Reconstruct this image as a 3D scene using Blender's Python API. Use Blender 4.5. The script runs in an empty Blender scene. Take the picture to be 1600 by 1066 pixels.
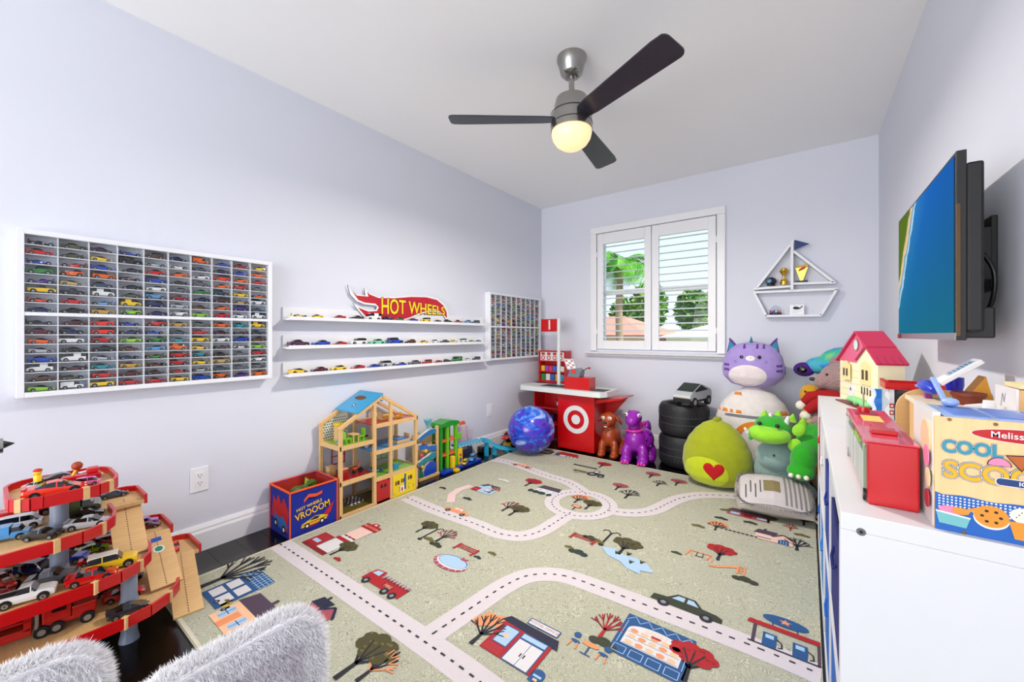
import bpy, bmesh, math, random
from mathutils import Vector, Matrix
PI = math.pi
S = bpy.context.scene
COL = S.collection
rnd = random.Random(7)

# ------------------------------------------------------------------ camera
F = 621.6                      # focal length in pixels of the 1600 px wide frame
CAM = (2.362, 0.0, 1.042)
YAW = math.radians(36.5)
HORIZON = 524.0
cd = bpy.data.cameras.new('camera'); cam = bpy.data.objects.new('camera', cd); COL.objects.link(cam)
cd.sensor_width = 36.0; cd.lens = F / 1600 * 36; cd.shift_y = -(533 - HORIZON) / 1600
cd.clip_start = 0.02; cd.clip_end = 200
cam.location = CAM; cam.rotation_euler = (PI / 2, 0, YAW)
S.camera = cam
# ------------------------------------------------------------------ world, sun, exposure
S.view_settings.view_transform = 'Standard'; S.view_settings.look = 'None'
S.view_settings.gamma = 1.0; S.view_settings.use_curve_mapping = False
S.view_settings.exposure = 0.56
W = bpy.data.worlds.new('sky'); S.world = W; W.use_nodes = True
nt = W.node_tree; bgn = nt.nodes['Background']
tc = nt.nodes.new('ShaderNodeTexCoord'); sx = nt.nodes.new('ShaderNodeSeparateXYZ'); rp = nt.nodes.new('ShaderNodeValToRGB')
nt.links.new(tc.outputs['Generated'], sx.inputs[0]); nt.links.new(sx.outputs['Z'], rp.inputs[0]); nt.links.new(rp.outputs[0], bgn.inputs[0])
rp.color_ramp.elements[0].position = 0.0; rp.color_ramp.elements[0].color = (0.80, 0.90, 1.0, 1)
rp.color_ramp.elements[1].position = 0.9; rp.color_ramp.elements[1].color = (0.42, 0.66, 1.0, 1)
bgn.inputs[1].default_value = 0.9
sd = bpy.data.lights.new('sun', 'SUN'); sd.energy = 4.0; sd.angle = 0.02; sd.color = (1, .96, .9)
so = bpy.data.objects.new('sun', sd); COL.objects.link(so); so.rotation_euler = (0.0, math.radians(48), 0)
# added soft fill behind the camera, tilted up to brighten ceiling and walls
ad = bpy.data.lights.new('rear_fill', 'AREA'); ad.shape = 'RECTANGLE'; ad.size = 2.6; ad.size_y = 2.2; ad.energy = 82; ad.color = (1, .985, .97)
ao = bpy.data.objects.new('rear_fill', ad); COL.objects.link(ao); ao.location = (1.38, -2.9, 1.2); ao.rotation_euler = (math.radians(121), 0, 0)

# ------------------------------------------------------------------ photo pixel -> point on a given plane
_fx, _fy, _rx, _ry = -math.sin(YAW), math.cos(YAW), math.cos(YAW), math.sin(YAW)
def P(px, py, x=None, y=None, z=None):
    u = (px - 800) / F; v = (HORIZON - py) / F
    r = (_fx + u * _rx, _fy + u * _ry, v)
    t = (x - CAM[0]) / r[0] if x is not None else (y - CAM[1]) / r[1] if y is not None else (z - CAM[2]) / r[2]
    return Vector((CAM[0] + t * r[0], CAM[1] + t * r[1], CAM[2] + t * r[2]))

# ------------------------------------------------------------------ materials
def lin(c):
    def f(v):
        v /= 255.0
        return v / 12.92 if v <= .04045 else ((v + .055) / 1.055) ** 2.4
    return tuple(f(v) ** 1.2 for v in c) + (1.0,)
_mc = {}
def mat(rgb, rough=.45, metal=0., bump=0., bs=120., var=.0, vs=8., emit=0., coat=0., alpha=1., stretch=None, sheen=0.):
    key = (tuple(rgb), rough, metal, bump, bs, var, vs, emit, coat, alpha, stretch, sheen)
    if key in _mc: return _mc[key]
    m = bpy.data.materials.new('mat_%02x%02x%02x_%d' % (int(rgb[0]), int(rgb[1]), int(rgb[2]), len(_mc)))
    m.use_nodes = True; n = m.node_tree.nodes; l = m.node_tree.links; b = n['Principled BSDF']
    c = lin(rgb)
    b.inputs['Base Color'].default_value = c; b.inputs['Roughness'].default_value = rough; b.inputs['Metallic'].default_value = metal
    b.inputs['Coat Weight'].default_value = coat
    if sheen: b.inputs['Sheen Weight'].default_value = sheen
    if alpha < 1: b.inputs['Alpha'].default_value = alpha
    if emit:
        b.inputs['Emission Color'].default_value = c; b.inputs['Emission Strength'].default_value = emit
    if var or bump:
        t = n.new('ShaderNodeTexCoord'); mp = n.new('ShaderNodeMapping'); l.new(t.outputs['Object'], mp.inputs[0])
        if stretch: mp.inputs['Scale'].default_value = stretch
    if var:
        ns = n.new('ShaderNodeTexNoise'); ns.inputs['Scale'].default_value = vs; ns.inputs['Detail'].default_value = 4
        l.new(mp.outputs[0], ns.inputs['Vector'])
        mx = n.new('ShaderNodeMix'); mx.data_type = 'RGBA'
        mx.inputs[6].default_value = tuple(v * (1 - var) for v in c[:3]) + (1,); mx.inputs[7].default_value = tuple(min(1, v * (1 + var)) for v in c[:3]) + (1,)
        l.new(ns.outputs['Fac'], mx.inputs[0]); l.new(mx.outputs[2], b.inputs['Base Color'])
    if bump:
        nb = n.new('ShaderNodeTexNoise'); nb.inputs['Scale'].default_value = bs; nb.inputs['Detail'].default_value = 3
        l.new(mp.outputs[0], nb.inputs['Vector'])
        bp = n.new('ShaderNodeBump'); bp.inputs['Strength'].default_value = bump; bp.inputs['Distance'].default_value = .01
        l.new(nb.outputs['Fac'], bp.inputs['Height']); l.new(bp.outputs[0], b.inputs['Normal'])
    _mc[key] = m
    return m
def plastic(rgb): return mat(rgb, .32, coat=.25, var=.03, vs=5)
def fabric(rgb): return mat(rgb, .9, bump=.25, bs=260, var=.08, vs=30)
def plush(rgb): return mat(rgb, .95, bump=.5, bs=140, var=.14, vs=22, sheen=.3)
def paint(rgb): return mat(rgb, .18, coat=.6, var=.02)
def wood(rgb, axis=(1, 1, 14)): return mat(rgb, .5, bump=.05, bs=40, var=.13, vs=9, stretch=axis)
def ink(rgb): return mat(rgb, .75, var=.05, vs=60)
WHITE = (238, 238, 240)
M_white = mat(WHITE, .35, var=.01)
M_black = mat((16, 16, 18), .4, var=.1)
M_tyre = mat((20, 20, 22), .75, var=.1)
M_hub = mat((175, 178, 182), .3, .8, var=.05)
M_carglass = mat((22, 26, 34), .08, coat=.5, var=.05)
M_steel = mat((176, 174, 170), .26, 1.0, var=.06, vs=30, stretch=(1, 1, 12))
M_birch = wood((226, 190, 138))
M_birch_y = wood((226, 190, 138), (1, 14, 1))
M_birch_x = wood((228, 192, 140), (14, 1, 1))
def glass_mat(name, tint, refl=.10):
    m = bpy.data.materials.new(name); m.use_nodes = True; n = m.node_tree.nodes; l = m.node_tree.links
    n.remove(n['Principled BSDF']); o = n['Material Output']
    t = n.new('ShaderNodeBsdfTransparent'); t.inputs[0].default_value = tint + (1,)
    g = n.new('ShaderNodeBsdfGlossy'); g.inputs['Roughness'].default_value = .02
    lw = n.new('ShaderNodeFresnel'); lw.inputs[0].default_value = 1.45
    ad_ = n.new('ShaderNodeMath'); ad_.operation = 'MULTIPLY'; ad_.inputs[1].default_value = refl * 10
    ge = n.new('ShaderNodeNewGeometry'); iv = n.new('ShaderNodeMath'); iv.operation = 'SUBTRACT'; iv.inputs[0].default_value = 1; l.new(ge.outputs['Backfacing'], iv.inputs[1])
    mu = n.new('ShaderNodeMath'); mu.operation = 'MULTIPLY'
    mx = n.new('ShaderNodeMixShader'); l.new(lw.outputs[0], ad_.inputs[0]); l.new(ad_.outputs[0], mu.inputs[0]); l.new(iv.outputs[0], mu.inputs[1]); l.new(mu.outputs[0], mx.inputs[0])
    l.new(t.outputs[0], mx.inputs[1]); l.new(g.outputs[0], mx.inputs[2]); l.new(mx.outputs[0], o.inputs[0])
    return m
M_pane = glass_mat('clear_pane', (.97, .98, .98), .09)

# ------------------------------------------------------------------ mesh builder
def frame(o, ex, ey, ez=None):
    o, ex, ey = Vector(o), Vector(ex).normalized(), Vector(ey).normalized()
    ez = Vector(ez).normalized() if ez else ex.cross(ey)
    return lambda a, b, c=0: o + ex * a + ey * b + ez * c
_tc = {}
def text2d(s, size=1., bold=0.):
    k = (s, bold)
    if k not in _tc:
        c = bpy.data.curves.new('t', 'FONT'); c.body = s; c.size = 1; c.offset = bold; c.resolution_u = 3; c.align_x = 'CENTER'; c.align_y = 'CENTER'
        o = bpy.data.objects.new('t', c); COL.objects.link(o)
        dg = bpy.context.evaluated_depsgraph_get(); me = o.evaluated_get(dg).to_mesh()
        _tc[k] = ([(v.co.x, v.co.y) for v in me.vertices], [list(p.vertices) for p in me.polygons])
        o.evaluated_get(dg).to_mesh_clear(); bpy.data.objects.remove(o); bpy.data.curves.remove(c)
    return _tc[k]
class MB:
    def __init__(s): s.v = []; s.f = []; s.m = []; s.mats = []
    def mi(s, m):
        if m not in s.mats: s.mats.append(m)
        return s.mats.index(m)
    def add(s, vs, fs, m):
        b = len(s.v); s.v += [tuple(v) for v in vs]; i = s.mi(m)
        for f in fs: s.f.append([b + k for k in f]); s.m.append(i)
        return s
    def box(s, x0, x1, y0, y1, z0, z1, m, fr=None):
        vs = [(x, y, z) for z in (z0, z1) for y in (y0, y1) for x in (x0, x1)]
        if fr: vs = [fr(*v) for v in vs]
        return s.add(vs, [(0, 2, 3, 1), (4, 5, 7, 6), (0, 1, 5, 4), (2, 6, 7, 3), (0, 4, 6, 2), (1, 3, 7, 5)], m)
    def bar(s, p, q, w, h, m, up=(0, 0, 1)):
        p, q = Vector(p), Vector(q); d = (q - p); L = d.length; d.normalize(); u = Vector(up)
        if abs(d.dot(u)) > .98: u = Vector((1, 0, 0))
        a = d.cross(u).normalized(); u = a.cross(d).normalized()
        return s.box(0, L, -w / 2, w / 2, -h / 2, h / 2, m, lambda x, y, z: p + d * x + a * y + u * z)
    def cyl(s, p, q, r0, m, r1=None, n=16, caps=True):
        r1 = r0 if r1 is None else r1
        return s.rings([(p, r0), (q, r1)], m, n, caps)
    def rings(s, pr, m, n=12, caps=True):            # circles along a path [(point, radius)]
        pts = [Vector(a) for a, _ in pr]; vs = []; prev = None
        for i, (a, r) in enumerate(pr):
            t = (pts[min(i + 1, len(pts) - 1)] - pts[max(i - 1, 0)])
            t = t.normalized() if t.length > 1e-9 else Vector((0, 0, 1))
            if prev is None: u = t.orthogonal().normalized()
            else: u = (prev - t * prev.dot(t)).normalized()
            prev = u; w = t.cross(u)
            for k in range(n):
                an = 2 * PI * k / n; vs.append(pts[i] + (u * math.cos(an) + w * math.sin(an)) * r)
        fs = [(i * n + k, i * n + (k + 1) % n, (i + 1) * n + (k + 1) % n, (i + 1) * n + k) for i in range(len(pr) - 1) for k in range(n)]
        if caps: fs += [tuple(reversed(range(n))), tuple(range((len(pr) - 1) * n, len(pr) * n))]
        return s.add(vs, fs, m)
    def tube(s, pts, r, m, n=8): return s.rings([(p, r) for p in pts], m, n)
    def lathe(s, prof, c, m, n=32, caps=True, mats=None):     # prof [(r, z)]
        c = Vector(c)
        vs = [c + Vector((r * math.cos(2 * PI * k / n), r * math.sin(2 * PI * k / n), z)) for r, z in prof for k in range(n)]
        for i in range(len(prof) - 1):
            fs = [(i * n + k, i * n + (k + 1) % n, (i + 1) * n + (k + 1) % n, (i + 1) * n + k) for k in range(n)]
            b = vs if i == 0 else []
            if i == 0: base = len(s.v); s.v += [tuple(v) for v in vs]
            mi_ = s.mi(mats[i] if mats else m)
            for f in fs: s.f.append([base + q for q in f]); s.m.append(mi_)
        if caps:
            s.f.append([base + k for k in reversed(range(n))]); s.m.append(s.mi(mats[0] if mats else m))
            s.f.append([base + (len(prof) - 1) * n + k for k in range(n)]); s.m.append(s.mi(mats[-1] if mats else m))
        return s
    def prism(s, poly, c0, c1, m, fr=None, mside=None):
        fr = fr or (lambda a, b, c: (a, b, c)); n = len(poly)
        s.add([fr(a, b, c) for c in (c0, c1) for a, b in poly], [tuple(reversed(range(n))), tuple(range(n, 2 * n))], m)
        s.add([fr(a, b, c) for c in (c0, c1) for a, b in poly], [(k, (k + 1) % n, n + (k + 1) % n, n + k) for k in range(n)], mside or m)
        return s
    def poly(s, pts, m): return s.add(pts, [tuple(range(len(pts)))], m)
    def ball(s, c, r, m, nu=24, nv=14, R=None, e=2.0, fn=None):
        r = (r, r, r) if isinstance(r, (int, float)) else r; c = Vector(c); vs = []; k2 = 2.0 / e
        pw = lambda x: math.copysign(abs(x) ** k2, x)
        for j in range(nv + 1):
            ph = -PI / 2 + PI * j / nv
            for i in range(nu):
                th = 2 * PI * i / nu
                p = Vector((r[0] * pw(math.cos(ph)) * pw(math.cos(th)), r[1] * pw(math.cos(ph)) * pw(math.sin(th)), r[2] * pw(math.sin(ph))))
                if fn: p = fn(p)
                if R: p = R @ p
                vs.append(c + p)
        fs = [(j * nu + i, j * nu + (i + 1) % nu, (j + 1) * nu + (i + 1) % nu, (j + 1) * nu + i) for j in range(nv) for i in range(nu)]
        return s.add(vs, fs, m)
    def loft(s, secs, m, closed=True, caps=True):
        n = len(secs[0]); vs = [p for q in secs for p in q]; kk = n if closed else n - 1
        fs = [(i * n + k, i * n + (k + 1) % n, (i + 1) * n + (k + 1) % n, (i + 1) * n + k) for i in range(len(secs) - 1) for k in range(kk)]
        if caps: fs += [tuple(reversed(range(n))), tuple(range((len(secs) - 1) * n, len(secs) * n))]
        return s.add(vs, fs, m)
    # flat print on a frame fr(a, b, c)
    def dpoly(s, pts, m, fr, c=0.): return s.add([fr(a, b, c) for a, b in pts], [tuple(range(len(pts)))], m)
    def drect(s, a0, b0, a1, b1, m, fr, c=0.): return s.dpoly([(a0, b0), (a1, b0), (a1, b1), (a0, b1)], m, fr, c)
    def dell(s, a, b, ra, rb, m, fr, c=0., n=20, rot=0):
        cr, sr = math.cos(rot), math.sin(rot)
        q = [(ra * math.cos(2 * PI * k / n), rb * math.sin(2 * PI * k / n)) for k in range(n)]
        return s.dpoly([(a + x * cr - y * sr, b + x * sr + y * cr) for x, y in q], m, fr, c)
    def dline(s, pts, w, m, fr, c=0.):
        for (a0, b0), (a1, b1) in zip(pts, pts[1:]):
            L = math.hypot(a1 - a0, b1 - b0) or 1e-9; nx, ny = -(b1 - b0) / L * w / 2, (a1 - a0) / L * w / 2
            s.dpoly([(a0 + nx, b0 + ny), (a0 - nx, b0 - ny), (a1 - nx, b1 - ny), (a1 + nx, b1 + ny)], m, fr, c)
        return s
    def dring(s, a, b, r0, r1, m, fr, c=0., n=32):
        q = [(math.cos(2 * PI * k / n), math.sin(2 * PI * k / n)) for k in range(n)]
        return s.add([fr(a + x * r, b + y * r, c) for r in (r0, r1) for x, y in q], [(k, (k + 1) % n, n + (k + 1) % n, n + k) for k in range(n)], m)
    def dtext(s, t, a, b, size, m, fr, c=0., bold=0., sx=1., rot=0., warp=None):
        v, f = text2d(t, 1, bold); cr, sr = math.cos(rot), math.sin(rot); pts = []
        for x, y in v:
            x, y = x * size * sx, y * size
            if warp: x, y = warp(x, y)
            pts.append(fr(a + x * cr - y * sr, b + x * sr + y * cr, c))
        return s.add(pts, f, m)
    def mesh(s, name, smooth=None):
        me = bpy.data.meshes.new(name); me.from_pydata(s.v, [], s.f)
        for m in s.mats: me.materials.append(m)
        me.polygons.foreach_set('material_index', s.m)
        if smooth:
            me.polygons.foreach_set('use_smooth', [True] * len(me.polygons)); me.update()
            me.set_sharp_from_angle(angle=math.radians(smooth))
        me.update(); return me
    def build(s, name, parent=None, smooth=None, bevel=0., seg=2, **kw):
        o = bpy.data.objects.new(name, s.mesh(name, smooth)); COL.objects.link(o)
        if parent is not None: o.parent = parent
        if bevel:
            b = o.modifiers.new('bevel', 'BEVEL'); b.width = bevel; b.segments = seg; b.limit_method = 'ANGLE'; b.angle_limit = math.radians(40)
        for k, v in kw.items(): o[k] = v
        return o
def thing(name, label, cat, loc=(0, 0, 0), rz=0., group=None, kind=None):
    o = bpy.data.objects.new(name, None); COL.objects.link(o); o.empty_display_size = .05
    o.location = loc; o.rotation_euler = (0, 0, rz); o['label'] = label; o['category'] = cat
    if group: o['group'] = group
    if kind: o['kind'] = kind
    return o
def tag(o, label, cat, group=None, kind=None):
    o['label'] = label; o['category'] = cat
    if group: o['group'] = group
    if kind: o['kind'] = kind
    return o
def inst(name, me, parent=None, loc=(0, 0, 0), rot=(0, 0, 0), sc=(1, 1, 1)):
    o = bpy.data.objects.new(name, me); COL.objects.link(o); o.parent = parent
    o.location = loc; o.rotation_euler = rot; o.scale = sc
    return o
def catmull(pts, n=10):
    out = []
    P_ = [pts[0]] + list(pts) + [pts[-1]]
    for i in range(1, len(P_) - 2):
        a, b, c, d = [Vector(q) for q in P_[i - 1:i + 3]]
        for k in range(n):
            t = k / n
            out.append(.5 * ((2 * b) + (c - a) * t + (2 * a - 5 * b + 4 * c - d) * t * t + (3 * b - a - 3 * c + d) * t ** 3))
    out.append(Vector(pts[-1])); return out
def rounded(x0, x1, y0, y1, r, n=6):
    out = []
    for cx, cy, a in ((x1 - r, y1 - r, 0), (x0 + r, y1 - r, 90), (x0 + r, y0 + r, 180), (x1 - r, y0 + r, 270)):
        for k in range(n + 1):
            t = math.radians(a + 90 * k / n); out.append((cx + r * math.cos(t), cy + r * math.sin(t)))
    return out
# ------------------------------------------------------------------ the room
RW, RD, RH, Y0 = 2.767, 3.743, 2.44, -2.4
M_wall = mat((225, 227, 236), .75, bump=.02, bs=90, var=.012, vs=3)
M_ceil = mat((250, 250, 250), .85, bump=.02, bs=120, var=.008)
M_trim = mat((240, 240, 242), .35, var=.01)
def struct(name, mb, parent=None, **k):
    o = mb.build(name, parent, **k)
    if parent is None: o['kind'] = 'structure'
    return o
wall_left = struct('wall_left', MB().box(-.12, 0, Y0, RD + .15, 0, RH, M_wall))
struct('wall_right', MB().box(RW, RW + .12, Y0, RD + .15, 0, RH, M_wall))
struct('ceiling', MB().box(-.12, RW + .12, Y0, RD + .15, RH, RH + .1, M_ceil))
WX0, WX1, WZ0, WZ1 = .665, 1.755, .90, 2.06
wb = MB(); wb.box(0, WX0, RD, RD + .15, 0, RH, M_wall); wb.box(WX1, RW, RD, RD + .15, 0, RH, M_wall)
wb.box(WX0, WX1, RD, RD + .15, 0, WZ0, M_wall); wb.box(WX0, WX1, RD, RD + .15, WZ1, RH, M_wall)
struct('wall_back', wb)
# floor: dark glossy boards, each a piece of its own
M_floor_gap = mat((96, 84, 84), .6, var=.1)
floor = struct('floor', MB().box(0, RW, Y0, RD, -.06, -.0045, M_floor_gap))
M_board = [mat(c, .16, bump=.015, bs=30, var=.25, vs=7, stretch=(1, 9, 1)) for c in ((19, 14, 17), (23, 17, 19), (15, 12, 15))]
bw_ = .118
board_meshes = {}
row = 0; y = Y0
while y < RD - .01:
    y1 = min(y + bw_, RD); x = 0; first = True
    while x < RW - .01:
        L = (.5 + .35 * ((row * 7) % 5) / 4) if first else 1.2
        first = False; x1 = min(x + L, RW)
        key = (round(x1 - x, 3), round(y1 - y, 3), row % 3)
        if key not in board_meshes:
            board_meshes[key] = MB().box(.0006, key[0] - .0006, .0006, key[1] - .0006, -.02, 0, M_board[row % 3]).mesh('floor_board')
        inst('floor_board', board_meshes[key], floor, (x, y, 0)); x = x1
    y = y1; row += 1
def baseboard(name, fr, L):
    prof = [(0, 0), (.018, 0), (.018, .088), (.013, .1), (.013, .108), (.006, .125), (0, .125)]
    m = MB(); m.loft([[fr(t, a, b) for a, b in prof] for t in (0, L)], M_trim); return struct(name, m)
baseboard('baseboard_left', lambda t, a, b: (a, Y0 + t, b), RD - Y0)
baseboard('baseboard_back', lambda t, a, b: (t, RD - a, b), RW)
baseboard('baseboard_right', lambda t, a, b: (RW - a, Y0 + t, b), RD - Y0)

# window with plantation shutters
win = thing('window_1', 'white framed window with louvred plantation shutters above the toy checkout', 'window', (0, 0, 0), kind='structure')
yf = RD - .03
def casing(name, x0, x1, z0, z1):
    m = MB(); m.box(x0, x1, yf, RD, z0, z1, M_trim)
    return m.build(name, win, bevel=.006)
casing('casing', .60, .665, .885, 2.0598); casing('casing', 1.755, 1.82, .885, 2.0598); casing('casing', .60, 1.82, 2.06, 2.125)
m = MB(); prof = [(0, 0), (-.045, .0), (-.055, .015), (-.075, .022), (-.08, .04), (0, .04)]
m.loft([[(x, RD + a, .84 + b) for a, b in prof] for x in (.565, 1.85)], M_trim); m.build('window_sill', win)
for x0, x1 in ((.672, 1.206), (1.214, 1.748)):
    f = MB(); w = .062
    f.box(x0, x0 + w, RD - .02, RD + .012, .905, 2.055, M_trim); f.box(x1 - w, x1, RD - .02, RD + .012, .905, 2.055, M_trim)
    f.box(x0 + w, x1 - w, RD - .02, RD + .012, .905, .99, M_trim); f.box(x0 + w, x1 - w, RD - .02, RD + .012, 1.95, 2.055, M_trim)
    sp = f.build('shutter_panel', win, bevel=.003)
    n = 15; pitch = (1.95 - .99) / n
    me = None
    for k in range(n):
        if me is None:
            q = MB(); sec = [(.031 * math.cos(t * PI / 5), .0055 * math.sin(t * PI / 5)) for t in range(10)]
            ca, sa = math.cos(.16), math.sin(.16)
            q.loft([[(xx, a * ca - b * sa, a * sa + b * ca) for a, b in sec] for xx in (x0 + w, x1 - w)], M_trim); me = q.mesh('louvre', 40)
        inst('louvre', me, sp, (0, RD - .004, .99 + pitch * (k + .5)))
    for zz in (1.08, 1.85):
        MB().cyl((x0 - .004 if x0 < 1 else x1 + .004, RD - .022, zz - .025), (x0 - .004 if x0 < 1 else x1 + .004, RD - .022, zz + .025), .005, M_trim, n=8).build('hinge', sp)
fw = MB()
for x0, x1, z0, z1 in ((.665, .705, .9, 2.06), (1.715, 1.755, .9, 2.06), (.665, 1.755, .9, .94), (.665, 1.755, 2.02, 2.06), (.705, 1.715, 1.45, 1.5)):
    fw.box(x0, x1, RD + .09, RD + .13, z0, z1, M_trim)
fw.build('sash_frame', win)
MB().box(.705, 1.715, RD + .108, RD + .112, .94, 1.45, M_pane).build('pane', win)
MB().box(.705, 1.715, RD + .108, RD + .112, 1.5, 2.02, M_pane).build('pane', win)

# outlet and switch plate on the left wall
def plate(nm, y, z, label, cat, kind):
    t = thing(nm, label, cat, (0, y, z)); w, h = .036, .058
    MB().box(0, .006, -w, w, -h, h, M_white).build('cover_plate', t, bevel=.002)
    if kind == 'outlet':
        MB().prism(rounded(-.017, .017, -.034, .034, .004), .006, .008, M_white, frame((0, 0, 0), (0, 1, 0), (0, 0, 1), (1, 0, 0))).build('receptacle', t)
        for s in (-1, 1):
            q = MB()
            for a, hh in ((-.006, .004), (.006, .0035)): q.box(.008, .0088, a - .0011, a + .0011, s * .018 - hh + .003, s * .018 + hh + .003, M_black)
            q.cyl((.008, 0, s * .018 - .008), (.0088, 0, s * .018 - .008), .0023, M_black, n=8); q.build('slots', t)
    else:
        MB().box(.006, .0085, -.016, .016, -.033, .033, M_white).build('rocker', t, bevel=.001)
plate('wall_outlet', .648, .345, 'white double power outlet on the wall beside the fabric bin', 'outlet', 'outlet')
plate('wall_plate', 2.843, .346, 'white blank rocker plate on the wall behind the blue track', 'switch', 'rocker')

# slim steel lamp beside the chairs, only its pointed head reaches into view
dt = thing('floor_lamp', 'slim brushed steel lamp with black pointed tip beside the toy garage', 'floor lamp', (0, 0, 0))
hx, hz = 1.548, .903
MB().lathe([(.08, .0005), (.08, .010), (.02, .016), (.008, .018)], (hx, -.10, 0), M_steel, n=28).build('base', dt, smooth=35)
MB().cyl((hx, -.10, .016), (hx, -.10, hz - .006), .007, M_steel, n=16).build('pole', dt, smooth=40)
MB().cyl((hx, -.13, hz), (hx, .0215, hz), .0092, M_steel, n=24).build('lamp_head', dt, smooth=40)
MB().cyl((hx, .0215, hz + .001), (hx, .0305, hz + .001), .0052, M_black, r1=.0005, n=14).build('pointed_tip', dt, smooth=40)
# ------------------------------------------------------------------ toy cars
COLS = dict(black=(26, 26, 30), olive=(92, 96, 62), red=(206, 30, 34), blue=(38, 84, 190), green=(38, 140, 52), purple=(96, 52, 150), yellow=(240, 204, 40),
            orange=(236, 116, 30), navy=(34, 44, 104), tan=(200, 172, 118), grey=(112, 116, 124), gold=(206, 166, 70), teal=(34, 156, 168), lime=(150, 206, 40),
            white=(232, 232, 232), brown=(108, 68, 44), sky=(92, 166, 222), crimson=(166, 30, 54), maroon=(104, 26, 40), silver=(184, 188, 194), charcoal=(62, 64, 70),
            slate=(70, 84, 104), mint=(130, 214, 176), plum=(84, 36, 78), pink=(236, 130, 190), lilac=(190, 110, 206), scarlet=(236, 58, 28))
CN = dict(sky='light blue', charcoal='dark grey', slate='slate blue', navy='navy blue', teal='teal', plum='plum purple', tan='sand coloured')
# stations: x, half width, z low, z belt, z roof, roof half width
CARS = dict(
    sports=[(-.5, .17, .1, .19, .19, .15), (-.46, .205, .06, .235, .235, .17), (-.3, .215, .05, .245, .255, .15), (-.14, .215, .045, .235, .31, .135), (.02, .21, .045, .215, .325, .13), (.1, .21, .045, .205, .3, .13), (.27, .212, .045, .19, .195, .15), (.4, .2, .05, .155, .155, .15), (.475, .175, .06, .12, .12, .13), (.5, .14, .07, .1, .1, .1)],
    coupe=[(-.5, .17, .1, .22, .22, .15), (-.47, .195, .06, .25, .25, .17), (-.33, .2, .05, .255, .262, .15), (-.2, .2, .05, .255, .35, .14), (-.02, .2, .05, .25, .365, .135), (.06, .2, .05, .245, .34, .135), (.18, .2, .05, .24, .245, .16), (.4, .195, .05, .225, .225, .16), (.48, .18, .06, .2, .2, .15), (.5, .16, .08, .17, .17, .13)],
    suv=[(-.5, .185, .11, .27, .28, .15), (-.485, .2, .08, .29, .40, .16), (-.44, .205, .07, .29, .43, .165), (-.2, .205, .07, .29, .44, .165), (.06, .205, .07, .29, .435, .165), (.1, .205, .07, .285, .41, .16), (.19, .205, .07, .28, .285, .17), (.4, .2, .07, .265, .265, .17), (.485, .19, .08, .24, .24, .16), (.5, .17, .1, .2, .2, .14)],
    van=[(-.5, .19, .1, .28, .3, .17), (-.49, .2, .08, .29, .46, .175), (-.3, .205, .07, .3, .475, .18), (.0, .205, .07, .3, .475, .18), (.22, .205, .07, .3, .465, .178), (.28, .205, .07, .29, .43, .17), (.4, .2, .07, .26, .265, .17), (.48, .19, .08, .22, .22, .16), (.5, .17, .1, .19, .19, .14)],
    pickup=[(-.5, .19, .11, .25, .25, .18), (-.49, .2, .09, .27, .27, .19), (-.13, .2, .08, .27, .27, .19), (-.11, .2, .08, .275, .40, .16), (.1, .2, .08, .275, .41, .16), (.2, .2, .08, .27, .275, .17), (.4, .195, .08, .26, .26, .17), (.485, .185, .09, .23, .23, .16), (.5, .17, .1, .2, .2, .14)],
    racer=[(-.5, .12, .12, .2, .2, .1), (-.42, .2, .06, .22, .22, .12), (-.2, .215, .05, .2, .24, .09), (-.08, .2, .05, .18, .27, .08), (.04, .16, .05, .17, .235, .07), (.12, .12, .05, .165, .17, .07), (.35, .08, .06, .13, .13, .06), (.48, .2, .06, .085, .085, .18), (.5, .19, .06, .075, .075, .17)],
    rod=[(-.5, .14, .12, .26, .26, .11), (-.45, .17, .1, .3, .3, .14), (-.36, .18, .09, .31, .40, .13), (-.12, .18, .09, .31, .42, .13), (-.06, .175, .09, .3, .31, .13), (.06, .13, .1, .3, .3, .1), (.3, .12, .1, .27, .27, .09), (.48, .1, .11, .24, .24, .08), (.5, .09, .12, .2, .2, .07)],
    truck=[(-.5, .2, .12, .2, .2, .19), (-.495, .205, .11, .47, .47, .195), (.08, .205, .11, .47, .47, .195), (.085, .205, .11, .2, .2, .19), (.1, .2, .1, .2, .2, .18), (.12, .2, .09, .28, .42, .17), (.27, .2, .08, .28, .41, .17), (.34, .2, .08, .27, .275, .17), (.47, .19, .08, .24, .24, .16), (.5, .17, .1, .2, .2, .14)])
WH = dict(sports=(.3, -.3, .078), coupe=(.31, -.3, .08), suv=(.31, -.31, .095), van=(.3, -.3, .09), pickup=(.31, -.3, .095), racer=(.36, -.31, .09), rod=(.34, -.32, .1), truck=(.31, -.3, .092))
KN = dict(sports='sports car', coupe='coupe', suv='off-roader', van='van', pickup='pickup', racer='racing car', rod='hot rod', truck='box truck')
M_body0 = paint((200, 200, 200))
M_lamp = mat((250, 244, 220), .15, coat=.5, var=.02); M_tail = mat((170, 12, 16), .2, var=.05)
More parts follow.
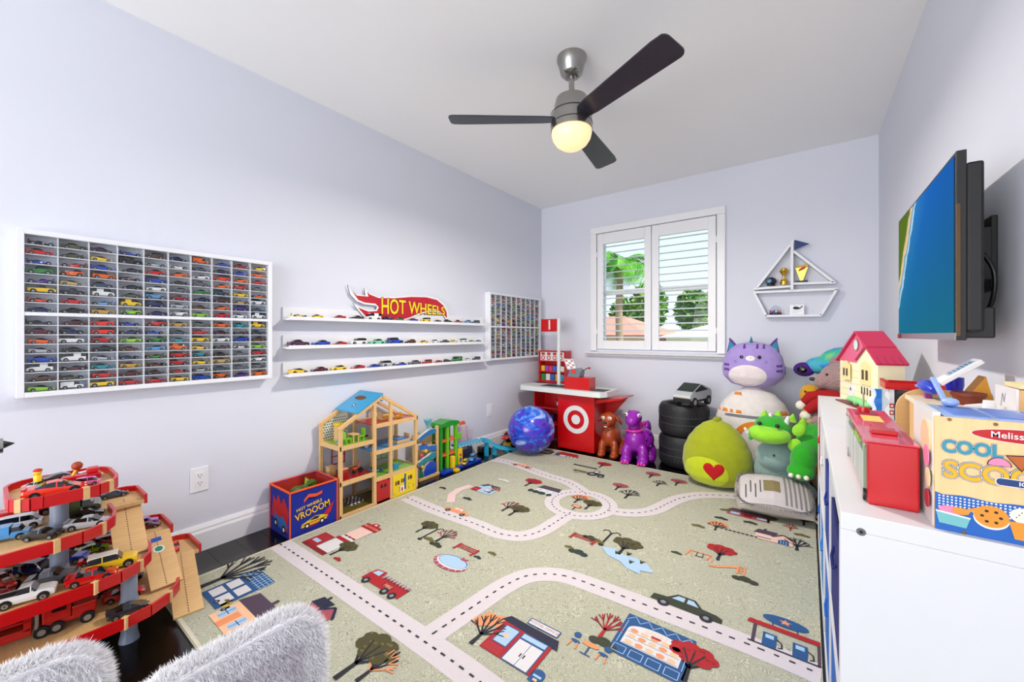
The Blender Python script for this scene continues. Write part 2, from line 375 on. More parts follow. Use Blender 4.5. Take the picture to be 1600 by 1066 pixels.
def car_body(kind, windows=True):
    st = CARS[kind]; b = MB(); b.mi(M_body0); g = b if windows else MB(); vs = []
    for x, w, zl, zb, zr, wr in st:
        vs.append([(x, -w * .92, zl), (x, -w, zl + (zb - zl) * .45), (x, -w * .95, zb), (x, -wr, zr), (x, wr, zr), (x, w * .95, zb), (x, w, zl + (zb - zl) * .45), (x, w * .92, zl)])
    for i in range(len(vs) - 1):
        A, B = vs[i], vs[i + 1]; cabA, cabB = st[i][4] - st[i][3] > .03, st[i + 1][4] - st[i + 1][3] > .03
        for k in range(8):
            q = [A[k], B[k], B[(k + 1) % 8], A[(k + 1) % 8]]
            gl = (k in (2, 4) and (cabA or cabB)) or (k == 3 and cabA != cabB and not (kind == 'pickup' and abs(st[i][0] - st[i + 1][0]) < .03 and not cabA and False))
            if kind in ('truck',) and st[i][0] < .09: gl = False
            if windows and kind == 'van' and k in (2, 4) and st[i][0] < -.2 and st[i][0] > -.45: gl = False
            (g if gl else b).add(q, [(0, 1, 2, 3)], M_carglass if gl else M_body0)
    b.add(vs[0], [tuple(reversed(range(8)))], M_body0); b.add(vs[-1], [tuple(range(8))], M_body0)
    w5 = st[-2][1]
    for s in (-1, 1):
        zf = st[-3][3]
        b.box(.452, .478 if kind not in ('racer',) else .46, s * w5 * .72 - .03, s * w5 * .72 + .03, zf * .72, zf * .9, M_lamp)
        b.box(-.506, -.49, s * .12 - .03, s * .12 + .03, st[1][3] * .72, st[1][3] * .86, M_tail)
        for wx in WH[kind][:2]:
            r = WH[kind][2] * 1.16; yy = s * .2155 if kind in ('sports', 'racer') else s * .2065
            b.cyl((wx, yy * .8, WH[kind][2] * 1.22), (wx, yy, WH[kind][2] * 1.22), r, M_tyre, n=14)
    if kind in ('racer',):
        b.box(-.5, -.42, -.2, .2, .3, .312, M_body0); b.box(-.47, -.44, -.02, .02, .2, .3, M_tyre)
    if kind == 'sports': b.box(-.495, -.43, -.17, .17, .268, .278, M_body0); b.box(-.46, -.44, -.12, -.1, .23, .27, M_tyre); b.box(-.46, -.44, .1, .12, .23, .27, M_tyre)
    if kind == 'pickup': b.box(-.46, -.15, -.14, .14, .27, .2705, M_tyre)
    cab = [q for q in st if q[4] - q[3] > .05]
    if not windows and kind not in ('truck', 'racer') and len(cab) > 1:
        mid = cab[len(cab) // 2]
        for sg_ in (-1, 1): b.bar((mid[0], sg_ * mid[1] * .955, mid[3]), (mid[0], sg_ * (mid[5] + .003), mid[4]), .006, .022, M_body0, (1, 0, 0)); b.box(cab[-1][0] + .02, cab[-1][0] + .05, sg_ * mid[1] * 1.06 - .02, sg_ * mid[1] * 1.06 + .02, mid[3] + .005, mid[3] + .03, M_body0)
    if kind == 'rod': b.box(.1, .26, -.06, .06, .27, .36, M_hub)
    return b, g
def wheel_mb(kind, s, m=None, part=None):
    m = m or MB(); r = WH[kind][2]; y = .2
    if part != 'hub': m.cyl((0, s * (y - .06), 0), (0, s * (y + .022), 0), r, M_tyre, n=14)
    if part == 'tyre': return m
    m.cyl((0, s * (y + .02), 0), (0, s * (y + .026), 0), r * .62, M_hub, n=10)
    m.cyl((0, s * (y + .025), 0), (0, s * (y + .03), 0), r * .2, M_tyre, n=6)
    return m
_simple = {}
def car_simple(kind):
    if kind not in _simple:
        b, _ = car_body(kind)
        for wx in WH[kind][:2]:
            for s in (-1, 1):
                q = wheel_mb(kind, s); off = (wx, 0, WH[kind][2])
                for f, i in zip(q.f, q.m): b.add([tuple(a + d for a, d in zip(q.v[k], off)) for k in f], [tuple(range(len(f)))], q.mats[i])
        _simple[kind] = b.mesh('toy_' + kind, 30)
    return _simple[kind]
NAME = dict(sports='toy_sports_car', coupe='toy_coupe', suv='toy_off_roader', van='toy_van', pickup='toy_pickup', racer='toy_racing_car', rod='toy_hot_rod', truck='toy_box_truck')
def small_car(kind, col, L, loc, rz, label, group):
    o = inst(NAME[kind], car_simple(kind), None, loc, (0, 0, rz), (L, L, L))
    o.material_slots[0].link = 'OBJECT'; o.material_slots[0].material = paint(COLS[col])
    return tag(o, label, 'toy car', group)
_parts = {}
def big_car(kind, col, L, loc, rz, label, group, tilt=0., roof=None):
    if kind not in _parts:
        b, g = car_body(kind, False)
        _parts[kind] = (b.mesh('body', 30), g.mesh('windows', 30), {s: (wheel_mb(kind, s, None, 'tyre').mesh('wheel', 35), wheel_mb(kind, s, None, 'hub').mesh('hub_cap', 35)) for s in (-1, 1)})
    bm, gm, wm = _parts[kind]; L *= 1
    t = thing(NAME[kind], label, 'toy car', loc, rz, group); t.scale = (L, L, L); t.rotation_euler[1] = tilt
    o = inst('body', bm, t); o.material_slots[0].link = 'OBJECT'; o.material_slots[0].material = paint(COLS[col])
    inst('windows', gm, t)
    for wx in WH[kind][:2]:
        for s in (-1, 1): inst('hub_cap', wm[s][1], inst('wheel', wm[s][0], t, (wx, 0, WH[kind][2])))
    if roof:
        st = [q for q in CARS[kind] if q[4] - q[3] > .1]
        MB().box(st[0][0], st[-1][0], -st[0][5] * .98, st[0][5] * .98, st[0][4] - .02, max(q[4] for q in st) + .012, paint(COLS[roof])).build('roof', t, bevel=.01)
    return t
ORD = ['first', 'second', 'third', 'fourth', 'fifth', 'sixth', 'seventh', 'eighth', 'ninth', 'tenth', 'eleventh', 'twelfth', 'thirteenth', 'fourteenth', 'fifteenth', 'sixteenth']

# ------------------------------------------------------------------ wall display cases
M_case = mat((236, 237, 241), .4, var=.01); M_caseback = mat((240, 241, 248), .6, var=.02)
def display_case(y0, label):
    t = thing('display_case', label, 'display case', (0, y0, 0)); Wd, z0, z1, D = .86, .812, 1.434, .062
    fr = MB(); b = .019
    fr.box(.002, D, 0, b, z0, z1, M_case); fr.box(.002, D, Wd - b, Wd, z0, z1, M_case)
    fr.box(.002, D, b, Wd - b, z0, z0 + b, M_case); fr.box(.002, D, b, Wd - b, z1 - b, z1, M_case)
    fr.build('frame', t, bevel=.0015)
    MB().box(.001, .006, b, Wd - b, z0 + b, z1 - b, M_caseback).build('back_panel', t)
    zm = 1.1215; MB().box(.006, D - .001, b, Wd - b, zm - .0065, zm + .0065, M_case).build('middle_rail', t)
    cells = []; cw = (Wd - 2 * b) / 10
    vd = MB().box(.006, D - .008, -.0012, .0012, z0 + b, z1 - b, M_case).mesh('divider')
    for c in range(1, 10): inst('divider', vd, t, (0, b + c * cw, 0))
    hs = MB().box(.006, D - .009, b, Wd - b, -.0013, .0013, M_case).mesh('cell_shelf')
    for lo, hi in ((z0 + b, zm - .0065), (zm + .0065, z1 - b)):
        rh = (hi - lo) / 8
        for r in range(8):
            if r: inst('cell_shelf', hs, t, (0, 0, lo + r * rh))
            cells.append(lo + r * rh + (.0013 if r else 0))
    for k, (lo, hi) in enumerate(((z0 + b, zm - .0065), (zm + .0065, z1 - b))):
        for ya, yb in ((b, Wd / 2 - .11), (Wd / 2 - .105, Wd - b)):
            MB().box(D - .005, D - .003, ya, yb, lo, hi, M_pane).build('sliding_pane', t)
    return cells[::-1], cw, b
LARGE = [  # columns from the door end, rows from the top: colour and kind
    'black:racer red:coupe blue:racer green:suv purple:racer yellow:pickup scarlet:racer navy:sports charcoal:racer maroon:coupe orange:sports silver:sports blue:coupe white:van brown:coupe lime:sports',
    'olive:coupe olive:sports red:racer orange:rod tan:sports charcoal:pickup red:coupe black:sports maroon:coupe navy:rod white:suv black:sports white:van maroon:racer olive:racer white:truck',
    'plum:sports yellow:sports blue:sports orange:suv slate:coupe white:van sky:racer gold:coupe scarlet:coupe scarlet:suv red:rod black:coupe silver:sports teal:coupe red:coupe yellow:pickup',
    'blue:racer black:suv charcoal:sports brown:racer black:sports olive:sports yellow:van lime:rod blue:racer navy:racer lime:coupe brown:sports navy:racer gold:coupe maroon:coupe red:coupe',
    'brown:suv silver:racer red:coupe blue:suv white:coupe sky:rod navy:van navy:sports red:rod blue:racer green:rod sky:coupe green:racer brown:racer black:sports red:coupe',
    'navy:sports white:racer orange:sports charcoal:sports grey:coupe crimson:pickup silver:coupe white:rod gold:coupe slate:sports teal:sports orange:van red:suv red:rod red:racer yellow:coupe',
    'orange:truck slate:sports white:sports grey:pickup green:coupe navy:coupe brown:sports lime:coupe grey:coupe red:coupe yellow:suv yellow:sports teal:rod yellow:sports silver:racer blue:coupe',
    'blue:sports navy:sports scarlet:suv orange:sports slate:suv brown:suv orange:sports red:coupe orange:coupe maroon:sports white:coupe brown:racer black:sports tan:suv slate:coupe orange:rod',
    'crimson:coupe blue:sports orange:sports red:rod yellow:coupe tan:racer purple:suv white:coupe teal:coupe maroon:racer blue:coupe white:racer grey:sports charcoal:racer grey:coupe purple:sports',
    'yellow:sports orange:coupe red:sports grey:sports orange:racer white:suv slate:sports white:van yellow:van charcoal:coupe brown:coupe lime:coupe red:suv white:rod grey:suv orange:coupe']
cells, cw, cb = display_case(.09, 'large white wall display case of toy cars above the toy garage')
GL = 'toy cars in the display case above the toy garage'
for c, colm in enumerate(LARGE):
    for r, e in enumerate(colm.split()):
        col, kind = e.split(':'); L = rnd.uniform(.063, .071)
        if kind == 'truck': L = .062
        zoff = cells[r]
        rz = PI / 2 if rnd.random() < .6 else -PI / 2
        small_car(kind, col, L, (.031, .09 + cb + cw * (c + .5) + rnd.uniform(-.005, .003), zoff), rz + rnd.uniform(-.05, .05),
                  '%s toy %s in row %s, column %s of case above toy garage' % (CN.get(col, col), KN[kind], ORD[r], ORD[c]), GL)
cells, cw, cb = display_case(2.772, 'white wall display case of toy cars in the corner beside the window')
stuff = MB(); kinds = list(CARS); cols = [k for k in COLS if k not in ('pink', 'lilac', 'mint')]
_lodm = {}
def lod_car(mb, col, loc, L, flip):          # cars too small to pick apart
    k = paint(COLS[col]); kind = rnd.choice(['sports', 'coupe', 'suv', 'van', 'pickup']); st = CARS[kind]
    f = lambda x, y, z: (loc[0] + y * L, loc[1] + x * L * flip, loc[2] + z * L)
    prof_lo = [(s[0], s[3]) for s in st]; poly = [(st[0][0], st[0][2]), (st[-1][0], st[-1][2])] + [(a, b) for a, b in reversed(prof_lo)]
    mb.prism(poly, -.2, .2, k, lambda a, b, c: f(a, c, b))
    cabs = [(s[0], s[4]) for s in st]; mb.prism([(st[1][0], .2), (st[-3][0], .2)] + list(reversed(cabs[1:-2])), -.15, .15, M_carglass, lambda a, b, c: f(a, c, b))
    for wx in (-.3, .3): mb.cyl(f(wx, .1, .085), f(wx, .215, .085), .085 * L, M_tyre, n=8)
for c in range(10):
    for r in range(16):
        col = cols[(c * 11 + r * 7 + (c * r) % 5) % len(cols)]; kind = kinds[(c * 5 + r * 3) % 8]
        if (c, r) == (6, 4): col, kind = 'yellow', 'coupe'
        loc = (.031, 2.772 + cb + cw * (c + .5), cells[r])
        if c < 3:
            small_car(kind, col, .064, loc, PI / 2 * rnd.choice((-1, 1)), '%s toy %s in row %s, column %s of case by the window' % (CN.get(col, col), KN[kind], ORD[r], ORD[c]), 'toy cars in the corner display case')
        else: lod_car(stuff, col, loc, .064, rnd.choice((-1, 1)))
so_ = stuff.build('toy_car_collection'); tag(so_, 'rows of small toy cars filling the corner display case by window', 'toy cars', None, 'stuff')

# ------------------------------------------------------------------ picture ledges with cars
ROWS = [
    (1.126, 'top ledge', 'yellow:racer:.086 yellow:sports:.08 red:sports:.085 charcoal:coupe:.085 white:van:.105 navy:rod:.08 green:rod:.07 blue:sports:.085 yellow:suv:.085 charcoal:sports:.075 black:rod:.075 red:pickup:.075 sky:rod:.08 slate:suv:.08', [1.09, 1.19, 1.33, 1.45, 1.57, 1.69, 1.78, 1.90, 2.02, 2.14, 2.26, 2.37, 2.48, 2.59]),
    (.966, 'middle ledge', 'plum:coupe:.11 blue:coupe:.1 red:sports:.085 white:suv:.105 mint:coupe:.11 blue:suv:.11 brown:rod:.085 yellow:sports:.08 white:coupe:.085 slate:coupe:.08 yellow:coupe:.07 white:suv:.085 lime:sports:.07 sky:sports:.07', [1.09, 1.22, 1.335, 1.46, 1.60, 1.75, 1.88, 2.0, 2.11, 2.22, 2.32, 2.42, 2.53, 2.62]),
    (.812, 'bottom ledge', 'yellow:sports:.1 maroon:coupe:.09 yellow:coupe:.095 red:sports:.09 blue:sports:.085 silver:suv:.105 blue:coupe:.075 grey:coupe:.1 red:suv:.08 red:sports:.075 charcoal:rod:.07 green:van:.095 white:coupe:.07 slate:suv:.075', [1.09, 1.21, 1.33, 1.46, 1.575, 1.69, 1.80, 1.92, 2.04, 2.15, 2.25, 2.36, 2.48, 2.60])]
for z, nm, lst, ys in ROWS:
    t = thing('picture_ledge', 'white picture ledge holding toy cars, the ' + nm + ' of three', 'shelf', (0, 0, 0))
    MB().box(.001, .014, 1.025, 2.735, z, z + .075, M_case).build('back_rail', t, bevel=.001)
    MB().box(.014, .095, 1.025, 2.735, z, z + .012, M_case).build('shelf_board', t, bevel=.001)
    MB().box(.083, .095, 1.025, 2.735, z + .012, z + .02, M_case).build('front_lip', t, bevel=.001)
    n = len(ys)
    for k, (e, y) in enumerate(zip(lst.split(), ys)):
        col, kind, L = e.split(':'); L = float(L)
        small_car(kind, col, L, (.052, y, z + .012), (-PI / 2 if k % 5 else PI / 2) + rnd.uniform(-.06, .06),
                  '%s toy %s, %s along the %s from the display case above garage' % (CN.get(col, col), KN[kind], ORD[k], nm) if n else '', 'toy cars on the ' + nm)

# ------------------------------------------------------------------ flame sign
sg = thing('flame_sign', 'red flame shaped sign with yellow lettering standing on the top ledge', 'sign', (0, 0, 0))
sy = .2125
def cs(x, y): p = P(430 + x * sy, 430 + y * sy, x=.03); return (p.y, p.z)
outer = [(538, 70), (560, 115), (600, 140), (668, 150), (660, 95), (690, 130), (760, 158), (880, 160), (1000, 150), (1120, 152), (1200, 172), (1250, 215), (1276, 270), (1278, 320), (1262, 338), (1245, 300), (1215, 275), (1150, 268), (1080, 285), (1000, 318), (940, 338), (700, 330), (650, 300), (600, 240), (578, 205), (620, 232), (690, 258), (745, 255), (752, 232), (735, 222), (660, 214), (600, 190), (555, 140)]
inner = [(566, 112), (605, 150), (690, 158), (680, 125), (700, 142), (765, 168), (880, 170), (1000, 160), (1115, 162), (1192, 182), (1240, 222), (1264, 272), (1268, 318), (1240, 285), (1205, 262), (1140, 258), (1075, 276), (1000, 308), (940, 328), (700, 318), (660, 292), (612, 238), (690, 268), (752, 264), (766, 236), (742, 210), (665, 202), (615, 182)]
fs = frame((.0152, 0, 0), (0, 1, 0), (0, 0, 1), (1, 0, 0))
ob_ = [cs(*p) for p in outer]
MB().prism(ob_, 0, .008, mat((238, 238, 240), .5, var=.02), fs, mat((70, 84, 84), .5, var=.05)).build('backing_board', sg)
M_hwred = mat((196, 30, 58), .4, var=.06, vs=20); M_hwyel = mat((250, 222, 40), .4, var=.03)
m = MB(); m.dpoly([cs(*p) for p in inner], M_hwred, fs, .0086); m.build('red_flame', sg)
c0 = cs(785, 232); c1 = cs(1250, 232); wid = c1[0] - c0[0]; hgt = cs(785, 165)[1] - cs(785, 305)[1]
def hwarp(x, y):
    u = (x / wid) + .5; s = 1.0 - .46 * max(0, u) ** 1.2; off = -.002 + .004 * math.sin(u * PI) - .012 * max(0, u - .7)
    return x, y * s + off * .8
tm = MB()
tm.dtext('HOT WHEELS', (c0[0] + c1[0]) / 2, c0[1], hgt * 1.22, mat((110, 18, 30), .5, var=.02), fs, .0090, bold=.045, sx=wid / (hgt * 1.22 * 6.05), warp=hwarp)
tm.dtext('HOT WHEELS', (c0[0] + c1[0]) / 2, c0[1], hgt * 1.22, M_hwyel, fs, .0094, bold=.012, sx=wid / (hgt * 1.22 * 6.05), warp=hwarp)
tm.build('lettering', sg)
# ------------------------------------------------------------------ rug printed with a town
ZR = .012
rug = thing('play_rug', 'large pale green play rug printed with roads, houses and trees', 'rug', (0, 0, 0))
RX0, RX1, RY0, RY1 = .272, 2.402, .437, 3.112
M_rug = bpy.data.materials.new('rug_pile'); M_rug.use_nodes = True
n_ = M_rug.node_tree.nodes; l_ = M_rug.node_tree.links; b_ = n_['Principled BSDF']; b_.inputs['Roughness'].default_value = .95
t_ = n_.new('ShaderNodeTexCoord')
nz = n_.new('ShaderNodeTexNoise'); nz.inputs['Scale'].default_value = 5; nz.inputs['Detail'].default_value = 3; l_.new(t_.outputs['Object'], nz.inputs['Vector'])
mv = n_.new('ShaderNodeVectorMath'); mv.operation = 'MULTIPLY_ADD'; l_.new(nz.outputs['Color'], mv.inputs[0]); mv.inputs[1].default_value = (.5, .5, 0); l_.new(t_.outputs['Object'], mv.inputs[2])
vo = n_.new('ShaderNodeTexWave'); vo.inputs['Scale'].default_value = 72; vo.inputs['Distortion'].default_value = 9; vo.inputs['Detail'].default_value = 2; vo.inputs['Detail Scale'].default_value = 4; l_.new(mv.outputs[0], vo.inputs['Vector'])
gr = n_.new('ShaderNodeTexNoise'); gr.inputs['Scale'].default_value = 260; gr.inputs['Detail'].default_value = 2; l_.new(t_.outputs['Object'], gr.inputs['Vector'])
ml = n_.new('ShaderNodeMath'); ml.operation = 'MULTIPLY'; l_.new(vo.outputs['Fac'], ml.inputs[0]); l_.new(gr.outputs['Fac'], ml.inputs[1])
cr_ = n_.new('ShaderNodeValToRGB'); l_.new(ml.outputs[0], cr_.inputs[0])
cr_.color_ramp.elements[0].position = .05; cr_.color_ramp.elements[0].color = lin((160, 160, 140)); cr_.color_ramp.elements[1].position = .42; cr_.color_ramp.elements[1].color = lin((214, 212, 196))
big = n_.new('ShaderNodeTexNoise'); big.inputs['Scale'].default_value = 1.3; l_.new(t_.outputs['Object'], big.inputs['Vector'])
mxr = n_.new('ShaderNodeMix'); mxr.data_type = 'RGBA'; mxr.blend_type = 'MULTIPLY'; l_.new(big.outputs['Fac'], mxr.inputs[0]); l_.new(cr_.outputs[0], mxr.inputs[6]); mxr.inputs[7].default_value = (.96, .97, .92, 1)
l_.new(mxr.outputs[2], b_.inputs['Base Color'])
bp_ = n_.new('ShaderNodeBump'); bp_.inputs['Strength'].default_value = .35; bp_.inputs['Distance'].default_value = .004; l_.new(ml.outputs[0], bp_.inputs['Height']); l_.new(bp_.outputs[0], b_.inputs['Normal'])
MB().prism(rounded(RX0, RX1, RY0, RY1, .01), .0005, ZR, M_rug, None, ink((206, 200, 180))).build('pile', rug)
hem = MB()
for x0, x1, y0, y1 in ((RX0, RX1, RY0, RY0 + .012), (RX0, RX0 + .012, RY0 + .012, RY1 - .012), (RX0, RX1, RY1 - .012, RY1)): hem.box(x0, x1, y0, y1, ZR - .002, ZR + .0008, ink((214, 208, 188)))
hem.build('hem', rug)
FL = lambda a, b, c=0: (a, b, ZR + .0006 + c)
def G(px, py): p = P(px, py, z=ZR); return (min(max(p.x, RX0 + .004), RX1 - .004), min(max(p.y, RY0 + .004), RY1 - .004))
# roads, drawn as ribbons along centre lines read off the photograph and laid on the rug
M_road = mat((216, 208, 210), .95, bump=.2, bs=300, var=.03, vs=80); M_dash = ink((62, 58, 66))
def ribbon(pts, w, m, c, mb, closed=False):
    n = len(pts); L = []; R = []
    for i, p in enumerate(pts):
        a = pts[(i - 1) % n] if closed else pts[max(i - 1, 0)]; b = pts[(i + 1) % n] if closed else pts[min(i + 1, n - 1)]
        d = Vector((b[0] - a[0], b[1] - a[1])).normalized(); L.append(FL(p[0] - d.y * w / 2, p[1] + d.x * w / 2, c)); R.append(FL(p[0] + d.y * w / 2, p[1] - d.x * w / 2, c))
    for i in range(n if closed else n - 1): j = (i + 1) % n; mb.add([L[i], R[i], R[j], L[j]], [(0, 1, 2, 3)], m)
def dashes(pts, mb, on=.022, off=.02):
    s = 0; seg = []
    for a, b in zip(pts, pts[1:]):
        a, b = Vector(a), Vector(b); d = (b - a).length; k = max(1, int(d / .004))
        for q in range(k):
            p = a + (b - a) * q / k; s2 = s + d * q / k
            if s2 % (on + off) < on: seg.append(p)
            else:
                if len(seg) > 1: mb.dline([seg[0], seg[-1]], .007, M_dash, FL, .0012)
                seg = []
        s += d
roads = {
    'road': [[(425, 842), (455, 862), (600, 960), (690, 1022), (735, 1055), (790, 1098)],
             [(675, 992), (740, 948), (790, 915), (830, 899), (880, 900), (940, 920), (1040, 958), (1130, 992), (1220, 1028), (1295, 1060)],
             [(636, 778), (680, 797), (740, 818), (780, 834), (815, 838), (845, 830), (875, 812), (895, 799)],
             [(762, 716), (800, 724), (850, 742), (890, 755), (915, 772), (920, 775)],
             [(950, 798), (985, 802), (1020, 798), (1060, 780), (1100, 774), (1160, 777), (1220, 788), (1285, 806)]]}
ring_c = G(907, 787)
for ri, pl in enumerate(roads['road']):
    cp = catmull([Vector(G(*p) + (0,)) for p in pl], 10); cp = [(p.x, p.y) for p in cp]
    mb = MB(); ribbon(cp, .098, M_road, ri * .00012, mb); mb.build('road', rug); mb = MB(); dashes(cp, mb); mb.build('lane_dashes', rug)['kind'] = 'stuff'
rc = [(ring_c[0] + .175 * math.cos(t * PI / 24), ring_c[1] + .175 * math.sin(t * PI / 24)) for t in range(48)]
mb = MB(); ribbon(rc, .09, M_road, .0007, mb, True); mb.build('road', rug); mb = MB(); dashes(rc + [rc[0]], mb, .016, .016); mb.build('lane_dashes', rug)['kind'] = 'stuff'
pink_path = [(704, 785), (706, 773), (718, 765), (736, 759)]
mb = MB(); ribbon([G(*p) for p in pink_path], .05, ink((232, 206, 204)), .0004, mb); mb.build('printed_path', rug)
# printed motifs: x to the right and y up on the rug
I = {k: ink(v) for k, v in dict(dk=(46, 44, 54), ol=(88, 84, 48), oll=(122, 112, 66), gr=(40, 66, 62), red=(178, 34, 44), drd=(150, 30, 44), or_=(232, 158, 112), lor=(240, 196, 160), bl=(44, 96, 146), lbl=(176, 202, 224), wh=(220, 217, 217), pk=(236, 200, 186), pu=(92, 74, 92), nv=(42, 46, 74), gy=(150, 156, 162), yl=(200, 180, 90), oli=(64, 70, 52), ros=(176, 92, 104)).items()}
CC = .0024
def place(name, px, py, fn, s, **k):
    a, b = G(px, py); mb = MB()
    fr = lambda u, v, c=0: (min(max(a + u * s, RX0 + .003), RX1 - .003), min(max(b + v * s, RY0 + .003), RY1 - .003), ZR + CC + c * .0004)
    fn(mb, fr, **k); return mb.build(name, rug)
def tree(mb, fr, leaf='ol', leaf2='oll', trunk='dk'):
    mb.dpoly([(-.05, 0), (.05, 0), (.03, .5), (-.03, .5)], I[trunk], fr)
    for sx_ in (-1, 1): mb.dline([(0, .35), (sx_ * .25, .62)], .05, I[trunk], fr)
    r = random.Random(3)
    for k in range(7):
        t = k * 2 * PI / 7; mb.dell(.28 * math.cos(t), .74 + .16 * math.sin(t), .17, .13, I[leaf], fr, .5 + k * .05, 10)
    mb.dell(0, .76, .22, .16, I[leaf], fr, 1, 10)
    for k in range(16): mb.dell(r.uniform(-.36, .36), .74 + r.uniform(-.2, .2), .035, .025, I[leaf2], fr, 1.6 + k * .01, 6)
    for sx_ in (-.18, .02, .2): mb.dline([(0, .4), (sx_, .8)], .03, I[trunk], fr, 2)
def bare(mb, fr, c='dk', tip='dk', leaf=None):
    mb.dpoly([(-.05, 0), (.05, 0), (.025, .45), (-.025, .45)], I[c], fr)
    if leaf:
        for k in range(6): mb.dell(.25 * math.cos(k), .72 + .15 * math.sin(k * 1.7), .17, .14, I[leaf], fr, -.4 + k * .03, 10)
    for a, l0 in ((-62, .5), (-35, .55), (-12, .6), (12, .62), (35, .55), (58, .5)):
        t = math.radians(a); e = (math.sin(t) * l0 * .8, .32 + math.cos(t) * l0); mb.dline([(0, .3), e], .035, I[c if abs(a) < 40 else tip], fr, .5)
        for q in (-.35, .35): mb.dline([(e[0] * .6, .32 + (e[1] - .32) * .6), (e[0] * .6 + math.sin(t + q) * .22, .32 + (e[1] - .32) * .6 + math.cos(t + q) * .22)], .025, I[tip], fr, .7)
def bush(mb, fr, c='oli', c2='ol'):
    for k, (x, y, r) in enumerate(((-.3, .18, .2), (0, .26, .26), (.3, .18, .2))): mb.dell(x, y, r, r * .8, I[c], fr, k * .1, 12)
    for k in range(6): mb.dline([(-.3 + k * .12, .12), (-.26 + k * .12, .3)], .025, I[c2], fr, .6)
def bench(mb, fr):
    for y in (.22, .32, .42): mb.dline([(-.5, y), (.5, y)], .05, I['red'], fr)
    for x in (-.42, .42): mb.dline([(x, 0), (x, .5)], .05, I['red'], fr, .3); mb.dline([(x, .2), (x - .1, .05)], .04, I['red'], fr, .4)
def lamp(mb, fr):
    mb.dline([(0, 0), (0, .85)], .06, I['dk'], fr); mb.dell(0, .02, .09, .06, I['dk'], fr, .2, 10)
    for s in (-1, 1): mb.dline([(0, .8), (s * .12, .95), (s * .24, .92), (s * .27, .82)], .035, I['dk'], fr, .3)
def pcar(mb, fr, c='or_', w='lbl'):
    mb.dpoly([(-.5, .1), (.5, .1), (.5, .2), (.42, .25), (.22, .27), (.1, .42), (-.16, .42), (-.28, .27), (-.48, .24)], I[c], fr)
    mb.dpoly([(-.22, .27), (-.14, .38), (-.04, .38), (-.04, .27)], I[w], fr, .5); mb.dpoly([(0, .27), (0, .38), (.08, .38), (.17, .27)], I[w], fr, .5)
    for x in (-.3, .3): mb.dell(x, .1, .09, .09, I['dk'], fr, .8, 14); mb.dell(x, .1, .04, .04, I['gy'], fr, 1.2, 10)
def firetruck(mb, fr):
    mb.drect(-.5, .1, .5, .3, I['red'], fr); mb.dpoly([(-.5, .28), (-.46, .42), (-.22, .45), (-.2, .28)], I['red'], fr, .1); mb.dpoly([(-.45, .3), (-.42, .4), (-.28, .42), (-.27, .3)], I['lbl'], fr, .5)
    mb.drect(-.16, .3, .5, .4, I['drd'], fr, .2); mb.drect(-.2, .36, .5, .39, I['gy'], fr, .6)
    for k in range(8): mb.dline([(-.15 + k * .08, .33), (-.15 + k * .08, .41)], .012, I['wh'], fr, .8)
    mb.drect(-.02, .16, .24, .26, I['drd'], fr, .4); mb.dtext('FIRE', .11, .21, .1, I['lor'], fr, .9)
    for x in (-.36, .16, .36): mb.dell(x, .1, .08, .08, I['dk'], fr, 1, 14); mb.dell(x, .1, .035, .035, I['gy'], fr, 1.4, 10)
def firestation(mb, fr):
    mb.drect(-.5, 0, .5, .12, I['drd'], fr); mb.drect(-.5, .12, -.05, .62, I['red'], fr, .1); mb.drect(-.42, .22, -.16, .34, I['lbl'], fr, .4)
    for k in range(5): mb.dline([(-.48, .4 + k * .04), (-.08, .4 + k * .04)], .008, I['ros'], fr, .5)
    mb.drect(0, .12, .5, 1.5, I['wh'], fr, .1); mb.drect(-.05, .62, .5, .74, I['red'], fr, .3)
    for k in range(3): mb.drect(.02 + .16 * k, .82, .16 + .16 * k, 1.32, I['pk'], fr, .5); mb.drect(.02 + .16 * k, .82, .16 + .16 * k, .87, I['drd'], fr, .7)
    mb.drect(-.06, 1.34, .56, 1.58, I['red'], fr, .8); mb.dtext('FIRE STATION', .25, 1.46, .1, I['lor'], fr, 1.2)
    mb.dpoly([(.12 + .14 * math.cos(t * PI / 10) + .13, 1.58 + .12 * math.sin(t * PI / 10)) for t in range(11)], I['red'], fr, .6); mb.dell(.25, 1.62, .05, .04, I['wh'], fr, 1, 12)
def shop(mb, fr):
    mb.drect(-.5, 0, .5, .9, I['bl'], fr)
    for x0, y0 in ((-.42, .12), (.04, .12), (-.42, .5), (.04, .5)): mb.drect(x0, y0, x0 + .36, y0 + .3, I['wh'], fr, .4)
    mb.drect(-.52, .9, .52, 1.3, I['bl'], fr, .2)
    for k in range(9): mb.dline([(-.5 + k * .125, .9), (-.5 + k * .125, 1.3)], .02, I['lbl'], fr, .5)
    for k in range(4): mb.dline([(-.52, .95 + k * .1), (.52, .95 + k * .1)], .015, I['lbl'], fr, .6)
def cottage(mb, fr, wall='lor', roof='pu', door='or_', win='lbl'):
    mb.drect(-.5, 0, .5, .62, I[wall], fr); mb.dpoly([(-.56, .62), (.56, .62), (.42, 1.05), (-.42, 1.05)], I[roof], fr, .3); mb.drect(.2, 1.05, .3, 1.2, I[roof], fr, .2)
    mb.drect(-.12, 0, .12, .46, I[door], fr, .5)
    for x in (-.42, .18):
        mb.drect(x, .12, x + .24, .48, I[win], fr, .5); mb.dline([(x + .12, .12), (x + .12, .48)], .02, I['bl'], fr, .8); mb.dline([(x, .3), (x + .24, .3)], .02, I['bl'], fr, .8)
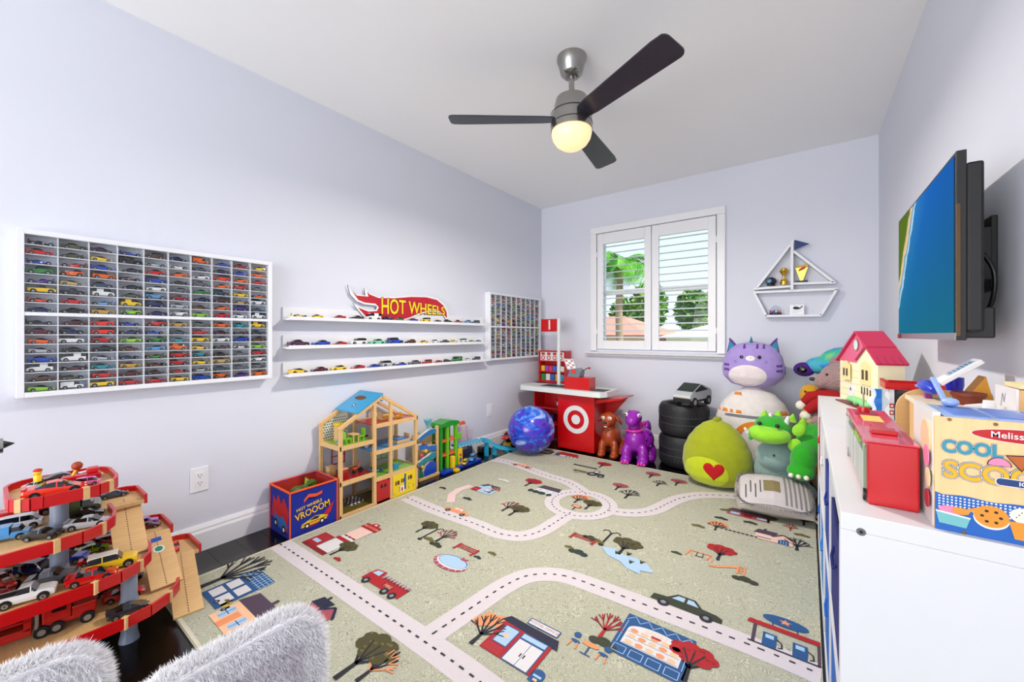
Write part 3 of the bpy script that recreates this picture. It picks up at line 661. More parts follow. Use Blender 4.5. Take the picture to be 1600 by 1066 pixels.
def gable(mb, fr, wall='pk', roof='pu', door='bl'):
    mb.drect(-.5, 0, .5, .42, I[wall], fr); mb.dpoly([(-.02, .42), (.5, .42), (.24, .66)], I[wall], fr, .1)
    mb.dpoly([(-.56, .42), (-.45, .74), (.1, .74), (-.02, .42)], I[roof], fr, .3); mb.dline([(-.06, .38), (.24, .68), (.58, .38)], .08, I[roof], fr, .5); mb.drect(-.3, .74, -.22, .86, I[roof], fr, .2)
    mb.dpoly([(.12, 0), (.4, 0), (.4, .22)] + [(.26 + .14 * math.cos(t * PI / 8), .22 + .08 * math.sin(t * PI / 8)) for t in range(9)] + [(.12, .22)], I[door], fr, .6)
    for x in (.19, .26, .33): mb.dline([(x, 0), (x, .26)], .015, I['lbl'], fr, .9)
    mb.drect(-.44, .16, -.06, .27, I['wh'], fr, .6); mb.dline([(-.44, .15), (-.06, .15)], .05, I['dk'], fr, .7)
def longhouse(mb, fr):
    mb.drect(-.5, 0, .5, .26, I['ros'], fr); mb.dpoly([(-.53, .26), (.53, .26), (.38, .48), (-.42, .48)], I['pu'], fr, .3); mb.drect(-.1, 0, .1, .2, I['red'], fr, .5)
    for x in (-.42, .2): mb.drect(x, .06, x + .22, .2, I['lbl'], fr, .5); mb.dline([(x + .11, .06), (x + .11, .2)], .015, I['wh'], fr, .8)
    for k in range(7): mb.dline([(-.42 + k * .14, .28), (-.38 + k * .12, .46)], .012, I['ros'], fr, .6)
def bluehouse(mb, fr):
    mb.drect(-.4, 0, .4, .5, I['lbl'], fr); mb.dpoly([(-.46, .5), (.5, .5), (.3, .78), (-.3, .78)], I['pu'], fr, .2); mb.dpoly([(-.3, .5), (.1, .5), (-.1, .72)], I['lbl'], fr, .4)
    mb.drect(-.52, 0, -.22, .34, I['red'], fr, .6); mb.dell(-.37, .18, .06, .06, I['ros'], fr, .8); mb.drect(.0, .16, .3, .2, I['dk'], fr, .7); mb.drect(.02, .2, .1, .38, I['wh'], fr, .7)
def hedgehouse(mb, fr):
    mb.drect(-.3, 0, .5, .34, I['wh'], fr); mb.dpoly([(-.36, .34), (.56, .34), (.5, .66), (-.26, .66)], I['pu'], fr, .3)
    for x in (-.2, .1, .36): mb.drect(x, .1, x + .1, .28, I['lbl'], fr, .5)
    for x, w in ((-.42, .1), (-.2, .12), (.05, .16), (.36, .1)): mb.dell(x, -.04, w, .12, I['gr'], fr, .7, 10)
def barn(mb, fr):
    mb.drect(-.5, 0, .5, .2, I['wh'], fr); mb.dpoly([(-.5, .2), (.58, .14), (.36, .52), (-.34, .52)], I['red'], fr, .3); mb.drect(-.42, .0, -.2, .2, I['bl'], fr, .5)
    for x in (.06, .2, .34): mb.drect(x, .04, x + .06, .14, I['dk'], fr, .6)
def pen(mb, fr):
    for a, b in (((-.5, 0), (.5, 0)), ((-.5, .6), (.5, .6)), ((-.5, 0), (-.5, .6)), ((.5, 0), (.5, .6))): mb.dline([a, b], .16, I['dk'], fr)
def tractor(mb, fr):
    mb.drect(-.5, .1, -.08, .26, I['oll'], fr); mb.dell(-.32, .06, .08, .08, I['gy'], fr, .4, 12); mb.drect(.1, .16, .5, .3, I['oli'], fr, .1); mb.drect(.1, .3, .28, .5, I['dk'], fr, .1); mb.drect(.13, .33, .25, .46, I['wh'], fr, .4)
    mb.dline([(-.1, .16), (.1, .2)], .03, I['dk'], fr)
    for x, r in ((.14, .16), (.44, .11)): mb.dring(x, r, r * .55, r, I['dk'], fr, .8, 16); mb.dell(x, r, r * .5, r * .5, I['gy'], fr, .7, 12)
def fence(mb, fr):
    for k in range(11): mb.drect(-.5 + k * .092, -.03, -.44 + k * .092, .1, I['dk'], fr, .01 * k)
    mb.dline([(-.5, .05), (.5, .05)], .03, I['dk'], fr, .5)
def pool(mb, fr):
    mb.dell(0, .2, .5, .28, I['ros'], fr, 0, 28); mb.dell(.02, .25, .46, .25, I['wh'], fr, .3, 28); mb.dell(.02, .27, .43, .22, I['bl'], fr, .5, 28); mb.dell(.02, .26, .41, .205, I['lbl'], fr, .7, 28)
    for k in range(9): t = PI + k * PI / 8; mb.dline([(.44 * math.cos(t), .22 + .2 * math.sin(t)), (.5 * math.cos(t), .2 + .28 * math.sin(t))], .015, I['wh'], fr, .9)
    mb.dpoly([(.1, .42), (.26, .42), (.3, .55), (.2, .5), (.12, .55)], I['ros'], fr, 1)
def pond(mb, fr):
    mb.dpoly([(-.5, .42), (-.3, .5), (-.1, .4), (.15, .42), (.35, .34), (.5, .16), (.3, .1), (.34, 0), (.1, .04), (-.05, .16), (-.3, .22)], I['lbl'], fr)
    for x, y in ((-.2, .34), (.1, .2), (.25, .3), (-.02, .42)):
        for q in (-.5, 0, .5): mb.dline([(x, y), (x + math.sin(q) * .08, y + .1)], .022, I['ol'], fr, .6)
def slide(mb, fr):
    mb.dline([(-.5, 0), (-.3, .04), (-.05, .22), (.2, .36)], .09, I['or_'], fr)
    for x in (.22, .4): mb.dline([(x, 0), (x, .46)], .05, I['or_'], fr, .2)
    for y in (.1, .22, .34, .44): mb.dline([(.2, y), (.42, y)], .04, I['or_'], fr, .3)
def swing(mb, fr):
    for x in (-.4, .4): mb.dline([(x - .12, 0), (x, .5), (x + .12, 0)], .06, I['or_'], fr)
    mb.dline([(-.42, .5), (.42, .5)], .06, I['or_'], fr, .2)
    for x in (-.12, .12): mb.dline([(x, .5), (x, .16)], .025, I['dk'], fr, .3)
    mb.dline([(-.16, .15), (.16, .15)], .04, I['dk'], fr, .4)
def gas(mb, fr):
    mb.dline([(-.52, .0), (.52, .0)], .03, I['dk'], fr)
    for x in (-.45, .45): mb.drect(x - .025, 0, x + .025, .5, I['pu'], fr)
    mb.dpoly([(-.58, .5), (.58, .5), (.54, .62), (-.54, .62)], I['red'], fr, .3); mb.dell(-.02, .82, .34, .14, I['bl'], fr, .4, 28)
    for x in (-.2, .16): mb.drect(x - .01, .6, x + .01, .72, I['bl'], fr, .2)
    mb.dpoly([(-.02 + (.1 if k % 2 == 0 else .042) * math.sin(k * PI / 5), .82 + (.09 if k % 2 == 0 else .038) * math.cos(k * PI / 5)) for k in range(10)], I['or_'], fr, .8)
    for x in (-.22, .2): mb.drect(x - .1, 0, x + .1, .36, I['bl'], fr, .2); mb.drect(x - .06, .22, x + .06, .32, I['lbl'], fr, .5); mb.dline([(x + .1, .26), (x + .17, .2), (x + .18, .08), (x + .12, .06)], .02, I['dk'], fr, .6)
def postoffice(mb, fr):
    mb.drect(-.5, 0, .5, .72, I['red'], fr); mb.dpoly([(-.58, .72), (.6, .66), (.52, .86), (-.48, .88)], I['nv'], fr, .3)
    mb.drect(-.42, .22, -.12, .66, I['bl'], fr, .5); mb.drect(-.4, .24, -.14, .64, I['lbl'], fr, .7); mb.drect(-.32, .4, -.22, .48, I['lor'], fr, .9)
    mb.drect(-.06, 0, .44, .68, I['bl'], fr, .5); mb.drect(-.04, .02, .19, .52, I['wh'], fr, .7); mb.drect(.2, .02, .42, .52, I['wh'], fr, .7); mb.drect(-.04, .56, .42, .66, I['lbl'], fr, .7)
    for x in (.16, .23): mb.drect(x - .012, .2, x + .012, .28, I['dk'], fr, 1)
    mb.drect(-.16, .9, .46, 1.06, I['bl'], fr, .4); mb.drect(-.14, .92, .44, 1.04, I['wh'], fr, .6); mb.dtext('POSTAL OFFICE', .15, .98, .082, I['ros'], fr, 1)
    for k in range(4): mb.dline([(-.46, .05 + k * .04), (-.14, .05 + k * .04)], .008, I['ros'], fr, .5)
def mailbox(mb, fr):
    mb.dpoly([(-.3, 0), (.3, 0), (.3, .5)] + [(.3 * math.cos(t * PI / 8), .5 + .25 * math.sin(t * PI / 8)) for t in range(9)] + [(-.3, .5)], I['bl'], fr); mb.drect(-.2, .3, .2, .42, I['lbl'], fr, .5); mb.drect(-.1, .1, .1, .22, I['lor'], fr, .5); mb.dell(.5, .08, .2, .12, I['dk'], fr, .2, 10)
def bakery(mb, fr):
    mb.drect(-.5, 0, .5, .9, I['bl'], fr); mb.dpoly([(-.4, .24), (.4, .24), (.4, .58)] + [(.4 * math.cos(t * PI / 12), .58 + .16 * math.sin(t * PI / 12)) for t in range(13)] + [(-.4, .58)], I['wh'], fr, .3)
    for y in (.26, .4, .52):
        mb.dline([(-.38, y), (.38, y)], .012, I['gy'], fr, .5)
        for k in range(5): mb.dell(-.3 + k * .15, y + .05, .06, .042, I['or_' if (k + int(y * 10)) % 2 else 'lor'], fr, .7, 12)
    mb.dtext('BAKERY', 0, .66, .09, I['lor'], fr, .8); mb.drect(-.06, .58, .08, .62, I['red'], fr, .9)
    for k in range(4): mb.dline([(-.46 + k * .24, .04), (-.28 + k * .24, .04), (-.28 + k * .24, .18), (-.46 + k * .24, .18), (-.46 + k * .24, .04)], .01, I['lbl'], fr, .5)
    for k in range(5): mb.dline([(-.48 + k * .2, .76), (-.38 + k * .2, .88), (-.28 + k * .2, .76)], .01, I['lbl'], fr, .5)
    for x in (-.45, .45): mb.dline([(x, .22), (x, .74)], .01, I['lbl'], fr, .5)
def cafe(mb, fr):
    mb.dell(0, .4, .22, .08, I['or_'], fr, .2, 14); mb.dline([(0, .38), (0, .05)], .04, I['bl'], fr); mb.dline([(-.14, .04), (.14, .04)], .03, I['bl'], fr)
    for s in (-1, 1): mb.dell(s * .42, .52, .1, .1, I['bl'], fr, .3, 14); mb.dell(s * .38, .3, .13, .05, I['bl'], fr, .4, 12); mb.dline([(s * .46, .3), (s * .5, .05)], .04, I['or_'], fr); mb.dline([(s * .3, .3), (s * .28, .05)], .04, I['or_'], fr)
def board(mb, fr): mb.dline([(0, 0), (0, .5)], .07, I['dk'], fr); mb.drect(-.3, .4, .3, .7, I['red'], fr, .3); mb.drect(-.22, .47, .22, .63, I['lor'], fr, .6)
def steps(mb, fr):
    for k in range(9): mb.drect(-.5 + k * .114, -.03, -.42 + k * .114, .05, I['pu'], fr, .01 * k)
def dots(mb, fr):
    for r in range(4):
        for k in range(9): mb.dell(-.5 + k * .12 + r * .03, -.2 + r * .14, .018, .018, I['ros' if r % 2 else 'gy'], fr, 0, 6)
def cloud(mb, fr):
    for x, y, r in ((-.3, .1, .2), (0, .16, .25), (.3, .1, .2)): mb.dell(x, y, r, r * .6, I['wh'], fr, x * .1, 12)
PL = [('printed_tree', 304, 922, bare, .30, dict(c='dk', tip='dk')), ('printed_shop', 325, 940, shop, .16, {}), ('printed_tractor', 338, 950, pcar, .12, dict(c='yl', w='oll')),
      ('printed_cottage', 338, 978, cottage, .16, {}), ('printed_house', 478, 968, gable, .14, dict(wall='ros', roof='nv', door='red')),
      ('printed_fire_station', 487, 858, firestation, .20, {}), ('printed_tree', 515, 868, tree, .13, {}), ('printed_bush', 524, 876, bush, .05, dict(c='red', c2='drd')),
      ('printed_fire_truck', 583, 924, firetruck, .24, {}), ('printed_tree', 522, 1062, tree, .2, {}), ('printed_tree', 556, 1066, bare, .16, dict(tip='or_')),
      ('printed_tree', 650, 832, tree, .13, {}), ('printed_lamp', 655, 843, lamp, .15, {}), ('printed_tree', 680, 847, bare, .15, dict(tip='ros')), ('printed_bush', 677, 854, bush, .08, {}), ('printed_bush', 667, 845, bush, .07, dict(c='oll')),
      ('printed_bench', 721, 864, bench, .13, {}), ('printed_pool', 694, 886, pool, .19, {}), ('printed_bush', 744, 873, bush, .045, dict(c='gr')), ('printed_bush', 767, 867, bush, .05, dict(c='oll')),
      ('printed_tree', 784, 799, bare, .16, dict(tip='ros')), ('printed_tree', 795, 806, tree, .15, {}), ('printed_car', 707, 803, pcar, .19, dict(c='or_', w='wh')),
      ('printed_tree', 897, 786, bare, .14, dict(leaf='or_')), ('printed_tree', 914, 796, tree, .14, {}), ('printed_sign', 894, 797, board, .1, {}),
      ('printed_bench', 907, 847, bench, .14, {}), ('printed_bush', 920, 843, bush, .08, {}), ('printed_bush', 930, 848, bush, .08, dict(c='oll')), ('printed_lamp', 938, 852, lamp, .17, {}), ('printed_tree', 966, 867, tree, .17, {}), ('printed_pond', 968, 887, pond, .27, {}), ('printed_bush', 900, 867, bush, .1, dict(c='gr')), ('printed_bush', 888, 857, bush, .05, dict(c='oll')),
      ('printed_tree', 735, 1007, bare, .17, dict(leaf='or_')), ('printed_post_office', 786, 1033, postoffice, .20, {}), ('printed_mailbox', 832, 1068, mailbox, .07, {}),
      ('printed_cafe', 912, 1025, cafe, .13, {}), ('printed_tree', 936, 998, bare, .15, dict(c='red', tip='drd')), ('printed_bush', 938, 1012, bush, .1, {}), ('printed_bakery', 1003, 1042, bakery, .23, {}), ('printed_tree', 1068, 1066, tree, .17, dict(leaf='red', leaf2='drd')),
      ('printed_car', 1066, 960, pcar, .25, dict(c='oli', w='lbl')), ('printed_gas_station', 1226, 1022, gas, .20, {}),
      ('printed_house', 1168, 810, longhouse, .21, {}), ('printed_house', 1208, 848, gable, .16, {}), ('printed_tree', 1200, 818, tree, .1, {}), ('printed_tree', 1256, 822, tree, .14, {}), ('printed_tree', 1235, 830, bare, .09, dict(c='red', tip='drd')), ('printed_tree', 1245, 861, bare, .15, {}), ('printed_bush', 1253, 839, bush, .07, dict(c='oll')),
      ('printed_tree', 1117, 829, bare, .12, dict(leaf='or_')), ('printed_steps', 1154, 833, steps, .17, {}), ('printed_bush', 1090, 824, bush, .07, dict(c='oll')), ('printed_bush', 1126, 812, bush, .07, dict(c='gr')), ('printed_bush', 1172, 819, bush, .07, {}), ('printed_bush', 1136, 800, bush, .08, dict(c='oll')),
      ('printed_swing', 1091, 873, swing, .11, {}), ('printed_slide', 1137, 893, slide, .15, {}), ('printed_tree', 1121, 876, tree, .15, dict(leaf='red', leaf2='drd')), ('printed_bush', 1056, 866, bush, .05, {}), ('printed_bush', 1163, 911, bush, .1, {}),
      ('printed_house', 751, 770, bluehouse, .18, {}), ('printed_tree', 762, 771, bare, .12, dict(tip='or_')), ('printed_cloud', 786, 752, cloud, .1, {}), ('printed_bush', 728, 781, bush, .07, dict(c='gr')), ('printed_bush', 690, 764, bush, .06, {}),
      ('printed_house', 845, 770, hedgehouse, .18, {}), ('printed_tree', 820, 760, tree, .15, dict(leaf='red', leaf2='drd')),
      ('printed_farm', 880, 714, barn, .22, {}), ('printed_pen', 848, 708, pen, .13, {}), ('printed_field', 852, 723, dots, .18, {}), ('printed_car', 812, 730, pcar, .19, dict(c='or_', w='wh')), ('printed_fence', 914, 730, fence, .2, {}), ('printed_tree', 936, 731, tree, .14, dict(leaf='red', leaf2='red')), ('printed_tractor', 915, 742, tractor, .24, {}),
      ('printed_tree', 961, 766, tree, .13, dict(leaf='ros', leaf2='oll')), ('printed_tree', 976, 779, bare, .17, {}), ('printed_tree', 1014, 747, tree, .13, dict(leaf='ros', leaf2='oll')), ('printed_tree', 1026, 760, bare, .13, {}), ('printed_tree', 1055, 759, tree, .13, dict(leaf='ros', leaf2='oll'))]
for i, (nm, px, py, fn, s, k) in enumerate(PL): place(nm, px, py, fn, s, **k)

# ------------------------------------------------------------------ ceiling fan
FX, FY = 1.411, 1.79
fan = thing('ceiling_fan', 'brushed nickel ceiling fan with three dark blades and a lit globe', 'ceiling fan', (FX, FY, 0))
MB().lathe([(.074, 2.44), (.074, 2.425), (.066, 2.405), (.055, 2.36), (.04, 2.345), (.02, 2.343)], (0, 0, 0), M_steel).build('canopy', fan, smooth=40)
MB().lathe([(.014, 2.345), (.014, 2.255), (.03, 2.25), (.032, 2.243)], (0, 0, 0), M_steel, n=20).build('downrod', fan, smooth=40)
MB().lathe([(.02, 2.262), (.05, 2.25), (.078, 2.232), (.086, 2.2), (.088, 2.155), (.101, 2.15), (.103, 2.105), (.104, 2.1), (.104, 2.07), (.09, 2.066)], (0, 0, 0), M_steel, n=40).build('motor_housing', fan, smooth=35)
g = MB()
for z in (2.1545, 2.1005): g.lathe([(.1035, z + .003), (.1055, z), (.1035, z - .003)], (0, 0, 0), M_black, n=40, caps=False)
g.build('dark_band', fan)
M_globe = mat((255, 226, 178), .3, emit=.5)
MB().lathe([(.1, 2.068), (.1, 2.055), (.094, 2.03), (.078, 2.005), (.052, 1.986), (.02, 1.978), (.001, 1.977)], (0, 0, 0), M_globe, n=36, caps=False).build('light_globe', fan, smooth=60)
M_blade = mat((52, 48, 62), .36, bump=.08, bs=220, var=.3, vs=60, coat=.15)
def blade(an):
    d = Vector((math.cos(an), math.sin(an), 0)); s = Vector((-d.y, d.x, 0)); tl = math.radians(-12)
    s2 = s * math.cos(tl) + Vector((0, 0, math.sin(tl)))
    pts = [(.085, -.04), (.14, -.05), (.55, -.068)] + [(.585 + .03 * math.sin(t), -.068 + .03 - .03 * math.cos(t)) for t in (.5, 1.0, 1.5)] + [(.615, .04)] + [(.585 + .03 * math.cos(t), .04 + .028 * math.sin(t)) for t in (.5, 1.0, 1.5)] + [(.14, .05), (.085, .04)]
    f = lambda a, b, c: d * a + s2 * b + Vector((0, 0, 2.125 + c))
    MB().prism(pts, 0, .006, M_blade, f).build('blade', fan, bevel=.0015)
base = math.atan2(-.595, -.804)
for k in (0, 1, 2): blade(base + k * 2 * PI / 3)
ld = bpy.data.lights.new('fan_lamp', 'AREA'); ld.shape = 'DISK'; ld.size = .16; ld.energy = 23.5; ld.color = (1, .93, .84)
lo = bpy.data.objects.new('fan_lamp', ld); COL.objects.link(lo); lo.parent = fan; lo.location = (0, 0, 1.972)
def Ppl(px, py, o, nrm):
    c = Vector(CAM); r = P(px, py, z=CAM[2] - (1 if py > HORIZON else -1)) - c
    o, nrm = Vector(o), Vector(nrm); return c + r * ((o - c).dot(nrm) / r.dot(nrm))
# ------------------------------------------------------------------ television on its wall bracket
tv = thing('television', 'black flat screen television showing an aerial beach, on a wall bracket', 'television', (0, 0, 0))
M_tv = mat((16, 15, 18), .5, var=.05); M_tvedge = mat((120, 96, 70), .2, .7, var=.05)
TX, TY0, TY1, TZ0, TZ1 = 2.65, 1.417, 2.164, 1.03, 1.49
c = MB(); c.box(TX + .004, TX + .022, TY0, TY1, TZ0, TZ1, M_tv); c.build('bezel', tv, bevel=.002)
MB().box(TX + .022, TX + .052, TY0 + .006, TY1 - .02, TZ0 + .02, TZ1 - .03, M_tv).build('rear_shell', tv, bevel=.006)
MB().box(TX + .022, TX + .075, TY0 + .03, TY1 - .05, TZ0 + .005, TZ0 + .08, M_tv).build('rear_vent_box', tv, bevel=.004)
MB().box(TX + .004, TX + .0105, TY0 - .003, TY0, TZ0 + .01, TZ0 + .33, M_tvedge).build('edge_strip', tv)
MB().box(TX + .001, TX + .004, TY0, TY1, TZ0, TZ0 + .018, mat((150, 152, 158), .3, .5, var=.03)).build('lower_trim', tv)
sc_ = MB().add([(TX + .003, TY0 + .012, TZ0 + .018), (TX + .003, TY1 - .008, TZ0 + .018), (TX + .003, TY1 - .008, TZ1 - .008), (TX + .003, TY0 + .012, TZ1 - .008)], [(3, 2, 1, 0)], M_tv).build('screen', tv)
ms = bpy.data.materials.new('screen_picture'); ms.use_nodes = True; n_ = ms.node_tree.nodes; l_ = ms.node_tree.links; b_ = n_['Principled BSDF']
tcx = n_.new('ShaderNodeTexCoord'); sp_ = n_.new('ShaderNodeSeparateXYZ'); l_.new(tcx.outputs['Generated'], sp_.inputs[0])
nz = n_.new('ShaderNodeTexNoise'); nz.inputs['Scale'].default_value = 9; nz.inputs['Detail'].default_value = 6; l_.new(tcx.outputs['Generated'], nz.inputs['Vector'])
def mth(op, a, b=None):
    q = n_.new('ShaderNodeMath'); q.operation = op
    for i, v in enumerate((a, b)):
        if v is None: continue
        if isinstance(v, (int, float)): q.inputs[i].default_value = v
        else: l_.new(v, q.inputs[i])
    return q.outputs[0]
a_ = mth('SUBTRACT', 1.0, sp_.outputs['Y']); s_ = mth('ADD', mth('SUBTRACT', a_, mth('MULTIPLY', sp_.outputs['Z'], .54)), .27); s_ = mth('ADD', s_, mth('MULTIPLY', mth('SUBTRACT', nz.outputs['Fac'], .5), .10))
rmp = n_.new('ShaderNodeValToRGB'); l_.new(s_, rmp.inputs[0]); E_ = rmp.color_ramp.elements
E_[0].position = 0; E_[0].color = lin((96, 120, 40)); E_[1].position = 1; E_[1].color = lin((4, 96, 166))
for p, c in ((.02, (120, 140, 60)), (.035, (214, 186, 140)), (.085, (222, 198, 160)), (.10, (70, 140, 180)), (.15, (190, 220, 232)), (.17, (50, 130, 190)), (.4, (12, 108, 186))):
    e = E_.new(p); e.color = lin(c)
mxs = n_.new('ShaderNodeMix'); mxs.data_type = 'RGBA'; l_.new(mth('MULTIPLY', mth('SUBTRACT', 1.0, sp_.outputs['Z']), mth('MULTIPLY', mth('GREATER_THAN', s_, .16), .8)), mxs.inputs[0]); l_.new(rmp.outputs[0], mxs.inputs[6]); mxs.inputs[7].default_value = lin((0, 120, 132))
b_.inputs['Base Color'].default_value = (.01, .01, .01, 1); b_.inputs['Roughness'].default_value = .25; l_.new(mxs.outputs[2], b_.inputs['Emission Color']); b_.inputs['Emission Strength'].default_value = .8; b_.inputs['Specular IOR Level'].default_value = 0.0
sc_.data.materials[0] = ms
k = MB(); k.box(RW - .012, RW, 1.60, 1.90, 1.16, 1.36, M_tv); k.build('wall_plate', tv, bevel=.002)
k = MB(); k.box(TX + .05, RW - .01, 1.60, 1.63, 1.19, 1.33, M_tv); k.box(TX + .05, RW - .01, 1.72, 1.75, 1.33, 1.352, M_tv); k.build('bracket_arm', tv, bevel=.002)
MB().box(TX + .045, TX + .065, 1.5, 1.95, 1.3, 1.345, M_tv).build('bracket_rail', tv); MB().box(TX + .045, TX + .065, 1.5, 1.95, 1.16, 1.2, M_tv).build('bracket_rail', tv)
MB().tube(catmull([(2.71, 1.52, 1.27), (2.735, 1.5, 1.2), (2.735, 1.52, 1.12), (2.72, 1.56, 1.09), (2.73, 1.52, 1.06), (2.72, 1.56, 1.04)], 8), .005, M_black).build('cable', tv, smooth=60)
tx = frame((TX, TY1 - .02, TZ0 + .009), (0, -1, 0), (0, 0, 1))
MB().drect(0, -.008, .05, .008, mat((150, 20, 40), .4, var=.05), tx, .0012).build('brand_sticker', tv)

# ------------------------------------------------------------------ sailboat shelf
YB = 3.66
def cb_(x, y): p = P(1150 + x * .1407, 360 + y * .1407, y=YB); return (p.x, p.z)
bo = thing('sailboat_shelf', 'white sailboat shaped wall shelf with a navy flag beside the window', 'shelf', (0, 0, 0))
def bbar(name, pts, w=.016):
    m = MB(); p, q = cb_(*pts[0]), cb_(*pts[1]); L = math.hypot(q[0] - p[0], q[1] - p[1]); dx, dz = (q[0] - p[0]) / L, (q[1] - p[1]) / L
    m.prism([(p[0] - dz * w / 2, p[1] + dx * w / 2), (p[0] + dz * w / 2, p[1] - dx * w / 2), (q[0] + dz * w / 2, q[1] - dx * w / 2), (q[0] - dz * w / 2, q[1] + dx * w / 2)], -(RD - .001), -YB, M_case, lambda a, b, c: (a, -c, b))
    return m.build(name, bo, bevel=.001)
bbar('mast', ((622, 112), (622, 665)), .017)
bbar('sail_edge', ((602, 160), (228, 640))); bbar('sail_shelf', ((195, 650), (606, 622)))
bbar('sail_edge', ((640, 232), (1085, 572))); bbar('sail_shelf', ((640, 592), (1105, 578)))
bbar('hull_deck', ((190, 690), (1130, 650))); bbar('hull_side', ((205, 700), (335, 950))); bbar('hull_side', ((1118, 655), (945, 942))); bbar('hull_bottom', ((322, 952), (950, 944)))
MB().prism([cb_(648, 105), cb_(812, 148), cb_(648, 215)], -(YB + .012), -YB, mat((24, 58, 122), .5, var=.04), lambda a, b, c: (a, -c, b)).build('flag', bo)
def onb(x, y, dy=.036): a = cb_(x, y); return (a[0], YB + dy, a[1] + .0045)
gold = mat((232, 196, 92), .22, .85, var=.05)
h = onb(385, 615); t = thing('toy_helmet', 'small black and blue toy helmet on the left sail shelf', 'helmet', h); t.scale = (1.25, 1.25, 1.25)
MB().ball((0, 0, .026), (.03, .028, .026), mat((28, 34, 56), .2, coat=.5, var=.1), 20, 12).build('shell', t, smooth=60); MB().ball((-.006, -.012, .026), (.022, .018, .018), mat((120, 160, 190), .1, .4, var=.2), 16, 10).build('visor', t, smooth=60); MB().lathe([(.022, 0), (.022, .006)], (0, 0, 0), M_black, n=16).build('base', t)
h = onb(530, 605); t = thing('trophy', 'small golden cup trophy with a handled top on sailboat shelf', 'trophy', h); t.scale = (1.25, 1.25, 1.25)
MB().lathe([(.02, 0), (.02, .02), (.016, .024), (.018, .03), (.008, .036)], (0, 0, 0), gold, n=16).build('base', t, smooth=40); MB().lathe([(.008, .03), (.006, .05), (.014, .066), (.024, .082), (.022, .088)], (0, 0, 0), gold, n=20).build('cup', t, smooth=40)
MB().ball((0, 0, .094), (.016, .012, .01), gold, 12, 8).build('finial', t, smooth=60)
h = onb(728, 576); t = thing('trophy', 'golden cone trophy with red emblem on a black base', 'trophy', h); t.scale = (1.25, 1.25, 1.25)
MB().box(-.03, .03, -.014, .014, 0, .009, M_black).build('base', t); MB().loft([[(-.006, -.006, .009), (.006, -.006, .009), (.006, .006, .009), (-.006, .006, .009)], [(-.03, -.008, .085), (.03, -.008, .085), (.03, .008, .085), (-.03, .008, .085)], [(-.022, -.006, .098), (.03, -.006, .104), (.03, .006, .104), (-.022, .006, .098)]], gold).build('cone', t)
MB().prism([(-.018, .062), (.014, .076), (.026, .092), (.006, .09), (-.012, .078)], .008, .0095, mat((176, 30, 40), .4, var=.05), lambda a, b, c: (a, -c, b)).build('emblem', t)
h = onb(435, 940); t = thing('snow_globe', 'small clear snow globe with red and blue skyline on boat hull', 'snow globe', h); t.scale = (1.25, 1.25, 1.25)
MB().lathe([(.032, 0), (.032, .008), (.03, .012)], (0, 0, 0), mat((46, 70, 96), .4, var=.1), n=20).build('base', t); MB().ball((0, 0, .034), .024, glass_mat('globe_glass', (.9, .93, .95), .12), 20, 12).build('dome', t, smooth=60)
q = MB(); [q.box(-.03 + k * .01, -.022 + k * .01, -.02, -.012, .012, .012 + hh, mat(cc, .5, var=.05)) for k, (hh, cc) in enumerate(((.016, (180, 40, 40)), (.01, (40, 60, 150)), (.014, (40, 60, 150)), (.008, (230, 230, 230)), (.012, (180, 60, 40)), (.015, (200, 120, 90))))]; q.build('skyline', t)
h = onb(675, 940); t = thing('whale_plaque', 'white square plaque with a navy whale inside the boat hull', 'plaque', h)
MB().box(-.045, .045, -.004, .012, 0, .076, M_white).build('panel', t, bevel=.001); q = MB(); ff = frame((0, -.0046, 0), (1, 0, 0), (0, 0, 1), (0, -1, 0)); nv = mat((26, 34, 74), .6, var=.03)
q.dpoly([(-.024, .044), (-.022, .056), (-.01, .062), (.006, .058), (.018, .05), (.026, .056), (.024, .064), (.032, .062), (.038, .066), (.034, .056), (.028, .05), (.02, .042), (.006, .038), (-.012, .038)], nv, ff); q.dline([(-.012, .064), (-.016, .07)], .0015, nv, ff)
for z in (.026, .014): q.dline([(-.034 + k * .0032, z + .003 * math.sin(k * 1.9)) for k in range(21 if z > .02 else 15)], .0008, mat((120, 124, 132), .6, var=.02), ff)
q.build('print', t)

# ------------------------------------------------------------------ white cube units along the right wall
UZ, UX = .73, 2.41; M_unit = mat((224, 224, 226), .4, var=.01)
def unit(y0, y1, label, caps):
    t = thing('cube_unit', label, 'shelf unit', (0, 0, 0)); th = .03
    MB().box(UX, RW - .002, y0, y1, UZ - th, UZ, M_unit).build('top_panel', t, bevel=.0015)
    for y in (y0, y1 - th): MB().box(UX, RW - .002, y, y + th, .0, UZ - th, M_unit).build('side_panel', t, bevel=.0015)
    MB().box(UX, RW - .002, y0 + th, y1 - th, .0, th, M_unit).build('bottom_panel', t); ym = (y0 + y1) / 2
    MB().box(UX, RW - .002, ym - .009, ym + .009, th, UZ - th, M_unit).build('divider', t); MB().box(UX, RW - .002, y0 + th, ym - .009, .355, .373, M_unit).build('shelf', t); MB().box(UX, RW - .002, ym + .009, y1 - th, .355, .373, M_unit).build('shelf', t)
    MB().box(RW - .006, RW - .003, y0 + th, y1 - th, th, UZ - th, M_unit).build('back_panel', t)
    for x in caps: q = MB(); q.cyl((x, y0 - .0012, .702), (x, y0, .702), .0065, mat((120, 120, 124), .4, .3, var=.05), n=14); q.cyl((x, y0 - .0016, .702), (x, y0 - .001, .702), .003, M_black, n=6); q.build('screw_cap', t)
    return ym
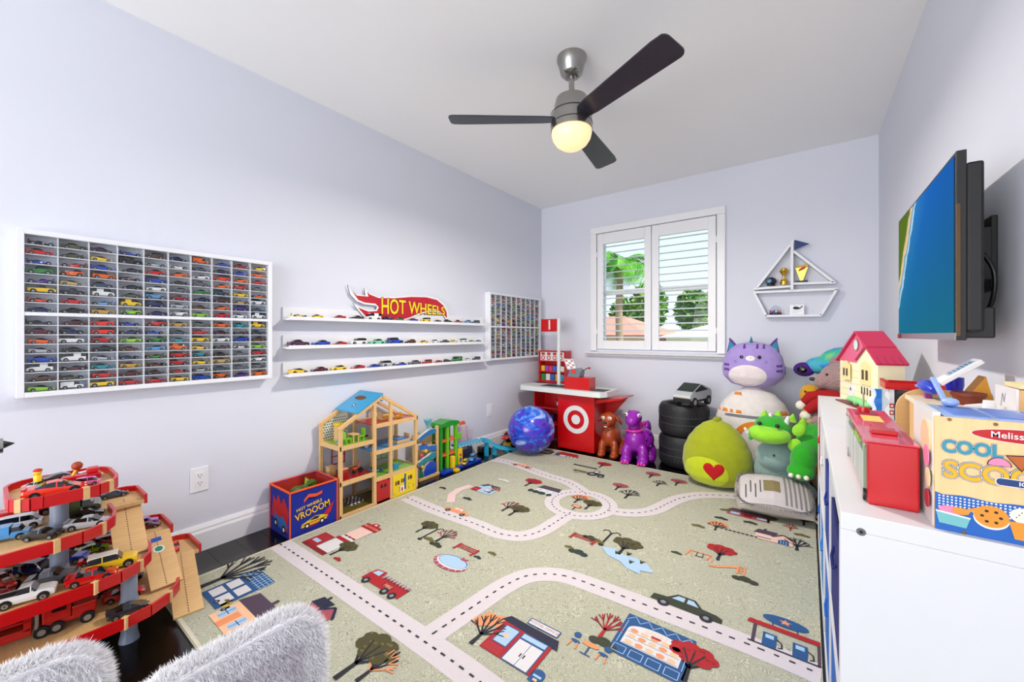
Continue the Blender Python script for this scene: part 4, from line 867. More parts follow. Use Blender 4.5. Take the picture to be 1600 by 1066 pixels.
for y0, y1, lb, caps, bins in ((.912, 1.752, 'white cube shelf unit carrying the ice cream counter and red case', (2.438, 2.73), ((38, 110, 190), (24, 40, 120), (44, 120, 200), (30, 60, 150))), (1.756, 2.6, 'white cube shelf unit carrying the cream and pink toy house', (), ((60, 150, 214), (220, 220, 224), (44, 120, 200), (200, 60, 60)))):
    ym = unit(y0, y1, lb, caps); i = 0
    for ya, yb in ((y0 + .034, ym - .013), (ym + .013, y1 - .034)):
        for za in (.031, .374):
            cc = bins[i]; i += 1; h = .27 if za < .1 else .25
            nm = {(38, 110, 190): 'mid blue', (24, 40, 120): 'navy', (44, 120, 200): 'bright blue', (30, 60, 150): 'royal blue', (60, 150, 214): 'sky blue', (220, 220, 224): 'white', (200, 60, 60): 'red'}[cc]
            t = thing('storage_box', '%s fabric storage box on the %s shelf of the unit %s' % (nm, 'lower' if za < .1 else 'upper', 'under the red case' if y0 < 1 else 'under the toy house'), 'box', (0, 0, za))
            q = MB(); w = .005; x0, x1 = UX + .004, RW - .03; fm = fabric(cc)
            q.box(x0, x1, ya, yb, 0, w, fm); q.box(x0, x0 + w, ya, yb, w, h, fm); q.box(x1 - w, x1, ya, yb, w, h, fm); q.box(x0 + w, x1 - w, ya, ya + w, w, h, fm); q.box(x0 + w, x1 - w, yb - w, yb, w, h, fm); q.build('body', t)
            MB().tube([(x0 - .001, (ya + yb) / 2 - .05, h * .72), (x0 - .006, (ya + yb) / 2 - .03, h * .66), (x0 - .006, (ya + yb) / 2 + .03, h * .66), (x0 - .001, (ya + yb) / 2 + .05, h * .72)], .003, fm).build('handle', t)

# toy house, cream walls and pink roof
ho = Vector((2.492, 2.575, UZ)); hu = Vector((.253, -.967, 0)).normalized(); hv = Vector((.967, .253, 0)).normalized()
th_ = thing('toy_house', 'cream toy house with a pink pitched roof on the cube unit', 'toy house', (0, 0, 0))
hf = lambda a, b, c=0: ho + hu * a + Vector((0, 0, b)) + hv * c
def hp(x, y): p = Ppl(1290 + x * .1501, 500 + y * .1501, ho, hv) - ho; return (p.dot(hu), p.z)
cream = mat((248, 240, 206), .4, var=.02); pinkm = mat((206, 52, 100), .4, var=.05); pinkl = mat((226, 112, 146), .45, var=.04); dkp = mat((176, 36, 84), .4, var=.04)
Dp = .085
g1, e1, j1, pk2, e2 = hp(322, 132), hp(130, 410), hp(330, 415), hp(430, 285), hp(545, 452)
xr = e2[0]
MB().prism([(0, 0), (j1[0], 0), (j1[0], e1[1]), (0, e1[1])], .006, Dp, cream, hf).build('wall', th_)
MB().prism([(j1[0], 0), (xr, 0), (xr, e2[1]), pk2, (j1[0], j1[1])], 0, Dp, cream, hf).build('wall', th_)
MB().prism([(e1[0] - .004, e1[1]), (j1[0], e1[1] - .004), (g1[0] + .062, (g1[1] + e2[1]) / 2), g1], .002, .01, pinkl, hf).build('gable_siding', th_)
def slab(p, q, t, m, nm): L = math.hypot(q[0] - p[0], q[1] - p[1]); nx, ny = -(q[1] - p[1]) / L * t, (q[0] - p[0]) / L * t; return MB().prism([p, q, (q[0] + nx, q[1] + ny), (p[0] + nx, p[1] + ny)], -.008, Dp + .008, m, hf).build(nm, th_)
slab((e1[0] - .008, e1[1] - .008), g1, .008, pinkm, 'roof'); slab(g1, (pk2[0] + .012, pk2[1] - .004), .008, pinkm, 'roof'); slab((j1[0], j1[1] - .004), pk2, .007, dkp, 'roof'); slab(pk2, (e2[0] + .008, e2[1] - .008), .009, pinkm, 'roof')
for k in range(4):
    cc_ = .004 + k * .024; MB().bar(hf(pk2[0] + .006, pk2[1] + .004, cc_), hf(e2[0] + .012, e2[1] - .002, cc_), .004, .004, dkp).build('roof_rib', th_)
rw_ = hp(315, 260); q = MB(); q.dell(rw_[0], rw_[1], .026, .028, mat((180, 150, 120), .4, .3, var=.1), hf, .0, 24); q.dell(rw_[0], rw_[1], .021, .023, mat((210, 230, 226), .1, var=.1), hf, -.001, 24); q.build('round_window', th_)
for cx, cy, w, h in ((222, 540, .04, .036), (425, 575, .044, .042)):
    a, b = hp(cx, cy); q = MB(); q.prism([(a - w, b - h), (a + w, b - h), (a + w, b + h), (a, b + h * 1.5), (a - w, b + h)], -.006, 0, mat((240, 226, 170), .4, var=.03), hf); q.build('window_surround', th_)
    q = MB()
    for s in (-1, 1): q.drect(a + s * w * .42 - w * .25, b - h * .5, a + s * w * .42 + w * .25, b + h * .5, mat((92, 64, 40), .4, var=.1), hf, -.0065)
    q.build('pane', th_)
a, b = hp(272, 740); q = MB(); q.prism([(a - .022, 0), (a + .022, 0), (a + .022, b + .03), (a - .022, b + .03)], -.004, .006, M_white, hf); q.build('front_door', th_); q = MB(); q.dell(a, b + .01, .007, .008, mat((90, 84, 80), .4, var=.1), hf, -.005, 12); q.build('door_knocker', th_)
a, b = hp(425, 745); q = MB()
for k in range(4): q.drect(a - .05 + k * .027, b - .016, a - .038 + k * .027, b + .016, mat((92, 64, 40), .4, var=.1), hf, -.001)
q.build('ground_window', th_)
q = MB(); r_ = random.Random(5)
for k in range(16): q.ball(hf(.2 + k * .012, .0145 + r_.uniform(0, .012), -.02), (.015, .013, .013), mat((150, 216, 150), .6, var=.15, vs=40), 10, 6)
q.build('hedge', th_, smooth=60); MB().prism([(.1, 0), (xr, 0), (xr, .005), (.1, .005)], -.045, 0, mat((130, 50, 60), .5, var=.05), hf).build('path', th_)
MB().box(-.01, .01, -.012, .012, -.012, .02, pinkm, lambda x, y, z: hf(g1[0] - .03 + x, g1[1] - .015 + z, .03 + y)).build('chimney', th_, bevel=.003)
for z in (.03, .06, .09, .12, .15): MB().prism([(0, z), (xr, z), (xr, z + .0012), (0, z + .0012)], -.0009, 0, mat((226, 216, 176), .5, var=.02), hf).build('siding_line', th_)

# red fire station toy next to the house
fo = Vector((2.607, 1.99, UZ)); fs_ = thing('toy_fire_station', 'red roofed toy fire station with dark grid door beside toy house', 'toy building', fo)
W_, D_, H_ = .15, .12, .115
redp = plastic((206, 16, 24)); q = MB(); q.box(0, .012, 0, D_, 0, H_, M_white); q.box(W_ - .012, W_, 0, D_, 0, H_, M_white); q.box(.012, W_ - .012, D_ - .008, D_, 0, H_, M_white); q.build('walls', fs_)
MB().box(.012, W_ - .012, .004, .009, 0, .1, mat((44, 48, 56), .5, var=.1)).build('roller_door', fs_)
q = MB()
for k in range(9): q.box(.012 + .0155 * (k + .1), .012 + .0155 * (k + .1) + .002, .002, .004, 0, .1, mat((24, 26, 32), .5)); q.box(.012, W_ - .012, .002, .004, .011 * k, .011 * k + .002, mat((24, 26, 32), .5))
q.build('door_grid', fs_)
q = MB(); q.box(-.014, W_, -.012, D_, H_, H_ + .006, redp); q.box(-.014, W_, -.012, -.006, H_ + .006, H_ + .024, redp); q.box(-.014, -.008, -.006, D_, H_ + .006, H_ + .024, redp); q.box(-.008, W_, D_ - .006, D_, H_ + .006, H_ + .024, redp); q.build('roof', fs_, bevel=.002)
for k in range(5): MB().box(-.016, -.005, -.008 + k * .026, .004 + k * .026, H_ + .024, H_ + .031, redp).build('battlement', fs_)
for z in (.03, .055): MB().box(-.001, .011, -.004, 0, z - .008, z + .008, redp).build('lamp_box', fs_, bevel=.001); 
for z in (.03, .055): MB().cyl((.005, -.0055, z), (.005, -.004, z), .004, M_lamp, n=10).build('lamp', fs_)
# blue and white crinkled packet leaning on it
q = MB(); r_ = random.Random(2); n = 10; secs = []
for k in range(n + 1):
    z = k / n * .118; w = .024 + .008 * math.sin(k * 1.3); secs.append([(-w + r_.uniform(-.002, .002), -.006, z), (0, -.012 + r_.uniform(-.003, .003), z), (w, -.005, z), (0, .004, z)])
t = thing('foil_packet', 'crinkled blue and white packet leaning on the toy fire station', 'packet', (2.572, 1.955, UZ)); mw = mat((222, 232, 240), .25, var=.1, vs=40); mbp = mat((34, 130, 208), .25, var=.15, vs=40)
q.loft(secs, mw); q.build('wrapper', t, smooth=25); q = MB(); q.loft([[(a[0][0] * .4, a[1][1] - .0012, a[0][2]), (a[1][0] + .008, a[1][1] - .0016, a[0][2]), (a[1][0] + .008, a[1][1] - .0005, a[0][2]), (a[0][0] * .4, a[1][1] - .0003, a[0][2])] for a in secs], mbp); q.build('blue_stripe', t, smooth=25)

# red carry case with clear side
rc_ = thing('red_case', 'glossy red plastic carry case with a clear side by ice cream counter', 'toy case', (0, 0, 0)); rp_ = plastic((200, 14, 30)); pkt = mat((222, 84, 104), .14, coat=.6, var=.25, vs=14)
x0, x1, y0, y1, zt = 2.447, 2.5215, .982, 1.385, .848
MB().box(x0 + .006, x1, y0, y1, UZ, zt - .004, rp_).build('shell', rc_, bevel=.003); MB().box(x0, x1 + .001, y0 - .002, y1, zt - .004, zt, pkt).build('lid', rc_, bevel=.002)
MB().box(x0, x0 + .002, y0 + .004, y1 - .004, UZ + .012, zt - .008, M_pane).build('clear_side', rc_)
q = MB(); r_ = random.Random(8)
for k in range(18): yy = y0 + .02 + k * .0205; q.box(x0 + .0035, x0 + .006, yy, yy + .018, UZ + .014, zt - .012 - r_.uniform(0, .03), mat(r_.choice([(214, 220, 206), (190, 206, 180), (230, 226, 220), (150, 170, 150)]), .5, var=.1))
q.build('insert_card', rc_)
q = MB(); q.box(x0 + .018, x1 - .018, y0 + .07, y0 + .11, zt, zt + .008, rp_); q.box(x0 + .026, x1 - .026, y0 + .115, y0 + .19, zt, zt + .005, rp_); q.build('latch', rc_, bevel=.002)
MB().box(x0 + .02, x1 - .02, y0 + .22, y0 + .3, zt, zt + .0008, mat((240, 214, 120), .4, var=.1)).build('sticker', rc_); MB().box(x0 + .012, x1 - .02, y0 + .31, y0 + .37, zt, zt + .003, dkp).build('latch_plate', rc_)
MB().cyl((x0 + .03, y1 - .06, zt), (x0 + .03, y1 - .06, zt + .014), .012, rp_, n=16).build('knob', rc_); MB().tube([(x0 + .03, y1 - .06, zt + .014), (x0 + .03, y1 - .06, zt + .05)], .0016, M_steel).build('antenna', rc_)
for yy in (y0 + .02, y1 - .04): MB().cyl((x0 + .001, yy, UZ + .012), (x0 + .005, yy, UZ + .012), .011, M_black, n=14).build('hinge_disc', rc_)

# ice cream counter
ic = thing('ice_cream_counter', 'wooden toy ice cream counter printed COOL SCOOPS with blue tray top', 'toy counter', (0, 0, 0))
X0, X1, Y0_, Y1_, ZT = 2.529, 2.748, .925, 1.075, .911
M_front = wood((244, 208, 158), (12, 1, 1)); bl = mat((38, 112, 190), .4, var=.03)
MB().box(X0, X1, Y0_, Y0_ + .008, UZ, ZT, M_front).build('front_panel', ic, bevel=.001)
MB().box(X0 - .001, X0 + .008, Y0_ + .008, Y1_, UZ, ZT + .006, mat((232, 232, 228), .4, var=.03)).build('side_panel', ic); MB().box(X1 - .008, X1, Y0_ + .008, Y1_, UZ, ZT, M_front).build('side_panel', ic); MB().box(X0 + .008, X1 - .008, Y1_ - .008, Y1_, UZ, ZT, M_front).build('back_panel', ic)
MB().box(X0 + .008, X1 - .008, Y0_ + .008, Y1_ - .008, UZ, UZ + .008, M_front).build('base_panel', ic)
tb = mat((166, 190, 232), .3, coat=.3, var=.03); q = MB(); q.box(X0 + .012, X1 - .01, Y0_ + .01, Y1_ - .006, ZT - .006, ZT + .0015, tb); q.build('ice_cream_tray', ic, bevel=.002)
for k in range(4): MB().box(X0 + .026 + k * .048, X0 + .066 + k * .048, Y0_ + .028, Y1_ - .028, ZT + .0015, ZT + .0028, mat((120, 152, 220), .3, var=.05)).build('tub_well', ic, bevel=.0005)
ff = frame((X0, Y0_, UZ), (1, 0, 0), (0, 0, 1), (0, -1, 0)); sc2 = .3752
def ip(x, y): p = P(1230 + x * sc2, 480 + y * sc2, y=Y0_); return (p.x - X0, p.z - UZ)
q = MB(); wv = [(X1 - X0, 0), (X1 - X0, .058)] + [((X1 - X0) * (1 - k / 24), .058 + .0014 * math.sin(k)) for k in range(1, 24)] + [(0, .060), (0, 0)]
q.dpoly(list(reversed(wv)), bl, ff, .0006); wh = mat((244, 246, 248), .4, var=.01)
for r in range(5):
    for k in range(46): q.drect(.004 + k * .0046, .036 + r * .0044, .0062 + k * .0046, .0382 + r * .0044, wh, ff, .0010)
q.build('blue_print', ic)
tl = mat((58, 160, 178), .4, var=.05); yl = mat((244, 186, 40), .4, var=.04); dkb = mat((40, 74, 130), .4, var=.03); ob2 = mat((52, 34, 26), .5, var=.03)
q = MB(); a, b = ip(905, 535); q.dell(a + .03, b, .065, .0115, mat((236, 226, 214), .4), ff, .0008, 36); q.dell(a + .03, b, .0635, .0102, mat((196, 20, 34), .4, var=.03), ff, .0012, 36); q.dtext('Melissa & Doug', a + .028, b, .0135, wh, ff, .0018, .006)
q.build('maker_badge', ic)
q = MB(); a, b = ip(765, 592); c0, c1 = ip(645, 640), ip(890, 640); w_ = c1[0] - c0[0]
for off, m_, z in ((.085, dkb, .0008), (.065, wh, .0012), (.045, ob2, .0016), (.028, tl, .002)): q.dtext('COOL', a, b, .027, m_, ff, z, off, w_ / (.027 * 2.75))
a, b = ip(655, 675)
for off, m_, z in ((.085, dkb, .0009), (.065, wh, .0013), (.045, ob2, .0017), (.028, yl, .0021)): q.dtext('SCOOPS', a + .064, b, .037, m_, ff, z, off, .94)
a, b = ip(975, 738); q.dpoly([(a - .026 + x, b + y) for x, y in rounded(0, .12, -.006, .006, .005)], wh, ff, .0022); q.dpoly([(a - .025 + x, b + y) for x, y in rounded(0, .118, -.005, .005, .0045)], dkb, ff, .0026); q.dtext('ICE CREAM PARLOR', a + .035, b, .0085, wh, ff, .003, .02)
q.build('lettering', ic)
q = MB(); pk = mat((240, 150, 184), .4, var=.04); cone = mat((232, 160, 60), .4, var=.04)
a, b = ip(880, 660); q.dpoly([(a + .0125 * math.cos(t * PI / 12) * 1.0, b + .0125 * math.sin(t * PI / 12)) for t in range(13)], ob2, ff, .0030); q.dpoly([(a + .0112 * math.cos(t * PI / 12), b + .0006 + .0112 * math.sin(t * PI / 12)) for t in range(13)], pk, ff, .0033)
a, b = ip(965, 650); q.dpoly([(a - .014, b + .01), (a + .013, b + .013), (a + .002, b - .013)], ob2, ff, .0030); q.dpoly([(a - .012, b + .0088), (a + .011, b + .0112), (a + .002, b - .0105)], mat((196, 110, 46), .4, var=.05), ff, .0033)
q.build('scoop_print', ic); q = MB(); a, b = ip(690, 885); q.dpoly([(a - .019, b + .010), (a + .018, b + .0055), (a + .014, b - .0095), (a - .0155, b - .0075)], mat((132, 194, 196), .4, var=.03), ff, .002); q.dpoly([(a - .0195, b + .0125), (a + .0185, b + .008), (a + .018, b + .0055), (a - .019, b + .010)], wh, ff, .0024)
q.dell(a - .001, b + .0155, .0155, .0065, pk, ff, .0018, 18); q.dell(a + .008, b + .016, .0095, .0055, cone, ff, .0026, 16); q.dline([(a + .012, b + .017), (a + .026, b + .024)], .005, cone, ff, .0027)
q.build('cup_print', ic); q = MB(); a, b = ip(848, 872); q.dell(a, b - .003, .0185, .0165, wh, ff, .0016, 26); q.dell(a, b, .018, .0165, cone, ff, .002, 26)
for k in range(6): q.dell(a + .0095 * math.cos(k * 1.05), b + .009 * math.sin(k * 1.05), .0022, .002, ob2, ff, .0026, 8)
q.build('cookie_print', ic); q = MB(); a, b = ip(985, 900); q.dpoly([(a - .015, b), (a + .015, b), (a + .009, b - .026), (a - .009, b - .026)], cone, ff, .002); q.dell(a, b + .010, .014, .0115, mat((248, 240, 220), .4), ff, .0018, 18)
for k in range(7): q.dline([(a - .008 + k * .0026, b + .006 + (k % 3) * .004), (a - .007 + k * .0026, b + .008 + (k % 3) * .004)], .0009, ob2, ff, .0024)
q.build('cone_print', ic)
for x, y in ((675, 468), (867, 488), (735, 938)): a, b = ip(x, y); p0 = ff(a, b, .0005); MB().cyl(p0, ff(a, b, .0018), .0026, mat((150, 120, 80), .3, .6, var=.1), n=10).build('screw', ic)
# menu pieces on the near side
q = MB(); q.cyl((X0 - .004, Y0_ + .045, .868), (X0 - .001, Y0_ + .045, .868), .03, mat((242, 208, 170), .5, var=.04), n=26); q.cyl((X0 - .0052, Y0_ + .03, .84), (X0 - .004, Y0_ + .03, .84), .018, pk, n=20); q.cyl((X0 - .0052, Y0_ + .02, .806), (X0 - .004, Y0_ + .02, .806), .016, mat((236, 220, 180), .5), n=20); q.cyl((X0 - .0052, Y0_ + .025, .77), (X0 - .004, Y0_ + .025, .77), .015, mat((200, 70, 90), .5), n=20); q.build('menu_token', ic)
t = thing('ice_cream_scoop', 'light blue ice cream scoop standing in the tray of the counter', 'scoop', (X0 + .02, Y1_ - .03, ZT + .003)); MB().bar((.018, 0, 0), (.002, .02, .05), .009, .005, tb).build('handle', t, bevel=.0015); MB().ball((.02, -.004, .008), (.012, .012, .008), tb, 14, 8).build('bowl', t, smooth=60)

# wooden toy counter behind, with small things on it
wc = thing('wooden_toy_counter', 'birch toy counter with a rounded end board behind the ice cream counter', 'toy counter', (0, 0, 0))
MB().box(2.60, 2.762, 1.11, 1.60, UZ, .858, M_birch_y).build('cabinet', wc, bevel=.003); MB().box(2.592, 2.764, 1.10, 1.61, .858, .87, mat((240, 224, 196), .4, var=.05)).build('worktop', wc, bevel=.002)
MB().prism([(2.574, UZ), (2.70, UZ), (2.70, .887)] + [(2.634 - .06 * math.sin(t * PI / 16), .827 + .06 * math.cos(t * PI / 16)) for t in range(9)], -1.625, -1.612, M_birch, lambda a, b, c: (a, -c, b)).build('end_board', wc, bevel=.002)
CZ = .87
p = P(1503, 628, z=CZ); p.y -= .05; t = thing('brown_bowl', 'brown terracotta toy bowl on the birch toy counter', 'bowl', p); MB().lathe([(.024, 0), (.028, .02), (.031, .022), (.031, .03), (.027, .03), (.024, .006), (.001, .005)], (0, 0, 0), mat((132, 62, 34), .5, var=.1), n=26).build('bowl', t, smooth=35)
p = P(1497, 600, z=CZ); t = thing('toy_tablet_till', 'white toy tablet till tilted on a yellow wooden wedge', 'toy till', (2.694, 1.535, CZ))
MB().prism([(-.01, 0), (.044, 0), (.03, .068)], -.028, .028, wood((216, 158, 52), (1, 1, 9)), lambda a, b, c: (a, c, b)).build('wedge_stand', t, bevel=.001)
tlm = lambda x, y, z: (-.038 + x * .76 - z * .65, y, .03 + x * .65 + z * .76)
MB().box(0, .098, -.03, .03, .012, .024, M_white, tlm).build('case', t, bevel=.002); MB().box(.028, .088, -.022, .022, .024, .0246, mat((176, 196, 216), .3, var=.1), tlm).build('display', t)
q = MB(); [q.box(.034 + k * .009, .038 + k * .009, -.018, .018 - .006 * (k % 3), .0246, .025, mat((110, 134, 170), .4), tlm) for k in range(6)]; q.build('display_lines', t)
t = thing('blue_goblet', 'dark blue plastic toy goblet standing behind the toy tablet till', 'goblet', (2.70, 1.655, UZ)); cob = plastic((30, 36, 190))
MB().lathe([(.02, 0), (.02, .004), (.004, .01), (.004, .145), (.015, .15), (.019, .17), (.019, .192), (.017, .192), (.016, .165)], (0, 0, 0), cob, n=20).build('goblet', t, smooth=35)
p = P(1462, 612, z=CZ); t = thing('blue_toy_plane', 'blue and white toy blaster lying on the birch toy counter', 'toy', (2.628, 1.545, CZ)); MB().rings([((0, .06, .03), .012), ((0, .03, .034), .017), ((0, -.03, .03), .016), ((.004, -.05, .026), .009)], plastic((40, 72, 196)), 14).build('barrel', t, smooth=40); MB().box(-.006, .008, -.004, .02, 0, .022, plastic((150, 40, 150))).build('grip', t, bevel=.002); MB().box(-.02, .02, .01, .034, .028, .034, plastic((120, 170, 230))).build('fin', t, bevel=.001)
p = P(1556, 600, z=CZ); t = thing('napkin_box', 'white and birch toy box with blue line drawing on the counter', 'box', (2.70, 1.17, CZ))
MB().box(-.03, .03, -.05, .05, 0, .072, M_birch_x).build('body', t, bevel=.001); MB().box(-.033, -.03, -.05, .05, 0, .074, M_white).build('white_panel', t); q = MB(); f2 = frame((-.0332, 0, 0), (0, -1, 0), (0, 0, 1), (-1, 0, 0)); dbl = mat((60, 90, 150), .5)
q.dline([(-.02, .035), (-.012, .06), (-.004, .045), (.002, .062)], .0015, dbl, f2, .0004)
for k in range(4): q.dline([(-.02, .012 + k * .005), (.0, .012 + k * .005)], .0015, dbl, f2, .0004)
q.build('line_drawing', t); MB().box(-.026, .02, -.04, .03, .074, .082, mat((240, 226, 180), .5, var=.1)).build('lid', t)
t = thing('white_toy_spout', 'white plastic toy dispenser spout next to the napkin box', 'toy', (2.648, 1.175, CZ)); MB().rings([((0, 0, 0), .017), ((0, 0, .02), .016), ((0, 0, .03), .010), ((0, 0, .045), .008)], M_white, 16).build('body', t, smooth=40); MB().bar((0, .0, .036), (-.03, .012, .028), .008, .008, M_white).build('nozzle', t, bevel=.002)
# ------------------------------------------------------------------ toy checkout stand in the corner
ck = thing('toy_checkout', 'red toy checkout stand with white counter and a bullseye front', 'toy checkout', (0, 0, 0)); TR = plastic((206, 10, 22)); TW = mat((226, 230, 228), .35, var=.02); gy = plastic((128, 140, 150))
MB().box(.52, .88, 3.20, 3.52, .012, .512, TR).build('cabinet', ck, bevel=.003)
q = MB(); f2 = frame((0, 3.1996, 0), (1, 0, 0), (0, 0, 1), (0, -1, 0)); bx_, bz_ = .704, .288; q.dring(bx_, bz_, .083, .125, TW, f2, .0006, 40); q.dell(bx_, bz_, .043, .043, TW, f2, .0006, 32); q.build('bullseye', ck)
MB().prism([(.09, 3.2), (.12, 3.17), (.88, 3.13), (.96, 3.135), (1.0, 3.2), (1.0, 3.46), (.09, 3.5)], .512, .556, TW).build('counter_top', ck, bevel=.012)
q = MB(); q.box(.30, .56, 3.24, 3.40, .556, .5575, mat((62, 70, 80), .5, var=.1)); q.build('conveyor_mat', ck); q = MB(); q.box(.84, .965, 3.2, 3.36, .556, .5575, mat((62, 70, 80), .5, var=.1)); q.build('conveyor_mat', ck)
MB().box(.20, .215, 3.28, 3.5, .012, .512, TR).build('side_panel', ck); MB().box(.215, .52, 3.46, 3.472, .012, .512, TR).build('back_panel', ck)
for z in (.18, .33): MB().box(.215, .52, 3.3, 3.46, z, z + .012, TR).build('inner_shelf', ck)
MB().box(.585, .835, 3.20, 3.33, .556, .664, TR).build('till_box', ck, bevel=.003); MB().box(.585, .60, 3.33, 3.44, .556, .70, TR).build('till_wing', ck)
MB().prism([(.88, .44), (1.12, .50), (1.12, .512), (.88, .475)], -3.5, -3.24, TR, lambda a, b, c: (a, -c, b)).build('side_tray', ck, bevel=.003); MB().prism([(.88, .26), (.895, .26), (1.09, .49), (.88, .44)], -3.47, -3.45, TR, lambda a, b, c: (a, -c, b)).build('tray_bracket', ck)
q = MB(); q.prism([(.60, .664), (.72, .664), (.73, .71), (.70, .742), (.635, .735)], -3.33, -3.23, gy, lambda a, b, c: (a, -c, b)); q.build('scanner', ck, bevel=.004)
MB().box(-.05, .05, -.008, .008, 0, .12, plastic((190, 196, 200)), lambda x, y, z: (.615 + x * .9 - z * .35, 3.31 + y + x * .3, .72 + z * .85)).build('price_screen', ck, bevel=.004)
q = MB()
for r in range(4):
    for k in range(3): q.box(-.035 + k * .026, -.016 + k * .026, -.0095, -.008, .02 + r * .023, .036 + r * .023, plastic((210, 40, 40) if (r + k) % 2 else (240, 240, 240)), lambda x, y, z: (.615 + x * .9 - z * .35, 3.31 + y + x * .3, .72 + z * .85))
q.build('screen_keys', ck); MB().box(.645, .69, 3.225, 3.23, .70, .73, plastic((230, 60, 60))).build('red_key', ck); MB().tube([(.72, 3.28, .71), (.78, 3.27, .745), (.80, 3.265, .748)], .004, M_black).build('card_wand', ck, smooth=60); MB().ball((.806, 3.264, .749), .011, TR, 12, 8).build('wand_tip', ck, smooth=60)
MB().box(.402, .43, 3.39, 3.41, .556, 1.205, TW).build('post', ck, bevel=.002); MB().box(.214, .402, 3.394, 3.406, 1.078, 1.203, TR).build('lane_flag', ck, bevel=.002)
MB().dtext('1', .312, 1.14, .13, TW, frame((0, 3.3936, 0), (1, 0, 0), (0, 0, 1), (0, -1, 0)), .0006, .02).build('lane_number', ck)
q = MB(); q.box(.068, .082, 3.58, 3.70, .556, .88, TR); q.box(.375, .39, 3.58, 3.70, .556, .88, TR); q.box(.082, .375, 3.69, 3.70, .556, .88, TR)
for z in (.556, .655, .765, .868): q.box(.082, .375, 3.58, 3.69, z, z + .012, TR)
q.build('candy_rack', ck); MB().box(.068, .38, 3.44, 3.69, .50, .556, TR).build('rack_base', ck)
f3 = frame((0, 3.575, 0), (1, 0, 0), (0, 0, 1), (0, -1, 0))
q = MB(); q.box(.086, .37, 3.585, 3.588, .775, .866, TW); [q.dring(.12 + .07 * k, .805, .014, .024, TR, frame((0, 3.585, 0), (1, 0, 0), (0, 0, 1), (0, -1, 0)), .0006, 16) for k in range(4)]; [q.box(.1 + .07 * k, .14 + .07 * k, 3.584, 3.585, .835, .86, TR) for k in range(4)]; q.build('sign_card', ck)
for k, cc in enumerate(((236, 200, 40), (170, 80, 190), (220, 60, 120), (60, 120, 200), (130, 200, 220), (230, 230, 220))): MB().box(.088 + k * .047, .128 + k * .047, 3.6, 3.64, .667, .72, plastic(cc)).build('candy_box', ck)
for k, cc in enumerate(((60, 150, 80), (230, 230, 230), (60, 110, 190), (220, 180, 60), (80, 160, 190))): MB().box(.088 + k * .057, .135 + k * .057, 3.6, 3.64, .568, .635, plastic(cc)).build('snack_packet', ck)
for k, (cc, lb) in enumerate((((40, 40, 130), 'navy'), ((190, 30, 30), 'red'))):
    t = thing('toy_groceries', '%s toy grocery carton on a shelf inside the toy checkout' % lb, 'toy carton', (.27 + k * .12, 3.37, .342 if k else .192)); MB().box(0, .1, 0, .06, 0, .07, plastic(cc)).build('carton', t, bevel=.003); MB().box(.02, .08, -.0008, 0, .02, .05, M_white).build('carton_label', t)

# swirl ball
M_swirl = bpy.data.materials.new('swirl'); M_swirl.use_nodes = True; n_ = M_swirl.node_tree.nodes; l_ = M_swirl.node_tree.links; b_ = n_['Principled BSDF']; b_.inputs['Roughness'].default_value = .18; b_.inputs['Coat Weight'].default_value = .5
tc_ = n_.new('ShaderNodeTexCoord'); ns = n_.new('ShaderNodeTexNoise'); ns.inputs['Scale'].default_value = 7; ns.inputs['Detail'].default_value = 4; ns.inputs['Distortion'].default_value = 1.6; mp = n_.new('ShaderNodeMapping'); mp.inputs['Scale'].default_value = (1, 1, 1.7); mp.inputs['Rotation'].default_value = (.5, .6, 0); l_.new(tc_.outputs['Object'], mp.inputs[0]); l_.new(mp.outputs[0], ns.inputs['Vector'])
rm = n_.new('ShaderNodeValToRGB'); l_.new(ns.outputs['Fac'], rm.inputs[0]); e = rm.color_ramp.elements; e[0].position = .3; e[0].color = lin((70, 30, 160)); e[1].position = .7; e[1].color = lin((190, 200, 236))
for p_, cc in ((.4, (110, 60, 200)), (.5, (40, 70, 200)), (.58, (50, 130, 226))): x_ = e.new(p_); x_.color = lin(cc)
l_.new(rm.outputs[0], b_.inputs['Base Color'])
ba = thing('play_ball', 'large glossy blue and purple marbled ball before the toy checkout', 'ball', (.425, 2.9, .2185)); MB().ball((0, 0, 0), .2055, M_swirl, 48, 32).build('shell', ba, smooth=60)
MB().rings([((.2056 * math.cos(t * PI / 24), .2056 * math.sin(t * PI / 24), -.01), .0012) for t in range(49)], mat((110, 120, 220), .3), 6, False).build('seam', ba)

# ------------------------------------------------------------------ blobs grown into one skin (hoppers and plush toys)
def blob(name, parent, balls, m, vox=.008, sm=6):
    q = MB()
    for b in balls: q.ball(b[0], b[1], m, 18, 12, R=(Matrix.Rotation(b[2][1], 3, b[2][0]) if len(b) > 2 else None))
    o = q.build(name, parent); r = o.modifiers.new('remesh', 'REMESH'); r.mode = 'VOXEL'; r.voxel_size = vox; r.use_smooth_shade = True
    s = o.modifiers.new('smooth', 'SMOOTH'); s.factor = .6; s.iterations = sm
    return o
def dot(name, parent, c, r, m): return MB().ball(c, r, m, 14, 10).build(name, parent, smooth=60)
def yawto(x, y): return math.atan2(CAM[1] - y, CAM[0] - x) + PI / 2     # local -Y faces the camera
eyew = mat((240, 240, 236), .2, coat=.4); eyeb = mat((18, 18, 22), .15, coat=.6)
t = thing('dog_hopper', 'brown rubber dog hopper toy sitting beside the red checkout stand', 'hopper toy', (1.006, 3.245, .009), .06); br = mat((172, 80, 30), .35, coat=.25, var=.06)
